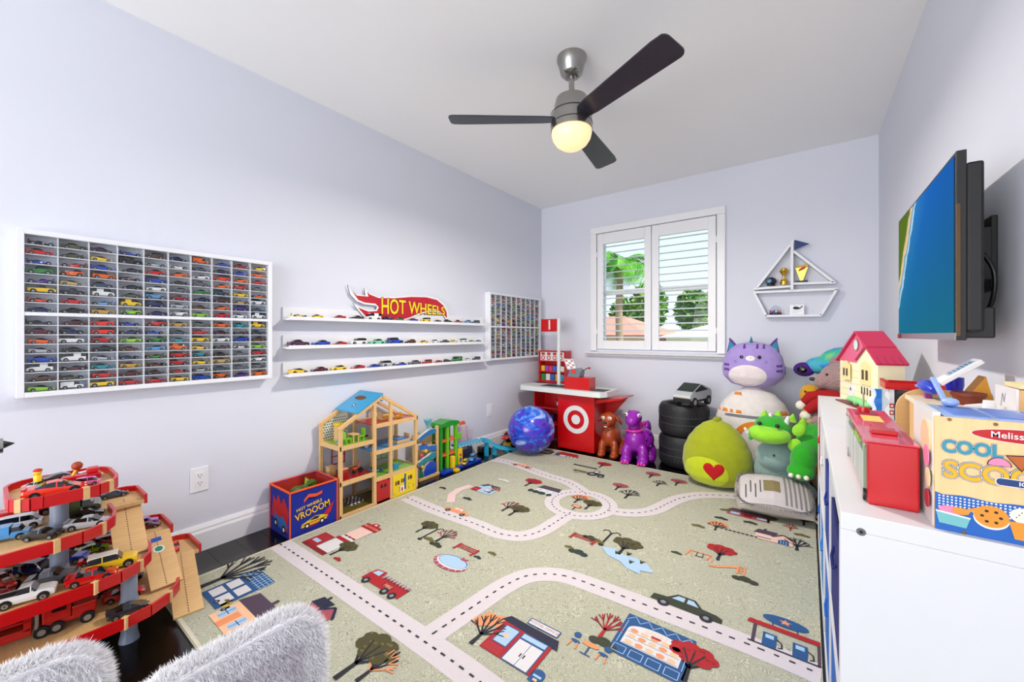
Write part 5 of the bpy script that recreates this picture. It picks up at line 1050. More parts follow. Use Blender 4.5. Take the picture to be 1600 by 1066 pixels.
blob('body', t, [((0, .06, .16), (.082, .1, .1)), ((0, -.005, .17), (.07, .07, .09)), ((0, 0, .26), (.05, .05, .06)), ((0, -.02, .315), (.068, .07, .066)), ((0, -.075, .292), (.042, .045, .036)), ((-.055, -.04, .06), (.032, .036, .085)), ((.055, -.04, .06), (.032, .036, .085)), ((-.055, -.06, .02), (.036, .05, .026)), ((.055, -.06, .02), (.036, .05, .026)), ((-.07, .12, .06), (.042, .06, .08)), ((.07, .12, .06), (.042, .06, .08)), ((-.07, .09, .02), (.04, .07, .026)), ((.07, .09, .02), (.04, .07, .026)), ((0, .17, .2), (.018, .03, .05))], br)
for s in (-1, 1):
    MB().ball((s * .078, 0, .318), (.015, .032, .05), mat((150, 66, 26), .35, coat=.2, var=.06), 16, 10, Matrix.Rotation(-s * .6, 3, 'Y')).build('ear', t, smooth=60); e_ = dot('eye', t, (s * .03, -.078, .334), .0155, eyew); dot('pupil', e_, (s * .03, -.091, .335), .006, eyeb)
MB().ball((0, -.122, .305), (.017, .012, .013), eyeb, 14, 10).build('nose', t, smooth=60); MB().ball((.0, -.108, .268), (.016, .008, .005), mat((240, 230, 220), .4), 12, 6).build('teeth', t, smooth=60)
t = thing('dinosaur_hopper', 'purple rubber dinosaur hopper toy with a pink collar by the tyres', 'hopper toy', (1.252, 3.205, .013), .12); pu = mat((158, 34, 178), .3, coat=.35, var=.05); pkk = mat((226, 60, 170), .35, coat=.2)
blob('body', t, [((.02, .07, .17), (.105, .12, .105)), ((-.01, -.01, .18), (.085, .085, .1)), ((-.015, -.02, .28), (.048, .05, .08)), ((-.015, -.035, .365), (.066, .07, .06)), ((-.02, -.09, .345), (.05, .05, .042)), ((-.07, -.05, .07), (.042, .046, .09)), ((.06, -.05, .07), (.042, .046, .09)), ((-.07, -.07, .025), (.046, .055, .03)), ((.06, -.07, .025), (.046, .055, .03)), ((.09, .09, .06), (.05, .06, .09)), ((-.06, .15, .06), (.05, .06, .08)), ((.09, .06, .025), (.045, .055, .03)), ((.05, .19, .24), (.03, .06, .07)), ((-.05, -.02, .405), (.012, .012, .02)), ((.02, -.02, .405), (.012, .012, .02))], pu)
MB().rings([((-.015 + .056 * math.cos(k * PI / 12), -.02 + .058 * math.sin(k * PI / 12), .262), .011) for k in range(25)], pkk, 10, False).build('collar', t, smooth=60)
for s in (-1, 1): e_ = dot('eye', t, (-.015 + s * .05, -.075, .392), .015, eyew); dot('pupil', e_, (-.015 + s * .054, -.086, .393), .0075, eyeb)
for k, (cx_, cy_, cz_, r_) in enumerate(((.08, -.03, .2, .014), (.11, .0, .14, .012), (-.08, -.03, .19, .012), (.1, .02, .24, .012))): MB().ball((cx_, cy_, cz_), r_, mat((96, 22, 128), .3, coat=.3), 12, 8).build('spot', t, smooth=60)
for fx_ in (-.07, .06):
    for k in (-1, 0, 1): dot('toe', t, (fx_ + k * .022, -.118, .018), .011, pkk)
for k in range(4): MB().cyl((.02, .03 + k * .05, .27 - k * .005), (.02, .04 + k * .05, .315 - k * .005), .018, pkk, r1=.006, n=12).build('back_spike', t, smooth=40)

# ------------------------------------------------------------------ two tyres with a silver toy truck
M_rub = mat((34, 34, 38), .55, bump=.1, bs=60, var=.15, vs=20); M_grv = mat((74, 76, 84), .7, var=.1)
TC = (1.562, 3.42)
for k, z in enumerate((.002, .25)):
    t = thing('tyre', ('lower' if k == 0 else 'upper') + ' black rubber tyre of the stack below the silver toy truck', 'tyre', (TC[0], TC[1], z)); R_ = .188
    prof = [(.115, .03), (.125, .008), (.15, 0), (.172, .006), (.186, .03), (R_, .06), (R_, .185), (.186, .215), (.172, .239), (.15, .245), (.125, .237), (.115, .215), (.108, .12), (.115, .03)]
    MB().lathe(prof, (0, 0, 0), M_rub, n=56, caps=False).build('carcass', t, smooth=40)
    for zz in (.095, .15): MB().lathe([(R_ + .0005, zz - .003), (R_ + .0012, zz), (R_ + .0005, zz + .003)], (0, 0, 0), M_grv, n=56, caps=False).build('tread_groove', t)
    q = MB()
    for a in range(44):
        an = a * 2 * PI / 44; 
        for z0_, z1_, da in ((.04, .092, .07), (.153, .205, -.07)):
            p0, p1 = (Vector(((R_ + .0008) * math.cos(an + d), (R_ + .0008) * math.sin(an + d), zz)) for d, zz in ((0, z0_), (da, z1_))); q.bar(p0, p1, .003, .0015, M_grv)
    q.build('tread_cut', t)['kind'] = 'stuff'
    for r_ in (.14, .16): MB().lathe([(r_, .2445), (r_ + .002, .2465), (r_ + .004, .2445)], (0, 0, 0), M_rub, n=48, caps=False).build('sidewall_rib', t)
t = thing('silver_toy_truck', 'angular silver toy pickup truck parked on top of the tyres', 'toy truck', (1.645, 3.36, .4965), -1.85); sv = mat((206, 210, 214), .3, .35, var=.04); L_ = .33
side = [(-.5, .16), (-.48, .3), (-.44, .37), (.02, .52), (.42, .33), (.5, .28), (.49, .15)]
q = MB(); q.loft([[(x * L_, y * L_, z * L_) for x, z in side] for y in (-.21, .21)], sv); q.build('body', t, bevel=.002)
q = MB()
for s in (-1, 1): q.prism([(-.3 * L_, .37 * L_), (.02 * L_, .49 * L_), (.3 * L_, .365 * L_), (.26 * L_, .34 * L_), (-.26 * L_, .36 * L_)], s * .2105 * L_, s * .212 * L_, M_carglass, lambda a, b, c: (a, c, b))
q.poly([(.04 * L_, -.2 * L_, .516 * L_), (.38 * L_, -.2 * L_, .355 * L_), (.38 * L_, .2 * L_, .355 * L_), (.04 * L_, .2 * L_, .516 * L_)], M_carglass); q.build('windows', t)
MB().box(.492 * L_, .503 * L_, -.2 * L_, .2 * L_, .235 * L_, .255 * L_, M_lamp).build('light_bar', t); MB().box(.47 * L_, .505 * L_, -.21 * L_, .21 * L_, .13 * L_, .2 * L_, mat((40, 42, 46), .5)).build('bumper', t); MB().box(-.5 * L_, .48 * L_, -.19 * L_, .19 * L_, .1 * L_, .16 * L_, mat((40, 42, 46), .5)).build('chassis', t)
for x in (-.32, .32):
    for s in (-1, 1): q = MB(); q.cyl((x * L_, s * .15 * L_, .11 * L_), (x * L_, s * .225 * L_, .11 * L_), .11 * L_, M_tyre, n=20); q.cyl((x * L_, s * .222 * L_, .11 * L_), (x * L_, s * .23 * L_, .11 * L_), .06 * L_, M_hub, n=12); q.build('wheel', t, smooth=40)

# ------------------------------------------------------------------ round plush cushions
def interp(tab, z):
    for (z0, a), (z1, b) in zip(tab, tab[1:]):
        if z <= z1: u = (z - z0) / (z1 - z0); u = u * u * (3 - 2 * u) * .5 + u * .5; return a + (b - a) * u
    return tab[-1][1]
class Cush:
    def __init__(s, W, H, D, prof): s.W, s.H, s.D, s.prof = W, H, D, prof
    def w(s, z): return interp(s.prof, min(max(z / s.H, 0), 1)) * s.W / 2
    def y(s, x, z): w = max(s.w(z), 1e-4); return -s.D / s.W * 2 * w * math.sqrt(max(0, 1 - min(1, abs(x) / w) ** 2.2)) * .5 * s.W / s.W
    def body(s, name, t, m, nu=48, nv=34):
        q = MB(); secs = []
        for j in range(nv + 1):
            u = j / nv; z = s.H * (.5 - .5 * math.cos(PI * u)); w = max(s.w(z), .001); d = w * s.D / s.W
            secs.append([(w * math.cos(2 * PI * k / nu), d * math.copysign(abs(math.sin(2 * PI * k / nu)) ** .9, math.sin(2 * PI * k / nu)), z) for k in range(nu)])
        q.loft(secs, m); return q.build(name, t, smooth=60)
    def front(s, x, z, off=.003):
        w = max(s.w(z), 1e-4); x = max(-w * .985, min(w * .985, x)); th = math.acos(x / w); return (x, -w * s.D / s.W * abs(math.sin(th)) ** .9 - off, z)
    def patch(s, name, t, poly, m, off=.003, rings=7):
        cx = sum(p[0] for p in poly) / len(poly); cz = sum(p[1] for p in poly) / len(poly); q = MB(); n = len(poly)
        vs = [s.front(cx + (x - cx) * k / rings, cz + (z - cz) * k / rings, off if k < rings else off * .2) for k in range(1, rings + 1) for x, z in poly] + [s.front(cx, cz, off)]
        fs = [(k * n + i, k * n + (i + 1) % n, (k + 1) * n + (i + 1) % n, (k + 1) * n + i) for k in range(rings - 1) for i in range(n)] + [(len(vs) - 1, i, (i + 1) % n)[::-1] for i in range(n)]
        q.add(vs, fs, m); return q.build(name, t, smooth=60)
def ell(cx, cz, a, b, n=28, rot=0): return [(cx + a * math.cos(2 * PI * k / n) * math.cos(rot) - b * math.sin(2 * PI * k / n) * math.sin(rot), cz + a * math.cos(2 * PI * k / n) * math.sin(rot) + b * math.sin(2 * PI * k / n) * math.cos(rot)) for k in range(n)]
# yellow-green cushion with a heart
px_, py_ = 1.868, 3.02
t = thing('green_plush_cushion', 'round yellow green plush cushion with a red heart on its belly', 'plush toy', (px_, py_, .0148), yawto(px_, py_) * .75)
c = Cush(.43, .455, .27, [(0, .3), (.06, .72), (.18, .94), (.34, 1.0), (.52, .97), (.68, .84), (.82, .64), (.92, .42), (1, .08)])
c.body('body', t, plush((170, 178, 24)))
c.patch('belly', t, ell(-.06, .115, .135, .10, 32, -.15), plush((202, 214, 34)), .003)
hp_ = [(.016 * (16 * math.sin(a) ** 3) / 4.0, (13 * math.cos(a) - 5 * math.cos(2 * a) - 2 * math.cos(3 * a) - math.cos(4 * a)) * .0042) for a in [2 * PI * k / 40 for k in range(40)]]
c.patch('heart', t, [(-.012 + x, .135 + z) for x, z in hp_], fabric((196, 18, 32)), .009)
MB().rings([((.0, 0, .44), .03), ((.012, 0, .455), .022), ((.03, 0, .462), .008)], plush((150, 160, 20)), 14).build('tuft', t, smooth=60)
# lilac cat cushion
px_, py_ = 2.045, 3.40
t = thing('lilac_cat_plush', 'lilac cat plush cushion with white belly and teal horn', 'plush toy', (px_, py_, .661), yawto(px_, py_) * .6); lil = plush((178, 158, 216)); dk_l = plush((112, 66, 160))
c = Cush(.40, .335, .25, [(0, .3), (.08, .72), (.25, .96), (.42, 1.0), (.65, .92), (.82, .78), (.93, .55), (1, .1)])
c.body('body', t, lil); c.patch('belly', t, ell(-.03, .09, .12, .078, 30), plush((238, 228, 230)), .004)
for s in (-1, 1):
    q = MB(); q.loft([[(s * .085, -.03, .285), (s * .165, -.03, .255), (s * .165, .03, .255), (s * .085, .03, .285)], [(s * .13, -.012, .345), (s * .15, -.012, .34), (s * .15, .012, .34), (s * .13, .012, .345)], [(s * .148, -.002, .362), (s * .153, -.002, .36), (s * .153, .002, .36), (s * .148, .002, .362)]], dk_l); e_ = q.build('ear', t, bevel=.006, seg=2)
    MB().add([(s * .1, -.034, .288), (s * .155, -.034, .266), (s * .147, -.016, .34)], [(0, 1, 2)], plush((60, 150, 170))).build('ear_lining', e_)
    c.patch('eye', t, ell(s * .055 - .01, .225, .012, .0125, 18), eyeb, .006, 3)
    for k in range(2): c.patch('stripe', t, [(s * (.145 + .03 * u) + 0, .13 + k * .035 + v) for u, v in ((0, -.008), (1.2, -.01), (1.2, .012), (0, .008))], dk_l, .004, 3)
    for k in range(2): c.patch('whisker', t, [(s * (.085 + .02 * u) - .01, .2 - k * .012 + v) for u, v in ((0, -.001), (1, -.004), (1, -.002), (0, .001))], dk_l, .005, 2)
c.patch('muzzle', t, ell(-.01, .215, .03, .02, 20), plush((246, 240, 244)), .006, 4); c.patch('nose', t, ell(-.01, .221, .006, .004, 12), plush((226, 120, 160)), .011, 2)
for k, x in enumerate((-.05, .03, .07)): c.patch('stripe', t, [(x - .008, .285), (x + .008, .285), (x + .01, .318), (x - .006, .318)], dk_l, .004, 3)
MB().cyl((-.008, -.02, .322), (-.008, -.03, .372), .014, plush((40, 140, 160)), r1=.002, n=16).build('horn', t, smooth=40); MB().box(.196, .199, -.02, -.018, .1, .16, M_black).build('care_tag', t)
# white cushion with grey band and orange patches
px_, py_ = 2.045, 3.40
t = thing('white_plush_cushion', 'large white round plush cushion with grey band and orange patches', 'plush toy', (px_, py_, .005), yawto(px_, py_) * .6); orr = plush((232, 148, 40)); wpl = plush((232, 226, 222))
c = Cush(.50, .655, .30, [(0, .3), (.06, .62), (.2, .9), (.4, 1.0), (.56, .99), (.7, .94), (.82, .8), (.92, .58), (1, .2)])
c.body('body', t, wpl); band = [(-.245 + .49 * k / 16, .468) for k in range(17)] + [(.245 - .49 * k / 16, .448) for k in range(17)]
c.patch('grey_band', t, band, plush((140, 144, 148)), .004, 3)
for x0, x1, z0, z1 in ((-.225, -.2, .476, .505), (-.19, -.15, .476, .5), (-.14, -.115, .476, .5), (-.1, -.06, .476, .498), (.16, .215, .476, .51), (-.12, -.06, .6, .622)): c.patch('orange_patch', t, [(x0, z0), (x1, z0), (x1 - .008, z1), (x0 + .004, z1)], orr, .004, 3)
arc = [(.03 + .145 * math.cos(k * PI / 16), .30 + .13 * math.sin(k * PI / 16)) for k in range(17)]; arc2 = [(.03 + .105 * math.cos(k * PI / 16), .30 + .09 * math.sin(k * PI / 16)) for k in range(17)]
q = MB(); q.add([c.front(*p, .004) for p in arc + arc2], [(k, k + 1, 18 + k, 17 + k) for k in range(16)], orr); q.build('orange_arc', t)
c.patch('grey_patch', t, [(.02, .31), (.09, .30), (.06, .36), (.03, .37)], plush((170, 168, 170)), .004, 3)

# grey woven pillow with fringe, lying in front
t = thing('woven_pillow', 'grey woven throw pillow with patterned top and fringe on rug corner', 'pillow', (2.205, 2.765, .05), .12); t.rotation_euler[0] = .42
grw = fabric((178, 170, 162)); q = MB(); secs = []
for j in range(15):
    u = -1 + 2 * j / 14; w = .195 * (1 - .10 * u * u); hgt = .082 * max(.02, (1 - u ** 2) ** .55); secs.append([(w * math.cos(a), u * .14, .075 + hgt * math.sin(a) * (1 - .25 * abs(math.cos(a)))) for a in [2 * PI * k / 28 for k in range(28)]])
q.loft(secs, grw); q.build('cushion', t, smooth=60)
top = lambda a, b, c=0: (a, b, .075 + .082 * max(.02, max(0, 1 - (b / .14) ** 2) ** .55) * (lambda q: q * (1 - .25 * math.sqrt(max(0, 1 - q * q))))(math.sqrt(max(0, 1 - min(1, abs(a) / (.195 * (1 - .1 * (b / .14) ** 2))) ** 2))) + .004 + c)
def cloth(poly_x0, poly_x1, y0, y1, m, nm, c=0.):
    q = MB(); n = 8
    for i in range(n):
        for j in range(n):
            xs = [poly_x0 + (poly_x1 - poly_x0) * (i + d) / n for d in (0, 1)]; ys = [y0 + (y1 - y0) * (j + d) / n for d in (0, 1)]; q.add([top(xs[0], ys[0], c), top(xs[1], ys[0], c), top(xs[1], ys[1], c), top(xs[0], ys[1], c)], [(0, 1, 2, 3)], m)
    return q.build(nm, t, smooth=60)
cloth(-.165, .16, -.12, .12, fabric((206, 200, 198)), 'woven_panel'); cloth(-.05, .03, -.05, .03, fabric((146, 134, 96)), 'woven_square', .0015)
for k in range(5): cloth(.05 + k * .022, .06 + k * .022, -.11, .11, fabric((150, 146, 146)), 'woven_stripe', .0015)
for k in range(4): cloth(-.14 + k * .024, -.134 + k * .024, -.09 + .03 * (k % 2), .0 + .03 * (k % 2), fabric((96, 94, 98)), 'woven_stripe', .0015)
q = MB(); r_ = random.Random(4); frm = fabric((120, 118, 124))
for k in range(170):
    u = k / 170 * 2 * PI; a, b = .175 * math.copysign(abs(math.cos(u)) ** .5, math.cos(u)), .128 * math.copysign(abs(math.sin(u)) ** .5, math.sin(u)); p = Vector(top(a, b, .0)); q.bar(p, p + Vector((math.cos(u) * .014 + r_.uniform(-.004, .004), math.sin(u) * .014 + r_.uniform(-.004, .004), r_.uniform(-.004, .008))), .0022, .0016, frm)
q.build('fringe', t)['kind'] = 'stuff'
MB().tube(catmull([(.17, -.09, .05), (.22, -.13, .03), (.23, -.09, .02), (.18, -.05, .04)], 6), .007, fabric((214, 206, 194))).build('carry_loop', t, smooth=60)
# teal fluffy plush under the dragon, green dragon plush
t = thing('teal_plush', 'fluffy teal grey plush animal squeezed below the green dragon', 'plush toy', (2.232, 3.04, .015), .1); tea = plush((150, 176, 172))
blob('body', t, [((0, .02, .16), (.15, .14, .16)), ((-.02, -.05, .27), (.12, .11, .1)), ((.12, -.05, .07), (.06, .06, .06)), ((-.08, -.02, .08), (.06, .08, .08))], tea, .01)
for s in (-1, 1): dot('eye', t, (.02 + s * .062, -.146, .295), .009, eyeb)
t = thing('dragon_plush', 'bright green dragon plush with white horns lying on teal plush', 'plush toy', (2.22, 2.98, .0), -.1); dg = plush((52, 176, 40)); lgp = plush((160, 222, 60))
blob('body', t, [((.17, .04, .42), (.085, .1, .09)), ((.16, -.03, .38), (.08, .09, .09)), ((.14, -.12, .32), (.065, .06, .1)), ((.13, -.14, .255), (.07, .055, .05)), ((-.02, -.05, .465), (.105, .1, .085))], dg, .009)
blob('head', t, [((-.03, -.115, .44), (.118, .085, .055)), ((-.075, -.135, .445), (.06, .06, .05))], lgp, .008)
for s, x in ((-1, -.075), (1, .02)): e_ = dot('eye', t, (x, -.15 - .01 * s, .505), .0125, eyeb)
MB().ball((-.115, -.17, .415), (.012, .012, .012), dg, 12, 8).build('nostril', t, smooth=60)
for x, y, z, sx_ in ((-.02, -.06, .53, -.2), (.05, -.07, .525, .3)): MB().cyl((x, y, z - .02), (x + sx_ * .05, y - .015, z + .03), .016, plush((240, 238, 230)), r1=.009, n=14).build('horn', t, smooth=50)
MB().cyl((-.13, -.18, .45), (-.14, -.2, .475), .013, plush((240, 238, 230)), r1=.007, n=12).build('nose_horn', t, smooth=50)
for k, (x, y, z) in enumerate(((-.07, -.03, .55), (.0, -.01, .555), (.07, 0, .54), (.12, .02, .52))): MB().cyl((x, y, z - .025), (x + .008, y, z + .022), .028, lgp, r1=.004, n=12).build('crest', t, smooth=50)
for x, z in ((.12, .49), (.1, .40)): MB().ball((x, -.12, z), (.032, .014, .04), lgp, 14, 10, Matrix.Rotation(.5, 3, 'Y')).build('ear', t, smooth=60)
for k in range(3): dot('claw', t, (.09 + k * .036, -.19, .24), .013, plush((244, 240, 230)))
# large bear with a red knitted scarf
t = thing('teddy_bear', 'large speckled pinkish brown teddy bear with a red bobble scarf', 'plush toy', (2.555, 3.2, .0), -.35); t.scale = (1, 1, 1.0); bear = mat((176, 148, 146), .95, bump=.9, bs=90, var=.45, vs=120, sheen=.3)
blob('body', t, [((.02, .03, .3), (.16, .15, .3)), ((0, 0, .55), (.13, .12, .14)), ((-.01, -.02, .775), (.115, .11, .1)), ((-.085, -.07, .755), (.055, .06, .048)), ((-.13, -.05, .5), (.055, .07, .12)), ((-.1, -.12, .50), (.055, .07, .06)), ((-.08, -.04, .1), (.07, .09, .08)), ((.1, .0, .86), (.045, .03, .045)), ((-.06, .06, .865), (.045, .03, .045))], bear, .01)
MB().ball((-.135, -.1, .765), (.02, .014, .012), mat((70, 50, 48), .5), 12, 8).build('nose', t, smooth=60); dot('eye', t, (-.055, -.115, .80), .008, eyeb); dot('paw_pad', t, (-.125, -.175, .505), .026, plush((206, 182, 140)))
rs = fabric((178, 20, 28)); MB().rings([((-.0 + .125 * math.cos(k * PI / 10), -.01 + .12 * math.sin(k * PI / 10), .665 + .008 * math.sin(k)), .036) for k in range(21)], rs, 12, False).build('scarf', t, smooth=60)
q = MB(); q.rings([((-.08, -.09, .67), .03), ((-.14, -.12, .655), .035), ((-.165, -.13, .62), .026), ((-.17, -.13, .6), .012)], rs, 12); q.rings([((-.04, -.12, .66), .03), ((-.1, -.16, .61), .035), ((-.14, -.175, .57), .026)], rs, 12); q.build('scarf_end', t, smooth=60)
for p_ in ((-.185, -.135, .595), (-.145, -.18, .54)): dot('bobble', t, p_, .03, plush((240, 234, 220)))
t = thing('tie_dye_plush', 'rainbow tie-dye plush with big patterned eye behind the teddy bear', 'plush toy', (2.50, 3.57, 0), -.2)
M_td = bpy.data.materials.new('tie_dye'); M_td.use_nodes = True; n_ = M_td.node_tree.nodes; l_ = M_td.node_tree.links; b_ = n_['Principled BSDF']; b_.inputs['Roughness'].default_value = .95
tc_ = n_.new('ShaderNodeTexCoord'); ns = n_.new('ShaderNodeTexNoise'); ns.inputs['Scale'].default_value = 5; ns.inputs['Distortion'].default_value = .8; l_.new(tc_.outputs['Object'], ns.inputs['Vector']); rm = n_.new('ShaderNodeValToRGB'); l_.new(ns.outputs['Fac'], rm.inputs[0]); e = rm.color_ramp.elements
e[0].position = .3; e[0].color = lin((120, 60, 190)); e[1].position = .7; e[1].color = lin((180, 226, 110))
for p_, cc in ((.4, (70, 120, 210)), (.48, (100, 190, 220)), (.56, (80, 206, 180))): x_ = e.new(p_); x_.color = lin(cc)
l_.new(rm.outputs[0], b_.inputs['Base Color'])
blob('body', t, [((.1, .05, .4), (.13, .13, .4)), ((.08, 0, .86), (.15, .13, .1)), ((-.05, -.06, .83), (.09, .08, .06))], M_td, .01)
MB().ball((-.135, -.09, .80), (.065, .05, .05), mat((92, 40, 150), .9, bump=.3, bs=140, var=.5, vs=30), 20, 14).build('eye_cup', t, smooth=60); MB().ball((-.14, -.13, .80), (.035, .015, .026), eyeb, 16, 10).build('eye', t, smooth=60)
t = thing('yellow_plush', 'yellow plush toy half hidden between the bear and tie-dye plush', 'plush toy', (2.385, 3.50, 0)); blob('body', t, [((0, 0, .3), (.075, .075, .3)), ((0, 0, .62), (.065, .065, .08))], plush((238, 184, 40)), .01); dot('eye', t, (-.03, -.062, .65), .007, eyeb)
# ------------------------------------------------------------------ fabric toy bin
bn = thing('fabric_toy_bin', 'blue fabric toy bin with orange piping printed VROOOM', 'toy bin', (0, 0, 0)); bx0, bx1, by0, by1, bh = .03, .257, .952, 1.205, .238
blf = fabric((30, 52, 160)); orf = fabric((236, 104, 40)); rdf = fabric((196, 60, 40)); w = .006
q = MB(); q.box(bx0, bx1, by0, by1, 0, w, blf); q.box(bx0, bx0 + w, by0, by1, w, bh, blf); q.box(bx1 - w, bx1, by0, by1, w, bh, blf); q.box(bx0 + w, bx1 - w, by0, by0 + w, w, bh, blf); q.box(bx0 + w, bx1 - w, by1 - w, by1, w, bh, blf); q.build('walls', bn)
q = MB(); [q.box(a, b, c, d, w, bh - .004, rdf) for a, b, c, d in ((bx0 + w, bx0 + w + .002, by0 + w, by1 - w), (bx1 - w - .002, bx1 - w, by0 + w, by1 - w), (bx0 + w, bx1 - w, by0 + w, by0 + w + .002), (bx0 + w, bx1 - w, by1 - w - .002, by1 - w))]; q.build('lining', bn)
q = MB(); z = bh; ps = [(bx0, by0, z), (bx1, by0, z), (bx1, by1, z), (bx0, by1, z), (bx0, by0, z)]
for a, b in zip(ps, ps[1:]): q.tube([a, b], .0055, orf, 8)
for a in ps[:4]: q.tube([a, (a[0], a[1], .004)], .0045, orf, 8)
q.build('piping', bn)
fb = frame((bx1, by0, 0), (0, 1, 0), (0, 0, 1), (1, 0, 0)); fa = frame((bx0, by0, 0), (1, 0, 0), (0, 0, 1), (0, -1, 0))
q = MB(); q.box(0, 0.001, 0, 0, 0, 0, orf); q = MB(); q.add([fb(a, b, c) for a, b, c in ((.07, .168, .001), (.09, .192, .008), (.13, .186, .012), (.165, .19, .004), (.165, .206, .004), (.13, .202, .012), (.09, .21, .008), (.07, .185, .001))], [(0, 1, 6, 7), (1, 2, 5, 6), (2, 3, 4, 5)], orf); q.build('carry_handle', bn)
yel = ink((250, 214, 40)); red_ = ink((206, 30, 36)); whi = ink((240, 240, 240)); q = MB()
q.dpoly([(.05, .045), (.16, .062), (.235, .128), (.215, .075), (.17, .04), (.08, .03)], red_, fb, .0006); q.dtext('HOT WHEELS', .098, .146, .022, yel, fb, .0012, .01, 1, .12); q.dtext('VROOOM', .118, .112, .05, ink((120, 20, 20)), fb, .0010, .03, .86, .14); q.dtext('VROOOM', .118, .113, .049, yel, fb, .0014, .008, .86, .14)
q.dpoly([(.055, .04), (.19, .045), (.2, .06), (.165, .075), (.13, .082), (.09, .068), (.058, .058)], ink((226, 210, 60)), fb, .0018); q.dpoly([(.095, .066), (.128, .079), (.155, .073), (.14, .062)], ink((40, 40, 60)), fb, .0022); q.dline([(.06, .052), (.195, .056)], .006, ink((220, 70, 40)), fb, .0021)
for x in (.085, .165): q.dell(x, .042, .014, .014, ink((30, 30, 34)), fb, .0024, 16); q.dell(x, .042, .007, .007, whi, fb, .0028, 12)
q.build('race_car_print', bn)
q = MB(); q.dpoly([(.02, .08), (.2, .03), (.21, .14), (.16, .2), (.13, .16), (.1, .205), (.07, .165), (.04, .19)], red_, fa, .0006); q.dpoly([(.05, .05), (.17, .02), (.2, .06), (.15, .1), (.1, .085), (.06, .11)], ink((60, 120, 190)), fa, .001)
for x, z in ((.07, .05), (.16, .035)): q.dell(x, z, .022, .022, ink((30, 30, 34)), fa, .0014, 16); q.dell(x, z, .01, .01, whi, fa, .0018, 12)
q.build('flame_print', bn)
t = thing('green_toy_dragon', 'small green toy dragon lying inside the blue fabric bin', 'toy', (.14, 1.08, .007)); blob('body', t, [((0, 0, .08), (.07, .08, .08)), ((.0, .0, .17), (.06, .07, .04)), ((.02, -.05, .2), (.03, .04, .025)), ((-.02, .05, .205), (.03, .03, .02))], mat((86, 110, 40), .5, var=.4, vs=40), .008)
for s in (-1, 1): MB().add([(0, .0, .2), (s * .05, .03, .235), (s * .03, .06, .205)], [(0, 1, 2)], mat((150, 180, 60), .5, var=.2)).build('wing', t)

# ------------------------------------------------------------------ wooden dollhouse
dh = thing('dollhouse', 'open birch dollhouse with a blue roof panel beside the fabric bin', 'dollhouse', (0, 0, 0)); XB, XF = .032, .262
YL, YM1, YM2, YR, YA, ZA, ZL, ZRr = 1.226, 1.445, 1.562, 1.764, 1.498, .665, .517, .50; pw = .019
def post(y, x, z1): MB().box(x - pw, x, y - pw / 2, y + pw / 2, 0, z1, M_birch).build('post', dh, bevel=.001)
rz = lambda y: ZL + (ZA - ZL) * (y - YL) / (YA - YL) if y < YA else ZRr + (ZA - ZRr) * (YR - y) / (YR - YA)
for x in (XF, XB + pw):
    for y in (YL, YM1, YM2 if x == XF else YM2 + .01, YR): post(y, x, rz(y) - .012)
    MB().bar((x - pw / 2, YL - .012, ZL - .008), (x - pw / 2, YA, ZA), pw, .018, M_birch_y).build('rafter', dh); MB().bar((x - pw / 2, YA, ZA), (x - pw / 2, YR + .012, ZRr - .008), pw, .018, M_birch_y).build('rafter', dh)
def dfloor(y0, y1, z, cc, nm='floor_panel'):
    MB().box(XB + pw, XF - pw, y0, y1, z - .002, z + .004, plastic(cc)).build(nm, dh); MB().box(XF - .012, XF + .001, y0, y1, z - .016, z + .008, M_birch_y).build('floor_beam', dh); MB().box(XB, XB + pw * .7, y0, y1, z - .016, z + .008, M_birch_y).build('floor_beam', dh)
dfloor(YL, YM1, .405, (146, 200, 40)); dfloor(YL, YM1, .205, (176, 26, 34)); dfloor(YM1, YR, .492, (196, 36, 44)); dfloor(YM1, YR, .33, (60, 150, 206)); dfloor(YM1, YR, .166, (140, 196, 60)); dfloor(YL, YR, .018, (122, 108, 40))
for z in (.405, .205, .018): MB().box(XB, XF, YL - .009, YL + .004, z - .016, z + .008, M_birch_x).build('end_beam', dh)
for z in (.492, .33, .166, .018): MB().box(XB, XF, YR - .004, YR + .009, z - .016, z + .008, M_birch_x).build('end_beam', dh)
q = MB(); q.prism([(1.325, rz(1.325) + .012), (YA, ZA + .012), (YA, ZA + .02), (1.325, rz(1.325) + .02)], XB - .012, XF + .004, plastic((62, 164, 206)), lambda a, b, c: (c, a, b)); q.build('roof_panel', dh)
q = MB(); q.prism([(YA, ZA + .012), (1.62, rz(1.62) + .012), (1.62, rz(1.62) + .02), (YA, ZA + .02)], XB - .012, XB + .06, plastic((62, 164, 206)), lambda a, b, c: (c, a, b)); q.build('roof_panel', dh)
rf = lambda a, b, c=0: (XB + b, 1.325 + a * .92, rz(1.325 + a * .92) + .0206 + c); q = MB(); q.dell(.12, .09, .02, .055, mat((120, 84, 50), .6, var=.2), rf, 0, 24); q.dell(.05, .12, .012, .014, ink((50, 70, 90)), rf, 0, 16); q.dell(.05, .12, .006, .008, whi, rf, .0004, 12); q.build('roof_slot', dh)
q = MB(); q.prism([(YL + .01, .415), (1.40, .415), (1.40, rz(1.40) - .02), (YL + .01, ZL - .016)], XB + .001, XB + .004, mat((236, 236, 220), .5, var=.02), lambda a, b, c: (c, a, b)); q.build('wallpaper', dh)
q = MB()
for r in range(8):
    for k in range(12):
        yy, zz = YL + .02 + k * .0145 + (r % 2) * .007, .425 + r * .0155
        if yy < 1.395 and zz < rz(yy) - .025: q.dell(yy, zz, .0042, .0042, ink((40, 60, 80)), lambda a, b, c=0: (XB + .0046, a, b), 0, 8)
q.build('wallpaper_dots', dh)['kind'] = 'stuff'
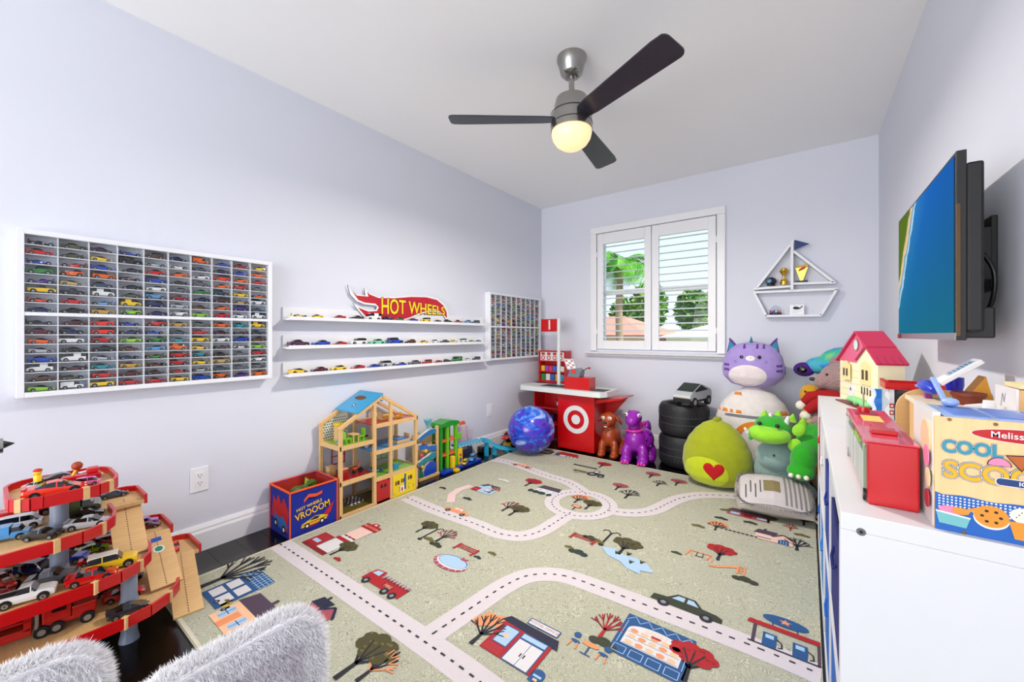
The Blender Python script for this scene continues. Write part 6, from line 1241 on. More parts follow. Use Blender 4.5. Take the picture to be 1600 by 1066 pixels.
q = MB(); [q.box(XB + .003, XB + .006, YL + .015 + k * .012, YL + .021 + k * .012, .215, .385, mat((200, 204, 212), .5)) for k in range(9)]; q.build('striped_wall', dh)['kind'] = 'stuff'
for y0, z0, cc in ((1.29, .25, (190, 40, 44)), (1.60, .2, (130, 200, 50))):
    q = MB(); q.box(XB + .007, XB + .011, y0, y0 + .09, z0, z0 + .006, plastic(cc)); q.box(XB + .007, XB + .011, y0, y0 + .09, z0 + .094, z0 + .1, plastic(cc)); q.box(XB + .007, XB + .011, y0, y0 + .006, z0, z0 + .1, plastic(cc)); q.box(XB + .007, XB + .011, y0 + .084, y0 + .09, z0, z0 + .1, plastic(cc)); q.box(XB + .007, XB + .011, y0 + .042, y0 + .048, z0, z0 + .1, plastic(cc)); q.box(XB + .007, XB + .011, y0, y0 + .09, z0 + .047, z0 + .053, plastic(cc)); q.build('window_frame', dh)
q = MB(); bk, wt = ink((30, 30, 34)), ink((236, 236, 232))
for r in range(7):
    for k in range(8): q.box(.05 + r * .018, .068 + r * .018, 1.34 + k * .0125, 1.3525 + k * .0125, .022, .0228, bk if (r + k) % 2 else wt)
q.build('checker_floor', dh)['kind'] = 'stuff'
MB().box(XF - .006, XF + .002, YM2 + .012, YR - .012, .012, .152, plastic((240, 212, 36))).build('yellow_door_panel', dh); q = MB(); ff = frame((XF + .002, YM2 + .012, .012), (0, 1, 0), (0, 0, 1), (1, 0, 0))
for a, b in ((.03, .085), (.075, .09), (.13, .095)): q.drect(a - .014, b - .012, a + .018, b + .014, ink((96, 60, 40)), ff, .0006); q.drect(a - .004, b - .012, a + .0, b + .014, yel, ff, .001)
q.drect(.085, .03, .1, .13, ink((50, 110, 180)), ff, .0008); q.drect(.055, .02, .085, .06, whi, ff, .001); q.drect(.062, .025, .074, .05, red_, ff, .0014)
for k in range(12): q.drect(.01 + (k * 37 % 150) / 1000, .015 + (k * 53 % 40) / 1000, .016 + (k * 37 % 150) / 1000, .02 + (k * 53 % 40) / 1000, ink((60, 50, 40)), ff, .0007)
q.build('door_panel_print', dh)
MB().box(XF - .05, XF + .001, YM1 + .01, YM2 - .01, .012, .14, plastic((190, 20, 30))).build('red_door', dh, bevel=.001); q = MB(); ff = frame((XF + .001, YM1 + .01, .012), (0, 1, 0), (0, 0, 1), (1, 0, 0)); [q.dpoly([(x - .008, .09), (x + .008, .09), (x + .008, .106), (x, .114), (x - .008, .106)], ink((70, 20, 20)), ff, .0006) for x in (.035, .06)]; q.build('door_window', dh); MB().prism([(YM1 + .02 + .035 * (1 - math.cos(t * PI / 10)), .14 + .022 * math.sin(t * PI / 10)) for t in range(11)], XF - .05, XF - .002, plastic((206, 30, 40)), lambda a, b, c: (c, a, b)).build('door_arch', dh)
# furniture inside
def mini(name, label, cat, loc, parts, rz_=0):
    t = thing(name, label, cat, loc, rz_)
    for nm, (x0, x1, y0, y1, z0, z1), cc in parts: MB().box(x0, x1, y0, y1, z0, z1, M_birch if cc is None else plastic(cc)).build(nm, t, bevel=.0015)
    return t
gz = .4092; LG = (140, 206, 40)
for k, (x, y, r) in enumerate(((.20, 1.30, 0), (.20, 1.385, PI))):
    mini('toy_chair', ('lime toy dining chair facing the sewing wall' if k == 0 else 'lime toy dining chair next to the middle post'), 'toy chair', (x, y, gz), [('seat', (-.018, .018, -.018, .018, .024, .03), LG), ('backrest', (-.018, .018, -.022, -.018, .024, .07), LG)] + [('leg', (a - .003, a + .003, b - .003, b + .003, 0, .024), LG) for a in (-.014, .014) for b in (-.014, .014)], r)
mini('toy_table', 'birch toy dining table between lime toy chairs', 'toy table', (.195, 1.343, gz), [('top', (-.03, .03, -.022, .022, .042, .048), None)] + [('leg', (a - .003, a + .003, b - .003, b + .003, 0, .042), None) for a in (-.024, .024) for b in (-.016, .016)])
mini('toy_cabinet', 'birch toy cabinet with a yellow top in the upper room', 'toy cabinet', (.10, 1.305, gz), [('body', (-.02, .02, -.022, .022, 0, .09), None), ('top', (-.022, .022, -.025, .025, .09, .105), (240, 206, 40))])
mini('toy_sofa', 'small blue toy bench in the upper dollhouse room', 'toy bench', (.20, 1.252, gz), [('seat', (-.022, .022, -.012, .012, .014, .024), (60, 150, 206)), ('leg', (-.018, -.012, -.01, .01, 0, .014), None), ('leg', (.012, .018, -.01, .01, 0, .014), None)])
gz = .2092; mini('toy_desk', 'red and birch toy desk in the red floored dollhouse room', 'toy desk', (.17, 1.29, gz), [('top', (-.025, .025, -.022, .022, .045, .051), None), ('drawer_block', (-.022, .022, -.02, .02, 0, .045), (176, 40, 40))])
t = thing('pink_toy_figure', 'tiny pink toy figure sitting on the red toy desk', 'toy figure', (.17, 1.285, .2602)); MB().rings([((0, 0, 0), .009), ((0, 0, .014), .010), ((0, 0, .02), .004)], plastic((236, 120, 170)), 12).build('body', t, smooth=50); MB().ball((0, 0, .026), .008, plastic((244, 160, 190)), 12, 8).build('head', t, smooth=50)
t = thing('toy_exercise_bike', 'orange toy tricycle on the red dollhouse floor', 'toy tricycle', (.18, 1.375, gz)); MB().tube([(0, -.02, .02), (0, .01, .035), (0, .02, .06), (0, .012, .075)], .004, plastic((226, 96, 40))).build('frame', t, smooth=60)
for y, r in ((-.02, .012), (.022, .016)): MB().cyl((-.003, y, r), (.003, y, r), r, M_tyre, n=16).build('wheel', t)
MB().box(-.008, .008, -.028, -.004, .03, .036, plastic((226, 96, 40))).build('seat', t)
mini('toy_crib', 'birch toy counter at the back of the red floored room', 'toy cabinet', (.09, 1.26, gz), [('body', (-.02, .02, -.02, .02, 0, .05), None), ('top', (-.023, .023, -.023, .023, .05, .056), None)])
gz = .4962; mini('toy_bed', 'yellow toy bed with birch headboard in the attic', 'toy bed', (.15, 1.60, gz), [('frame', (-.025, .025, -.04, .05, 0, .014), None), ('mattress', (-.022, .022, -.036, .046, .014, .026), (240, 200, 40)), ('headboard', (-.025, .025, -.046, -.04, 0, .046), None)])
mini('toy_armchair', 'yellow toy armchair on the red attic floor', 'toy chair', (.2, 1.665, gz), [('seat', (-.015, .015, -.015, .015, 0, .016), (240, 200, 40)), ('backrest', (-.015, .015, .012, .018, .016, .036), (240, 200, 40))])
gz = .3342
for k, (y, cc, hc, lb) in enumerate(((1.505, (120, 40, 120), (60, 150, 190), 'purple dressed toy doll with teal hair in the blue room'), (1.475, (220, 220, 226), (50, 36, 40), 'white dressed toy doll with dark hair in the blue room'))):
    t = thing('toy_doll', lb, 'toy doll', (.17 - k * .04, y, gz)); MB().rings([((0, 0, 0), .014), ((0, 0, .02), .015), ((0, 0, .045), .009), ((0, 0, .052), .004)], plastic(cc), 14).build('dress', t, smooth=50); h_ = MB().ball((0, 0, .062), .012, plastic((240, 200, 176)), 14, 10).build('head', t, smooth=60); MB().ball((-.003, 0, .067), (.013, .014, .011), plastic(hc), 14, 10).build('hair', h_, smooth=60)
mini('toy_bed', 'blue toy bed with birch rails in the blue floored room', 'toy bed', (.2, 1.68, gz), [('frame', (-.03, .03, -.05, .05, 0, .02), None), ('mattress', (-.026, .026, -.046, .046, .02, .028), (60, 130, 200)), ('headboard', (-.03, .03, .05, .056, 0, .05), None)])
gz = .1702; big_car('sports', 'sky', .1, (.15, 1.52, gz), 1.2, 'light blue toy sports car parked in the green floored room', 'toy cars in the dollhouse')
mini('toy_bath', 'blue toy box seat on the green dollhouse floor', 'toy box', (.2, 1.635, gz), [('body', (-.016, .016, -.018, .018, 0, .036), (60, 160, 206)), ('lid', (-.017, .017, -.019, .019, .036, .04), (120, 200, 80))])

# ------------------------------------------------------------------ wave marble run
wv_ = thing('wave_marble_run', 'wooden marble run painted with blue waves and fish beside dollhouse', 'marble run', (0, 0, 0)); XW = .15; k5 = 180 / 1599
def c5(x, y, X=XW): p = P(640 + x * k5, 640 + y * k5, x=X); return (p.y, p.z)
fw_ = lambda a, b, c=0: (XW + c, a, b); ya, _ = c5(120, 980); yb, _ = c5(405, 900); zt = c5(390, 240)[1]
MB().box(XW - .07, XW + .01, ya, yb, 0, .022, M_birch_y).build('base', wv_, bevel=.003); MB().prism([(yb - .014, .02), (yb, .02), (yb, zt), (yb - .012, zt + .012), (yb - .03, zt), (yb - .02, zt * .6)], -.012, .0, M_birch, fw_).build('end_post', wv_); MB().prism([(ya, .02), (ya + .012, .02), (ya + .012, zt * .9), (ya, zt * .9)], -.07, -.058, M_birch, fw_).build('end_post', wv_)
MB().prism([(ya, .02), (yb - .014, .02), (yb - .014, zt * .9), (ya, zt * .95)], -.07, -.062, mat((206, 214, 206), .5, var=.1)).build('back_board', wv_) if False else MB().prism([(ya + .012, .02), (yb - .014, .02), (yb - .014, zt * .85), (ya + .012, zt * .9)], -.068, -.06, wood((222, 196, 150)), fw_).build('back_board', wv_)
def wave(pts, cc, nm='wave', d0=-.02, d1=.004): 
    q = MB(); q.prism([c5(*p) for p in pts], d0, d1, plastic(cc), fw_, plastic((226, 226, 216))); return q.build(nm, wv_)
wave([(125, 400), (180, 350), (260, 290), (300, 270), (350, 265), (370, 300), (340, 330), (250, 360), (180, 410), (128, 440)], (36, 130, 196)); wave([(128, 500), (170, 480), (230, 470), (250, 510), (300, 500), (370, 490), (365, 560), (300, 580), (240, 540), (180, 560), (128, 560)], (40, 120, 200)); wave([(128, 740), (180, 690), (260, 640), (300, 600), (360, 585), (365, 640), (330, 690), (240, 720), (150, 790), (128, 800)], (44, 150, 170)); wave([(200, 940), (190, 870), (220, 780), (280, 720), (340, 715), (365, 760), (360, 870), (280, 900)], (32, 90, 200), 'whale'); wave([(128, 960), (128, 820), (170, 860), (200, 940)], (48, 130, 90), 'seaweed')
for (x, y), cc, nm in (((165, 640), (226, 80, 130), 'pink_fish'), ((225, 580), (240, 200, 50), 'yellow_fish'), ((175, 800), (240, 190, 50), 'yellow_shell'), ((190, 480), (150, 80, 50), 'crab')): a, b = c5(x, y); MB().ball((XW + .002, a, b), (.01, .014, .013), plastic(cc), 14, 8).build(nm, wv_, smooth=50)
a, b = c5(280, 260); MB().lathe([(.008, 0), (.012, .02), (.026, .05), (.034, .066), (.031, .066), (.01, .02)], (XW - .02, a, b - .006), mat((130, 206, 222), .15, coat=.5, var=.1, alpha=.75), n=24, caps=False).build('funnel', wv_, smooth=40)

# ------------------------------------------------------------------ green car garage toy with blue slide track
gt = thing('green_car_tower', 'bright green plastic car lift tower with blue road base', 'toy garage', (0, 0, 0)); XG = .15
def g5(x, y, X=XG): p = P(640 + x * k5, 640 + y * k5, x=X); return (p.y, p.z)
GR, LGc, YLc, BLc, ORc = plastic((40, 160, 50)), plastic((120, 200, 40)), plastic((244, 206, 40)), plastic((30, 80, 190)), plastic((240, 110, 50)); y0, zt = g5(400, 200); y1, _ = g5(660, 200); zt = g5(530, 190)[1]; y0 += .016; y2 = g5(1000, 640, .2)[0]
MB().box(.104, .20, y0 - .01, y2, 0.001, .022, BLc).build('base', gt, bevel=.004)
MB().box(.06, .075, y0, y1, .001, zt, GR).build('back_wall', gt, bevel=.003)
for y, m_ in ((y0 + .005, GR), (y0 + (y1 - y0) * .4, LGc), (y1 - .02, LGc)): MB().box(.135, .16, y - .008, y + .014, .022, zt - .01, m_).build('column', gt, bevel=.003)
MB().prism([(y0 - .012, zt - .02), (y1 + .012, zt - .02), (y1, zt + .006), ((y0 + y1) / 2, zt + .022), (y0, zt + .006)], .055, .17, GR, lambda a, b, c: (c, a, b)).build('roof', gt, bevel=.004)
for f_ in (.33, .62): MB().box(.075, .155, y0, y1, zt * f_, zt * f_ + .014, ORc).build('deck', gt, bevel=.002)
a, b = g5(560, 640); MB().box(.16, .19, a - .012, a + .02, .022, b, YLc).build('crank_post', gt, bevel=.004); MB().box(.16, .235, a - .014, a + .026, 0.001, .022, YLc).build('crank_foot', gt, bevel=.004); MB().box(.16, .17, y1 - .02, y1 + .03, zt * .62, zt * .75, LGc).build('side_chute', gt, bevel=.004)
a0, b0 = g5(655, 530); a1, b1 = g5(1000, 440)
MB().prism([(a0, b0), (a1, b1), (a1, b1 + .016), (a0, b0 + .016)], .09, .17, plastic((70, 180, 216)), lambda a, b, c: (c, a, b)).build('upper_road', gt, bevel=.002); MB().box(.15, .165, a0 + .004, a0 + .05, .022, b0, YLc).build('ticket_panel', gt, bevel=.002); q = MB(); ff = frame((.165, a0 + .004, .022), (0, 1, 0), (0, 0, 1), (1, 0, 0)); q.drect(.012, .02, .034, .055, ink((60, 110, 160)), ff, .0006); q.drect(.012, .065, .034, .085, ink((200, 60, 60)), ff, .0006); q.build('ticket_print', gt)
q = MB()
for k in range(8): q.box(.1699, .1712, a0 + .01 + k * (a1 - a0) / 8.5, a0 + .022 + k * (a1 - a0) / 8.5, b0 + .003 + k * (b1 - b0) / 8.5, b0 + .011 + k * (b1 - b0) / 8.5, plastic((236, 232, 210)))
q.build('road_studs', gt)['kind'] = 'stuff'
# blue slide
sl = thing('blue_slide_track', 'turquoise plastic slide track curving down towards the marbled ball', 'toy track', (0, 0, 0)); pts = []
for x, y, X in ((1010, 430, .13), (1100, 440, .15), (1180, 500, .18), (1300, 540, .22), (1450, 560, .25)): p = P(640 + x * k5, 640 + y * k5, x=X); pts.append(Vector((X, p.y, max(.05, p.z))))
pts[-1].z = .02; pts[-2].z = .05; cp = catmull(pts, 6); tq = plastic((60, 180, 214)); secs = []
for i, p in enumerate(cp):
    d = (cp[min(i + 1, len(cp) - 1)] - cp[max(i - 1, 0)]).normalized(); s = Vector((d.y, -d.x, 0)).normalized() * .035; u = Vector((0, 0, 1)); secs.append([p - s + u * .016, p - s * .85 + u * .016, p - s * .82, p + s * .82, p + s * .85 + u * .016, p + s + u * .016, p + s - u * .012, p - s - u * .012])
q = MB(); q.loft(secs, tq); q.build('chute', sl, smooth=40)
for i in (4, 12, 20): p = cp[i]; MB().box(p.x - .02, p.x + .02, p.y - .006, p.y + .006, 0, p.z - .012, tq).build('support', sl)
# clear dome tower behind and small vehicles
a, b = g5(790, 420, .1); t = thing('clear_toy_tower', 'clear domed toy tower with an orange arch on top', 'toy', (.054, a, 0)); pc = mat((228, 206, 218), .15, coat=.4, alpha=.45, var=.1); zz = g5(760, 220, .1)[1]
MB().box(-.03, .03, -.05, .09, 0, .1, plastic((90, 100, 120))).build('base', t, bevel=.003); MB().lathe([(.045, .1), (.045, zz - .03), (.038, zz - .01), (.02, zz), (.001, zz)], (0, .0, 0), pc, n=20, caps=False).build('dome', t, smooth=40)
MB().box(-.025, .025, .045, .1, .1, zz - .05, pc).build('side_dome', t, bevel=.006); MB().prism([(-.03 + .03 * (1 - math.cos(t_ * PI / 12)), zz + .03 * math.sin(t_ * PI / 12)) for t_ in range(13)], -.008, .008, ORc, lambda a_, b_, c_: (c_, a_, b_ - .004)).build('arch', t); [MB().cyl((0, -.02 + k * .03, .1), (0, -.02 + k * .03, .14 + .03 * (k % 2)), .008, plastic(cc), n=12).build('peg', t) for k, cc in enumerate(((220, 60, 70), (230, 130, 60), (190, 60, 140), (200, 40, 50)))]
for nm, x, y, X, col, kind, L, lb in (('a', 800, 715, .21, 'yellow', 'van', .075, 'yellow chunky toy van on the blue road base'), ('b', 895, 665, .19, 'sky', 'suv', .1, 'light blue chunky toy truck on the blue road base'), ('c', 1040, 610, .055, 'charcoal', 'truck', .13, 'dark grey toy truck behind the light blue chunky truck')):
    p = P(640 + x * k5, 640 + y * k5, x=X); big_car(kind, col, L, (X - .02 if nm != 'c' else X, p.y, .0225 if nm != 'c' else 0), -1.1 if nm != 'c' else PI / 2, lb, 'vehicles at the green tower')
p = P(1330 * k5 + 640, 640 + 440 * k5, x=.12); big_car('suv', 'yellow', .17, (.13, 2.98, 0), -1.3, 'yellow toy off-roader on the floor beneath the red sports car', 'cars by the ball'); big_car('sports', 'red', .19, (.12, 2.975, .078), -1.35, 'red toy sports car stacked on the yellow off-roader', 'cars by the ball')
big_car('coupe', 'black', .14, (.10, 3.12, 0), -1.2, 'black toy coupe on floor behind the marbled ball', 'cars by the ball')
# ------------------------------------------------------------------ wooden multi-storey car garage by the door
gar = thing('wooden_car_garage', 'tiered wooden toy car garage with red rims and ramps', 'toy garage', (0, 0, 0)); RIM = plastic((206, 18, 24)); BL1 = plastic((150, 160, 178))
def deck(z, poly, gaps):
    m = MB(); m.prism(poly, z - .012, z, M_birch_y); m.build('deck', gar)
    n = len(poly)
    for i in range(n):
        if i in gaps: continue
        a, b = Vector(poly[i]), Vector(poly[(i + 1) % n]); d = (b - a); L = d.length
        if L < .004: continue
        d /= L; nn = Vector((d.y, -d.x)); e = .0
        q = [a, b, b + nn * .009, a + nn * .009]
        yield i, q
def rimmed(z, poly, gaps=()):
    m = MB()
    for i, q in deck(z, poly, gaps): m.prism([(p.x, p.y) for p in q], z - .014, z + .021, RIM)
    m.build('rim', gar)
    for k in (2, 5, 7):
        if k < len(poly): a = Vector(poly[k]); c_ = Vector((.4, (min(p[1] for p in poly) + max(p[1] for p in poly)) / 2)); o_ = (a - c_).normalized(); MB().bar((a.x - o_.x * .004, a.y - o_.y * .004, z + .003), (a.x + o_.x * .011, a.y + o_.y * .011, z + .003), .014, .038, M_birch).build('rim_clip', gar)
def shape(x0, x1, y0, y1, wy, wx, r):       # rounded deck with a wing at the back for the ramp
    pts = [(x1 - r + r * math.cos(t), y0 + r + r * math.sin(t)) for t in [math.radians(a) for a in (-90, -67, -45, -22, 0)]]
    pts += [(x1 - r * 1.3 + r * 1.3 * math.cos(t), y1 - r * 1.3 + r * 1.3 * math.sin(t)) for t in [math.radians(a) for a in (0, 22, 45, 67, 90)]]
    if wy: pts += [(wx, y1), (wx, wy), (x0 + .02, wy), (x0, wy - .03)]
    else: pts += [(x0 + r - r * math.sin(t), y1 - r + r * math.cos(t)) for t in [math.radians(a) for a in (0, 30, 60, 90)]]
    pts += [(x0 + r - r * math.cos(t), y0 + r - r * math.sin(t)) for t in [math.radians(a) for a in (0, 30, 60, 90)]]
    return pts
LV = [.545, .415, .262, .125]
d1 = shape(.29, .545, .062, .285, None, 0, .06); d2 = shape(.17, .575, -.25, .285, .385, .335, .11); d3 = shape(.14, .60, -.32, .375, .468, .31, .12); d4 = shape(.10, .62, -.38, .452, .572, .27, .13)
rimmed(LV[0], d1); rimmed(LV[1], d2, (10,)); rimmed(LV[2], d3, (10,)); rimmed(LV[3], d4, (10,))
def gpost(x, y, z0, z1): MB().lathe([(.027, z0), (.025, z0 + .012), (.0215, z0 + .028), (.0215, z1)], (x, y, 0), BL1, n=24).build('post', gar, smooth=35)
for x, y, top in ((.40, .165, .531), (.50, .315, .25), (.22, .30, .25), (.22, -.2, .40), (.50, -.2, .40)):
    zs = [0] + [l for l in LV[::-1] if l < top]; 
    for a, b in zip(zs, zs[1:] + [top]): gpost(x, y, a if a else .0005, (b - .012) if b != top else top)
def ramp(p0, p1, w, nm='ramp'):
    p0, p1 = Vector(p0), Vector(p1); MB().bar(p0, p1, w, .008, M_birch_x).build(nm, gar); d = p1 - p0; n = 24; q = MB()
    for k in range(n): a = p0 + d * (k + .3) / n + Vector((0, 0, .0056)); q.bar(a, a + d * .4 / n, .0026, .0006, ink((50, 44, 40)))
    q.build('ramp_dashes', gar)['kind'] = 'stuff'
ramp((.29, .335, .419), (.455, .330, .270), .088); ramp((.30, .422, .264), (.50, .415, .135), .088); ramp((.26, .512, .127), (.535, .470, .016), .088)
MB().bar((.325, .42, .2535), (.34, .42, .2435), .03, .0012, plastic((40, 100, 200))).build('blue_sticker', gar); q = MB(); fr_ = lambda a, b, c=0: Vector((.37 + a * .84, .42 + b, .2243 - a * .54 + c)); q.dell(0, 0, .016, .017, M_white, fr_, .0006, 20); q.dell(0, 0, .011, .012, plastic((30, 150, 120)), fr_, .0012, 20); q.build('round_sticker', gar)
# vehicles on the decks: base centre read off the photograph on each deck
k4 = 320 / 907
def gp(x, y, lv): p = P(x * k4, 690 + y * k4, z=LV[lv]); return (p.x, p.y, LV[lv] + .0006)
GC = 'vehicles on the wooden car garage'
CL = [(285, 205, 0, 'scarlet', 'sports', .17, 1.45, 'scarlet toy sports car with dark roof on the top deck', None), (190, 160, 0, 'white', 'coupe', .085, .9, 'white toy police coupe on the top deck corner', None), (285, 135, 0, 'charcoal', 'sports', .12, 1.6, 'dark grey toy sports car behind the scarlet one on top deck', None),
      (445, 150, 0, 'pink', 'van', .07, 1.2, 'pink toy van at the end of top deck', None), (378, 140, 0, 'white', 'van', .075, 1.8, 'white toy van with red beacon on top deck', None),
      (405, 375, 1, 'silver', 'sports', .135, 1.2, 'silver toy sports car at the rim of the second deck', None), (190, 425, 1, 'black', 'coupe', .11, .9, 'black toy coupe with white trim beside second deck rim', 'white'), (130, 365, 1, 'white', 'van', .12, 1.35, 'white toy ambulance on the second deck', None), (40, 440, 1, 'sky', 'truck', .12, 1.3, 'light blue toy truck with pink disc on second deck', None),
      (435, 300, 1, 'olive', 'truck', .15, 1.35, 'olive army toy truck below the top deck', None), (495, 235, 1, 'slate', 'sports', .105, 1.5, 'slate toy sports car on the second deck wing', None), (575, 255, 1, 'olive', 'pickup', .12, 1.5, 'camouflage green toy pickup at the wing end of second deck', None), (350, 345, 1, 'black', 'sports', .12, 1.4, 'black toy sports car beside the olive army truck', None), (150, 305, 1, 'maroon', 'suv', .13, 1.5, 'maroon toy off-roader at the back of second deck', None), (30, 350, 1, 'red', 'truck', .14, 1.5, 'red toy box truck at the back of second deck', None),
      (235, 650, 2, 'white', 'pickup', .15, 1.32, 'white toy pickup along the rim of the third deck', None), (475, 588, 2, 'red', 'sports', .15, 1.3, 'red toy sports car at the rim of third deck', None), (335, 580, 2, 'grey', 'coupe', .15, 1.2, 'grey toy coupe between red and blue cars on third deck', None), (275, 555, 2, 'blue', 'coupe', .14, 1.0, 'blue toy muscle coupe in the middle of third deck', None), (550, 520, 2, 'yellow', 'suv', .155, 1.35, 'yellow toy off-roader with a white roof on third deck', 'white'), (450, 488, 2, 'lime', 'sports', .11, 1.4, 'lime toy sports car behind the yellow off-roader', None), (408, 535, 2, 'red', 'coupe', .10, 1.4, 'red toy coupe between lime and grey cars', None), (345, 478, 2, 'maroon', 'coupe', .09, 1.3, 'maroon toy coupe at the back of third deck', None), (90, 525, 2, 'sky', 'sports', .13, 1.4, 'light blue toy sports car at the back of third deck', None), (200, 512, 2, 'plum', 'coupe', .12, 1.4, 'plum toy coupe next to the grey garage post', None), (450, 428, 2, 'charcoal', 'sports', .12, 1.3, 'dark grey toy sports car under the second deck', None), (480, 455, 2, 'crimson', 'van', .09, 1.3, 'crimson toy van beside the long ramp on third deck', None), (120, 585, 2, 'navy', 'van', .12, .7, 'navy toy van on the third deck', None), (130, 640, 2, 'red', 'rod', .13, .35, 'red toy hot rod with silver engine on third deck', None), (30, 690, 2, 'crimson', 'coupe', .14, .9, 'crimson toy beetle shaped coupe at third deck rim', None), (25, 600, 2, 'black', 'pickup', .13, .9, 'black toy pickup on the third deck', None), (655, 335, 2, 'lilac', 'pickup', .10, 1.3, 'lilac toy pickup on the third deck wing', None), (668, 375, 2, 'maroon', 'sports', .10, 1.3, 'maroon toy sports car before the lilac pickup', None),
      (545, 752, 3, 'charcoal', 'sports', .15, 1.3, 'gunmetal toy sports car at the rim of lowest deck', None), (670, 645, 3, 'red', 'sports', .135, 1.3, 'red toy sports car on the lowest deck by the ramp', None), (615, 615, 3, 'black', 'suv', .09, 1.2, 'black toy off-roader at the back of lowest deck', None), (490, 665, 3, 'maroon', 'rod', .13, 1.4, 'maroon toy hot rod with big wheels on lowest deck', None), (770, 480, 3, 'scarlet', 'coupe', .10, -.25, 'scarlet toy coupe at the top of lowest ramp', None)]
SCL = (.8, .8, .78, .8); lim = ((.31, .525, .078, .27, .27), (.185, .555, -.22, .275, .375), (.155, .58, -.29, .362, .458), (.115, .60, -.35, .44, .56))
obst = {1: [(.40, .165, .024), (.22, -.2, .024), (.50, -.2, .024)], 2: [(.40, .165, .024), (.22, -.2, .024), (.50, -.2, .024)] + [(x_, .333, .044) for x_ in (.34, .38, .41, .435)], 3: [(.40, .165, .024), (.50, .315, .024), (.22, .30, .024), (.22, -.2, .024), (.50, -.2, .024)] + [(x_, .418, .044) for x_ in (.38, .42, .46, .48)] + [(.425 + .0155 * k_, -.14 + .042 * k_, .04) for k_ in range(-1, 10)]}
spots = []
for x, y, lv, col, kind, L, rz_, lb, roof in CL: q_ = gp(x, y, lv); spots.append([q_[0], q_[1], L * SCL[lv], rz_, lv])
q_ = gp(425, 118, 0); spots.append([q_[0], q_[1], .095, 1.4, 0])
def circ(s_): return [(s_[0] + f_ * s_[2] * math.cos(s_[3]), s_[1] + f_ * s_[2] * math.sin(s_[3])) for f_ in (-.33, -.11, .11, .33)], s_[2] * .25
for it in range(400):                                # park the cars without touching each other, the posts or the ramps
    for a_ in range(len(spots)):
        A_ = spots[a_]; ca, ra = circ(A_)
        for ox, oy, orr_ in obst.get(A_[4], ()):
            for cx_, cy_ in ca:
                dx, dy = cx_ - ox, cy_ - oy; d_ = math.hypot(dx, dy) or 1e-6; ov = ra + orr_ - d_
                if ov > 0: A_[0] += dx / d_ * ov * .4; A_[1] += dy / d_ * ov * .4; ca, ra = circ(A_)
        for b_ in range(a_ + 1, len(spots)):
            B_ = spots[b_]
            if B_[4] != A_[4]: continue
            cb2, rb = circ(B_); best = 0; bd = None
            for p_ in ca:
                for r2 in cb2:
                    dx, dy = p_[0] - r2[0], p_[1] - r2[1]; d_ = math.hypot(dx, dy) or 1e-6; ov = ra + rb - d_
                    if ov > best: best = ov; bd = (dx / d_, dy / d_)
            if bd: A_[0] += bd[0] * best * .25; A_[1] += bd[1] * best * .25; B_[0] -= bd[0] * best * .25; B_[1] -= bd[1] * best * .25; ca, ra = circ(A_)
        x0_, x1_, y0_, y1_, yw_ = lim[A_[4]]; hx_ = A_[2] * (.5 * abs(math.cos(A_[3])) + .22); hy_ = A_[2] * (.5 * abs(math.sin(A_[3])) + .02)
        A_[0] = min(max(A_[0], x0_ + hx_), x1_ - hx_); A_[1] = min(max(A_[1], y0_ + hy_), (yw_ if A_[0] + hx_ < .30 else y1_) - hy_)
for (x, y, lv, col, kind, L, rz_, lb, roof), s_ in zip(CL, spots):
    if lb.startswith('gunmetal'): s_[:4] = [.566, .302, .105, 1.5]; rz_ = 1.5
    big_car(kind, col, s_[2], (s_[0], s_[1], LV[lv] + .0006), rz_, lb, GC, roof=roof)
TOW = spots[-1]; POL = spots[1]
t = thing('yellow_toy_figure', 'yellow toy figure with a red cap on the white police coupe', 'toy figure', (POL[0], POL[1], LV[0] + .0255)); MB().rings([((0, 0, 0), .009), ((0, 0, .016), .010), ((0, 0, .022), .005)], plastic((246, 206, 30)), 12).build('body', t, smooth=50); MB().ball((0, 0, .029), .010, plastic((246, 206, 30)), 12, 8).build('head', t, smooth=50); MB().ball((0, 0, .035), (.011, .011, .006), plastic((216, 40, 40)), 12, 6).build('cap', t, smooth=50)
t = thing('red_tow_truck', 'red toy tow truck with yellow crane at the top deck rear', 'toy truck', (TOW[0], TOW[1], LV[0] + .0006), 1.4); MB().box(-.045, .045, -.018, .018, .008, .03, RIM).build('body', t, bevel=.003); MB().box(.012, .04, -.017, .017, .03, .048, RIM).build('cab', t, bevel=.004); MB().tube([(-.02, 0, .03), (-.005, 0, .062), (.004, 0, .058)], .004, plastic((246, 200, 30))).build('crane', t, smooth=50); MB().ball((-.01, 0, .06), .014, mat((170, 70, 30), .5, var=.2), 12, 8).build('hook_ball', t, smooth=50)
for x in (-.028, .028):
    for s in (-1, 1): MB().cyl((x, s * .012, .010), (x, s * .02, .010), .010, M_tyre, n=14).build('wheel', t)
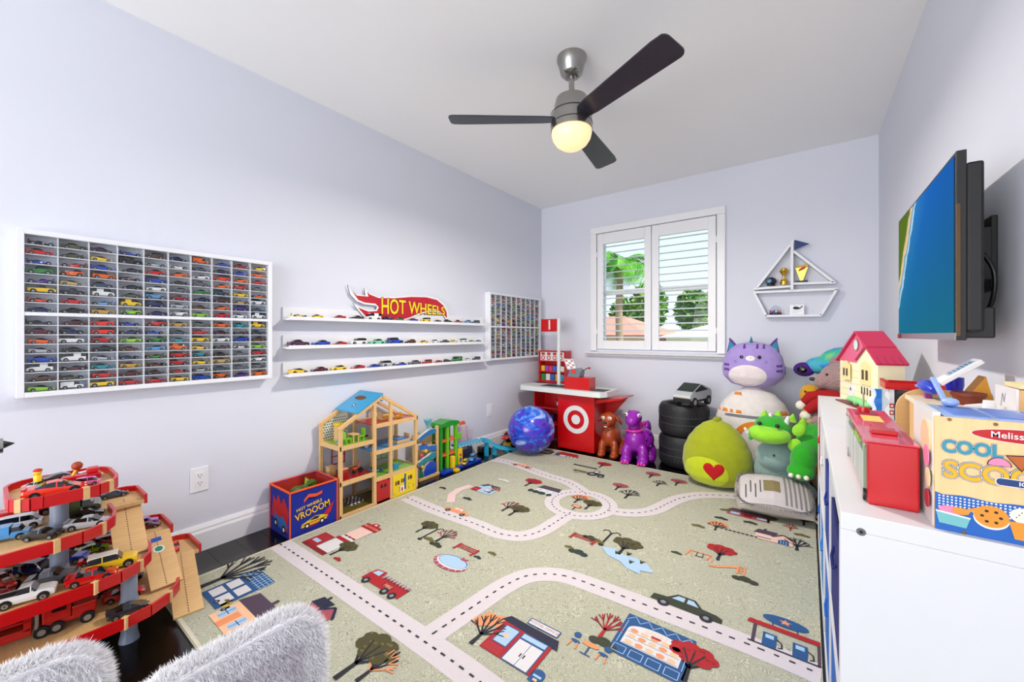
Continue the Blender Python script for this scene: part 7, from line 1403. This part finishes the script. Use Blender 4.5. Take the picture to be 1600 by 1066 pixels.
# red hauler with a long open trailer
c0 = gp(330, 800, 3); t = thing('red_hauler', 'long red toy hauler truck with an open two deck trailer', 'toy truck', (c0[0] - .006, c0[1] - .035, LV[3] + .0006), 1.42); hr = plastic((196, 18, 26)); hd = mat((96, 10, 18), .4, var=.1)
q = MB(); q.box(-.33, -.05, -.034, .034, .02, .034, hr); q.box(-.33, -.05, -.034, -.030, .034, .044, hr); q.box(-.33, -.05, .030, .034, .034, .044, hr); q.box(-.33, -.05, -.034, .034, .062, .068, hr); q.box(-.33, -.05, -.034, -.031, .088, .108, hr); q.box(-.33, -.05, .031, .034, .088, .108, hr); q.box(-.33, -.05, -.034, .034, .104, .108, hr); q.build('trailer', t, bevel=.001)
for x in (-.33, -.2, -.065): MB().box(x, x + .015, -.034, .034, .034, .104, hr).build('trailer_pillar', t)
MB().box(-.31, -.08, -.0345, -.034, .07, .086, hd).build('trailer_recess', t); ff = frame((0, -.0345, 0), (1, 0, 0), (0, 0, 1), (0, -1, 0)); q = MB(); q.drect(-.31, .012 + .012, -.25, .032, M_white, ff, .0006); q.dtext('Racing', -.21, .028, .014, yel, ff, .0006, .01); q.drect(-.31, .09, -.26, .098, yel, ff, .0006); q.build('trailer_print', t)
q = MB(); q.box(-.045, .06, -.026, .026, .02, .034, hr); q.box(-.03, .03, -.03, .03, .034, .098, hr); q.box(.03, .085, -.026, .026, .026, .062, hr); q.build('cab', t, bevel=.004); MB().box(-.028, .02, -.029, .029, .098, .106, plastic((150, 206, 180))).build('cab_roof', t, bevel=.003); MB().prism([(.0305, .066), (.0305, .094), (.0325, .066)], -.024, .024, M_carglass, lambda a, b, c: (a, c, b)).build('windscreen', t); MB().box(-.01, .02, -.0305, -.03, .064, .09, M_carglass).build('side_window', t)
for s in (-1, 1): MB().cyl((-.04, s * .026, .03), (-.04, s * .026, .11), .005, M_hub, n=12).build('exhaust_stack', t)
for x in (-.30, -.265, -.03, .0, .065):
    for s in (-1, 1): q = MB(); q.cyl((x, s * .018, .017), (x, s * .034, .017), .017, M_tyre, n=18); q.cyl((x, s * .0335, .017), (x, s * .036, .017), .009, M_hub, n=12); q.build('wheel', t, smooth=40)

# ------------------------------------------------------------------ fur covered chairs
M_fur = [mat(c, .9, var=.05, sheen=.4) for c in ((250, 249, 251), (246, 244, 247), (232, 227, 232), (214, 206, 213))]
def fur_chair(x, y1, label, seed, ztop, yl=.50, sd_=.37):
    t = thing('fur_chair', label, 'chair', (0, 0, 0)); r = random.Random(seed); th = .055; y0 = y1 - yl; zb = .20; rr = .085
    prof = [(y1 - rr + rr * math.cos(a), ztop - rr + rr * math.sin(a)) for a in [math.radians(d) for d in range(0, 91, 15)]] + [(y0 + rr - rr * math.sin(a), ztop - rr + rr * math.cos(a)) for a in [math.radians(d) for d in range(0, 91, 15)]] + [(y0, zb), (y1, zb)]
    MB().prism(prof, x - th / 2, x + th / 2, M_fur[1], lambda a, b, c: (c, a, b)).build('backrest', t, bevel=.018, seg=3)
    MB().box(x + th / 2 + .002, x + sd_ + .03, y0 + .03, y1 - .03, .2, .27, M_fur[1]).build('seat', t, bevel=.02, seg=3)
    for a in (x + .03, x + sd_):
        for b in (y0 + .06, y1 - .06): MB().cyl((a, b, .2), (a, b, .0126), .014, M_birch, r1=.009, n=14).build('leg', t)
    vs = []; fs = {k: [] for k in range(4)}; cy, cz = (y0 + y1) / 2, ztop
    fm = MB()
    def hair(p, nrm, sh):
        L = r.uniform(.009, .019); tip = p + nrm * L * .8 + Vector((r.uniform(-.006, .006), r.uniform(-.008, .008), r.uniform(-.009, .004))); s = nrm.cross(Vector((r.uniform(-1, 1), r.uniform(-1, 1), r.uniform(-1, 1)))).normalized() * .0011
        k = len(vs); vs.extend([p + s, p - s, tip]); fs[sh].append((k, k + 1, k + 2))
    n = len(prof)
    def inside(a, b):
        if not (y0 < a < y1 and zb < b < ztop): return False
        for cyy in (y1 - rr, y0 + rr):
            if ((cyy == y1 - rr and a > cyy) or (cyy == y0 + rr and a < cyy)) and b > ztop - rr: return math.hypot(a - cyy, b - ztop + rr) < rr
        return True
    def edge(a, b): return min(y1 - a, ztop - b, a - y0) if b < ztop - rr or y0 + rr < a < y1 - rr else rr - math.hypot(a - (y1 - rr if a > cy else y0 + rr), b - ztop + rr)
    k = 0
    while k < 26000:
        a, b = r.uniform(y0, y1), r.uniform(zb, ztop)
        if not inside(a, b): continue
        k += 1; e = edge(a, b); s = 1 if k % 3 else -1; nrm = Vector((s, 0, 0)); x_ = x + s * (th / 2 - max(0, .018 - e) ** 2 / .036)
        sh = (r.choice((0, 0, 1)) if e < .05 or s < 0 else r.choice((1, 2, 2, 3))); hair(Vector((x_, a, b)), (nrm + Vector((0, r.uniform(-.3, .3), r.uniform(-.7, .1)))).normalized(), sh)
    segs = list(zip(prof[:-2], prof[1:-1]))
    for (a0, b0), (a1, b1) in segs + [(prof[-2], prof[-3]), (prof[-1], prof[0])]:
        L = math.hypot(a1 - a0, b1 - b0); nr = Vector((0, (b1 - b0), -(a1 - a0))).normalized()
        if nr.dot(Vector((0, (a0 + a1) / 2 - cy, (b0 + b1) / 2 - (ztop - .15)))) < 0: nr = -nr
        for _ in range(int(L * 26000)):
            u = r.random(); v = r.uniform(-1, 1); p = Vector((x + v * th / 2, a0 + (a1 - a0) * u, b0 + (b1 - b0) * u)) - nr * (.010 * v ** 4)
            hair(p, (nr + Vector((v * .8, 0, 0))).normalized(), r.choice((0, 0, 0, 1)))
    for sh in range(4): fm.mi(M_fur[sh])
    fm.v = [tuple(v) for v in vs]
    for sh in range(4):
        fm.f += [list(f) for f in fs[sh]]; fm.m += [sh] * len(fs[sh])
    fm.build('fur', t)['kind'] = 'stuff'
fur_chair(1.455, .475, 'white fur covered chair nearest the fire station print on rug', 1, .438, .345)
fur_chair(1.215, .160, 'white fur covered chair standing close to the car garage', 2, .440, .5, .13)

# ------------------------------------------------------------------ outdoors, seen through the shutters
M_grass = mat((120, 150, 70), .9, bump=.3, bs=30, var=.3, vs=2); gro = MB().box(-30, 30, 4.6, 60, -1.3, -1.2, M_grass).build('ground'); gro['kind'] = 'structure'
def house(name, label, x0, x1, y, zb, zt, wall, roof, ridge):
    t = thing(name, label, 'house', (0, 0, 0)); wm = mat(wall, .8, bump=.1, bs=20, var=.05); rm_ = mat(roof, .8, bump=.3, bs=30, var=.12, vs=6)
    MB().box(x0, x1, y, y + 5, zb, zt, wm).build('wall', t); MB().loft([[(x0 - .3, y - .4, zt), (x1 + .3, y - .4, zt), (x1 + .3, y + 5.4, zt), (x0 - .3, y + 5.4, zt)], [(x0 + 1.6, y + 2.3, ridge), (x1 - 1.6, y + 2.3, ridge), (x1 - 1.6, y + 2.7, ridge), (x0 + 1.6, y + 2.7, ridge)]], rm_).build('roof', t)
    n = max(2, int((x1 - x0) / 1.7))
    for k in range(n):
        xc = x0 + (x1 - x0) * (k + .5) / n; w_ = MB().box(xc - .4, xc + .4, y - .05, y, zt - 1.5, zt - .4, M_trim).build('window', t); MB().box(xc - .34, xc + .34, y - .07, y - .05, zt - 1.44, zt - .46, mat((60, 84, 104), .1, var=.1)).build('pane', w_)
house('pink_house', 'pink stucco house with a salmon roof outside the window', -7.2, -2.3, 14, -1.2, 1.05, (238, 196, 180), (232, 160, 138), 1.85); house('white_house', 'white house with pale roof outside the right shutter', -1.75, 3.6, 15, -1.2, .95, (240, 238, 232), (236, 228, 222), 1.6)
def leafball(mb, c, R, n, mats, r, s=.16):
    for _ in range(n):
        d = Vector((r.gauss(0, 1), r.gauss(0, 1), r.gauss(0, 1))).normalized(); p = Vector(c) + Vector((d.x * R[0], d.y * R[1], d.z * R[2])) * r.uniform(.7, 1.05); a = d.orthogonal().normalized(); a = (a * math.cos(_) + d.cross(a) * math.sin(_)) ; b = (d + Vector((r.uniform(-.6, .6), r.uniform(-.6, .6), r.uniform(-.6, .6)))).normalized()
        q = s * r.uniform(.6, 1.3); mb.add([p - a * q * .4, p + b * q * .5, p + a * q * .4, p - b * q * .5], [(0, 1, 2, 3)], r.choice(mats))
GL_ = [mat(c, .6, var=.15) for c in ((110, 160, 60), (140, 190, 80), (84, 132, 56), (170, 208, 110))]
for i, (x, y, h, R, lb) in enumerate(((-8.7, 22, 2.2, (.93, .93, 1.35), 'leafy round tree behind the far end of the pink house'), (-6.9, 24.6, 1.9, (.93, .93, 1.2), 'leafy tree behind the middle of the pink house'), (-4.6, 22, 2.3, (.93, .93, 1.35), 'leafy tree behind the gap between both houses'), (-2.9, 24.6, 2.1, (.93, .93, 1.3), 'dense leafy tree behind the white house'), (-.8, 22, 2.4, (.93, .93, 1.35), 'dense leafy tree behind the far end of the white house'))):
    t = thing('leafy_tree', lb + ', outdoors', 'tree', (x, y, 0), 0, 'trees outside the window'); MB().rings([((0, 0, -1.2), .14), ((.03, 0, 0), .1), ((0, 0, h), .06)], mat((120, 96, 76), .8, var=.2), 8).build('trunk', t); r = random.Random(i + 20); q = MB(); q.ball((0, 0, h + .3), tuple(v * .75 for v in R), GL_[2], 14, 9); leafball(q, (0, 0, h + .3), R, 900, GL_, r, .3); q.build('crown', t)['kind'] = 'stuff'
t = thing('palm_tree', 'tall palm with arching green fronds outside the left shutter', 'tree', (-.86, 8.2, 0)); M_ptr = mat((176, 150, 126), .8, bump=.4, bs=14, var=.15, stretch=(1, 1, 5)); M_fr = [mat((120, 190, 50), .5, var=.2), mat((90, 160, 40), .5, var=.2)]
MB().rings([((0, 0, -1.2), .11), ((.02, 0, .4), .085), ((.0, 0, 1.6), .075), ((.03, 0, 2.55), .065)], M_ptr, 14).build('trunk', t, smooth=60)
r = random.Random(9)
for k in range(15):
    an = k * 2 * PI / 15 + r.uniform(-.15, .15); q = MB(); el = r.uniform(.2, 1.0); L = r.uniform(.8, 1.15); sp = []
    for j in range(13): u = j / 12; rad = L * (u - .12 * u * u) * math.cos(el * .6); z = 2.55 + L * (math.sin(el) * u * 1.1 - .95 * u * u); sp.append(Vector((.03 + rad * math.cos(an), rad * math.sin(an), z)))
    q.rings([(p, .018 * (1 - i / 14)) for i, p in enumerate(sp)], M_fr[0], 5); side = Vector((-math.sin(an), math.cos(an), 0))
    for i in range(1, 13):
        for h_ in (0, .5):
            p = sp[i - 1].lerp(sp[i], h_); ln = .3 * math.sin(PI * min(.97, (i + h_) / 13.5)) + .08
            for s in (-1, 1): tip = p + side * s * ln * .8 + (sp[i] - sp[i - 1]).normalized() * ln * .5 + Vector((0, 0, -ln * .45)); w_ = (sp[i] - sp[i - 1]).normalized() * .022; q.add([p - w_, p + w_, tip], [(0, 1, 2)], r.choice(M_fr))
    q.build('frond', t)
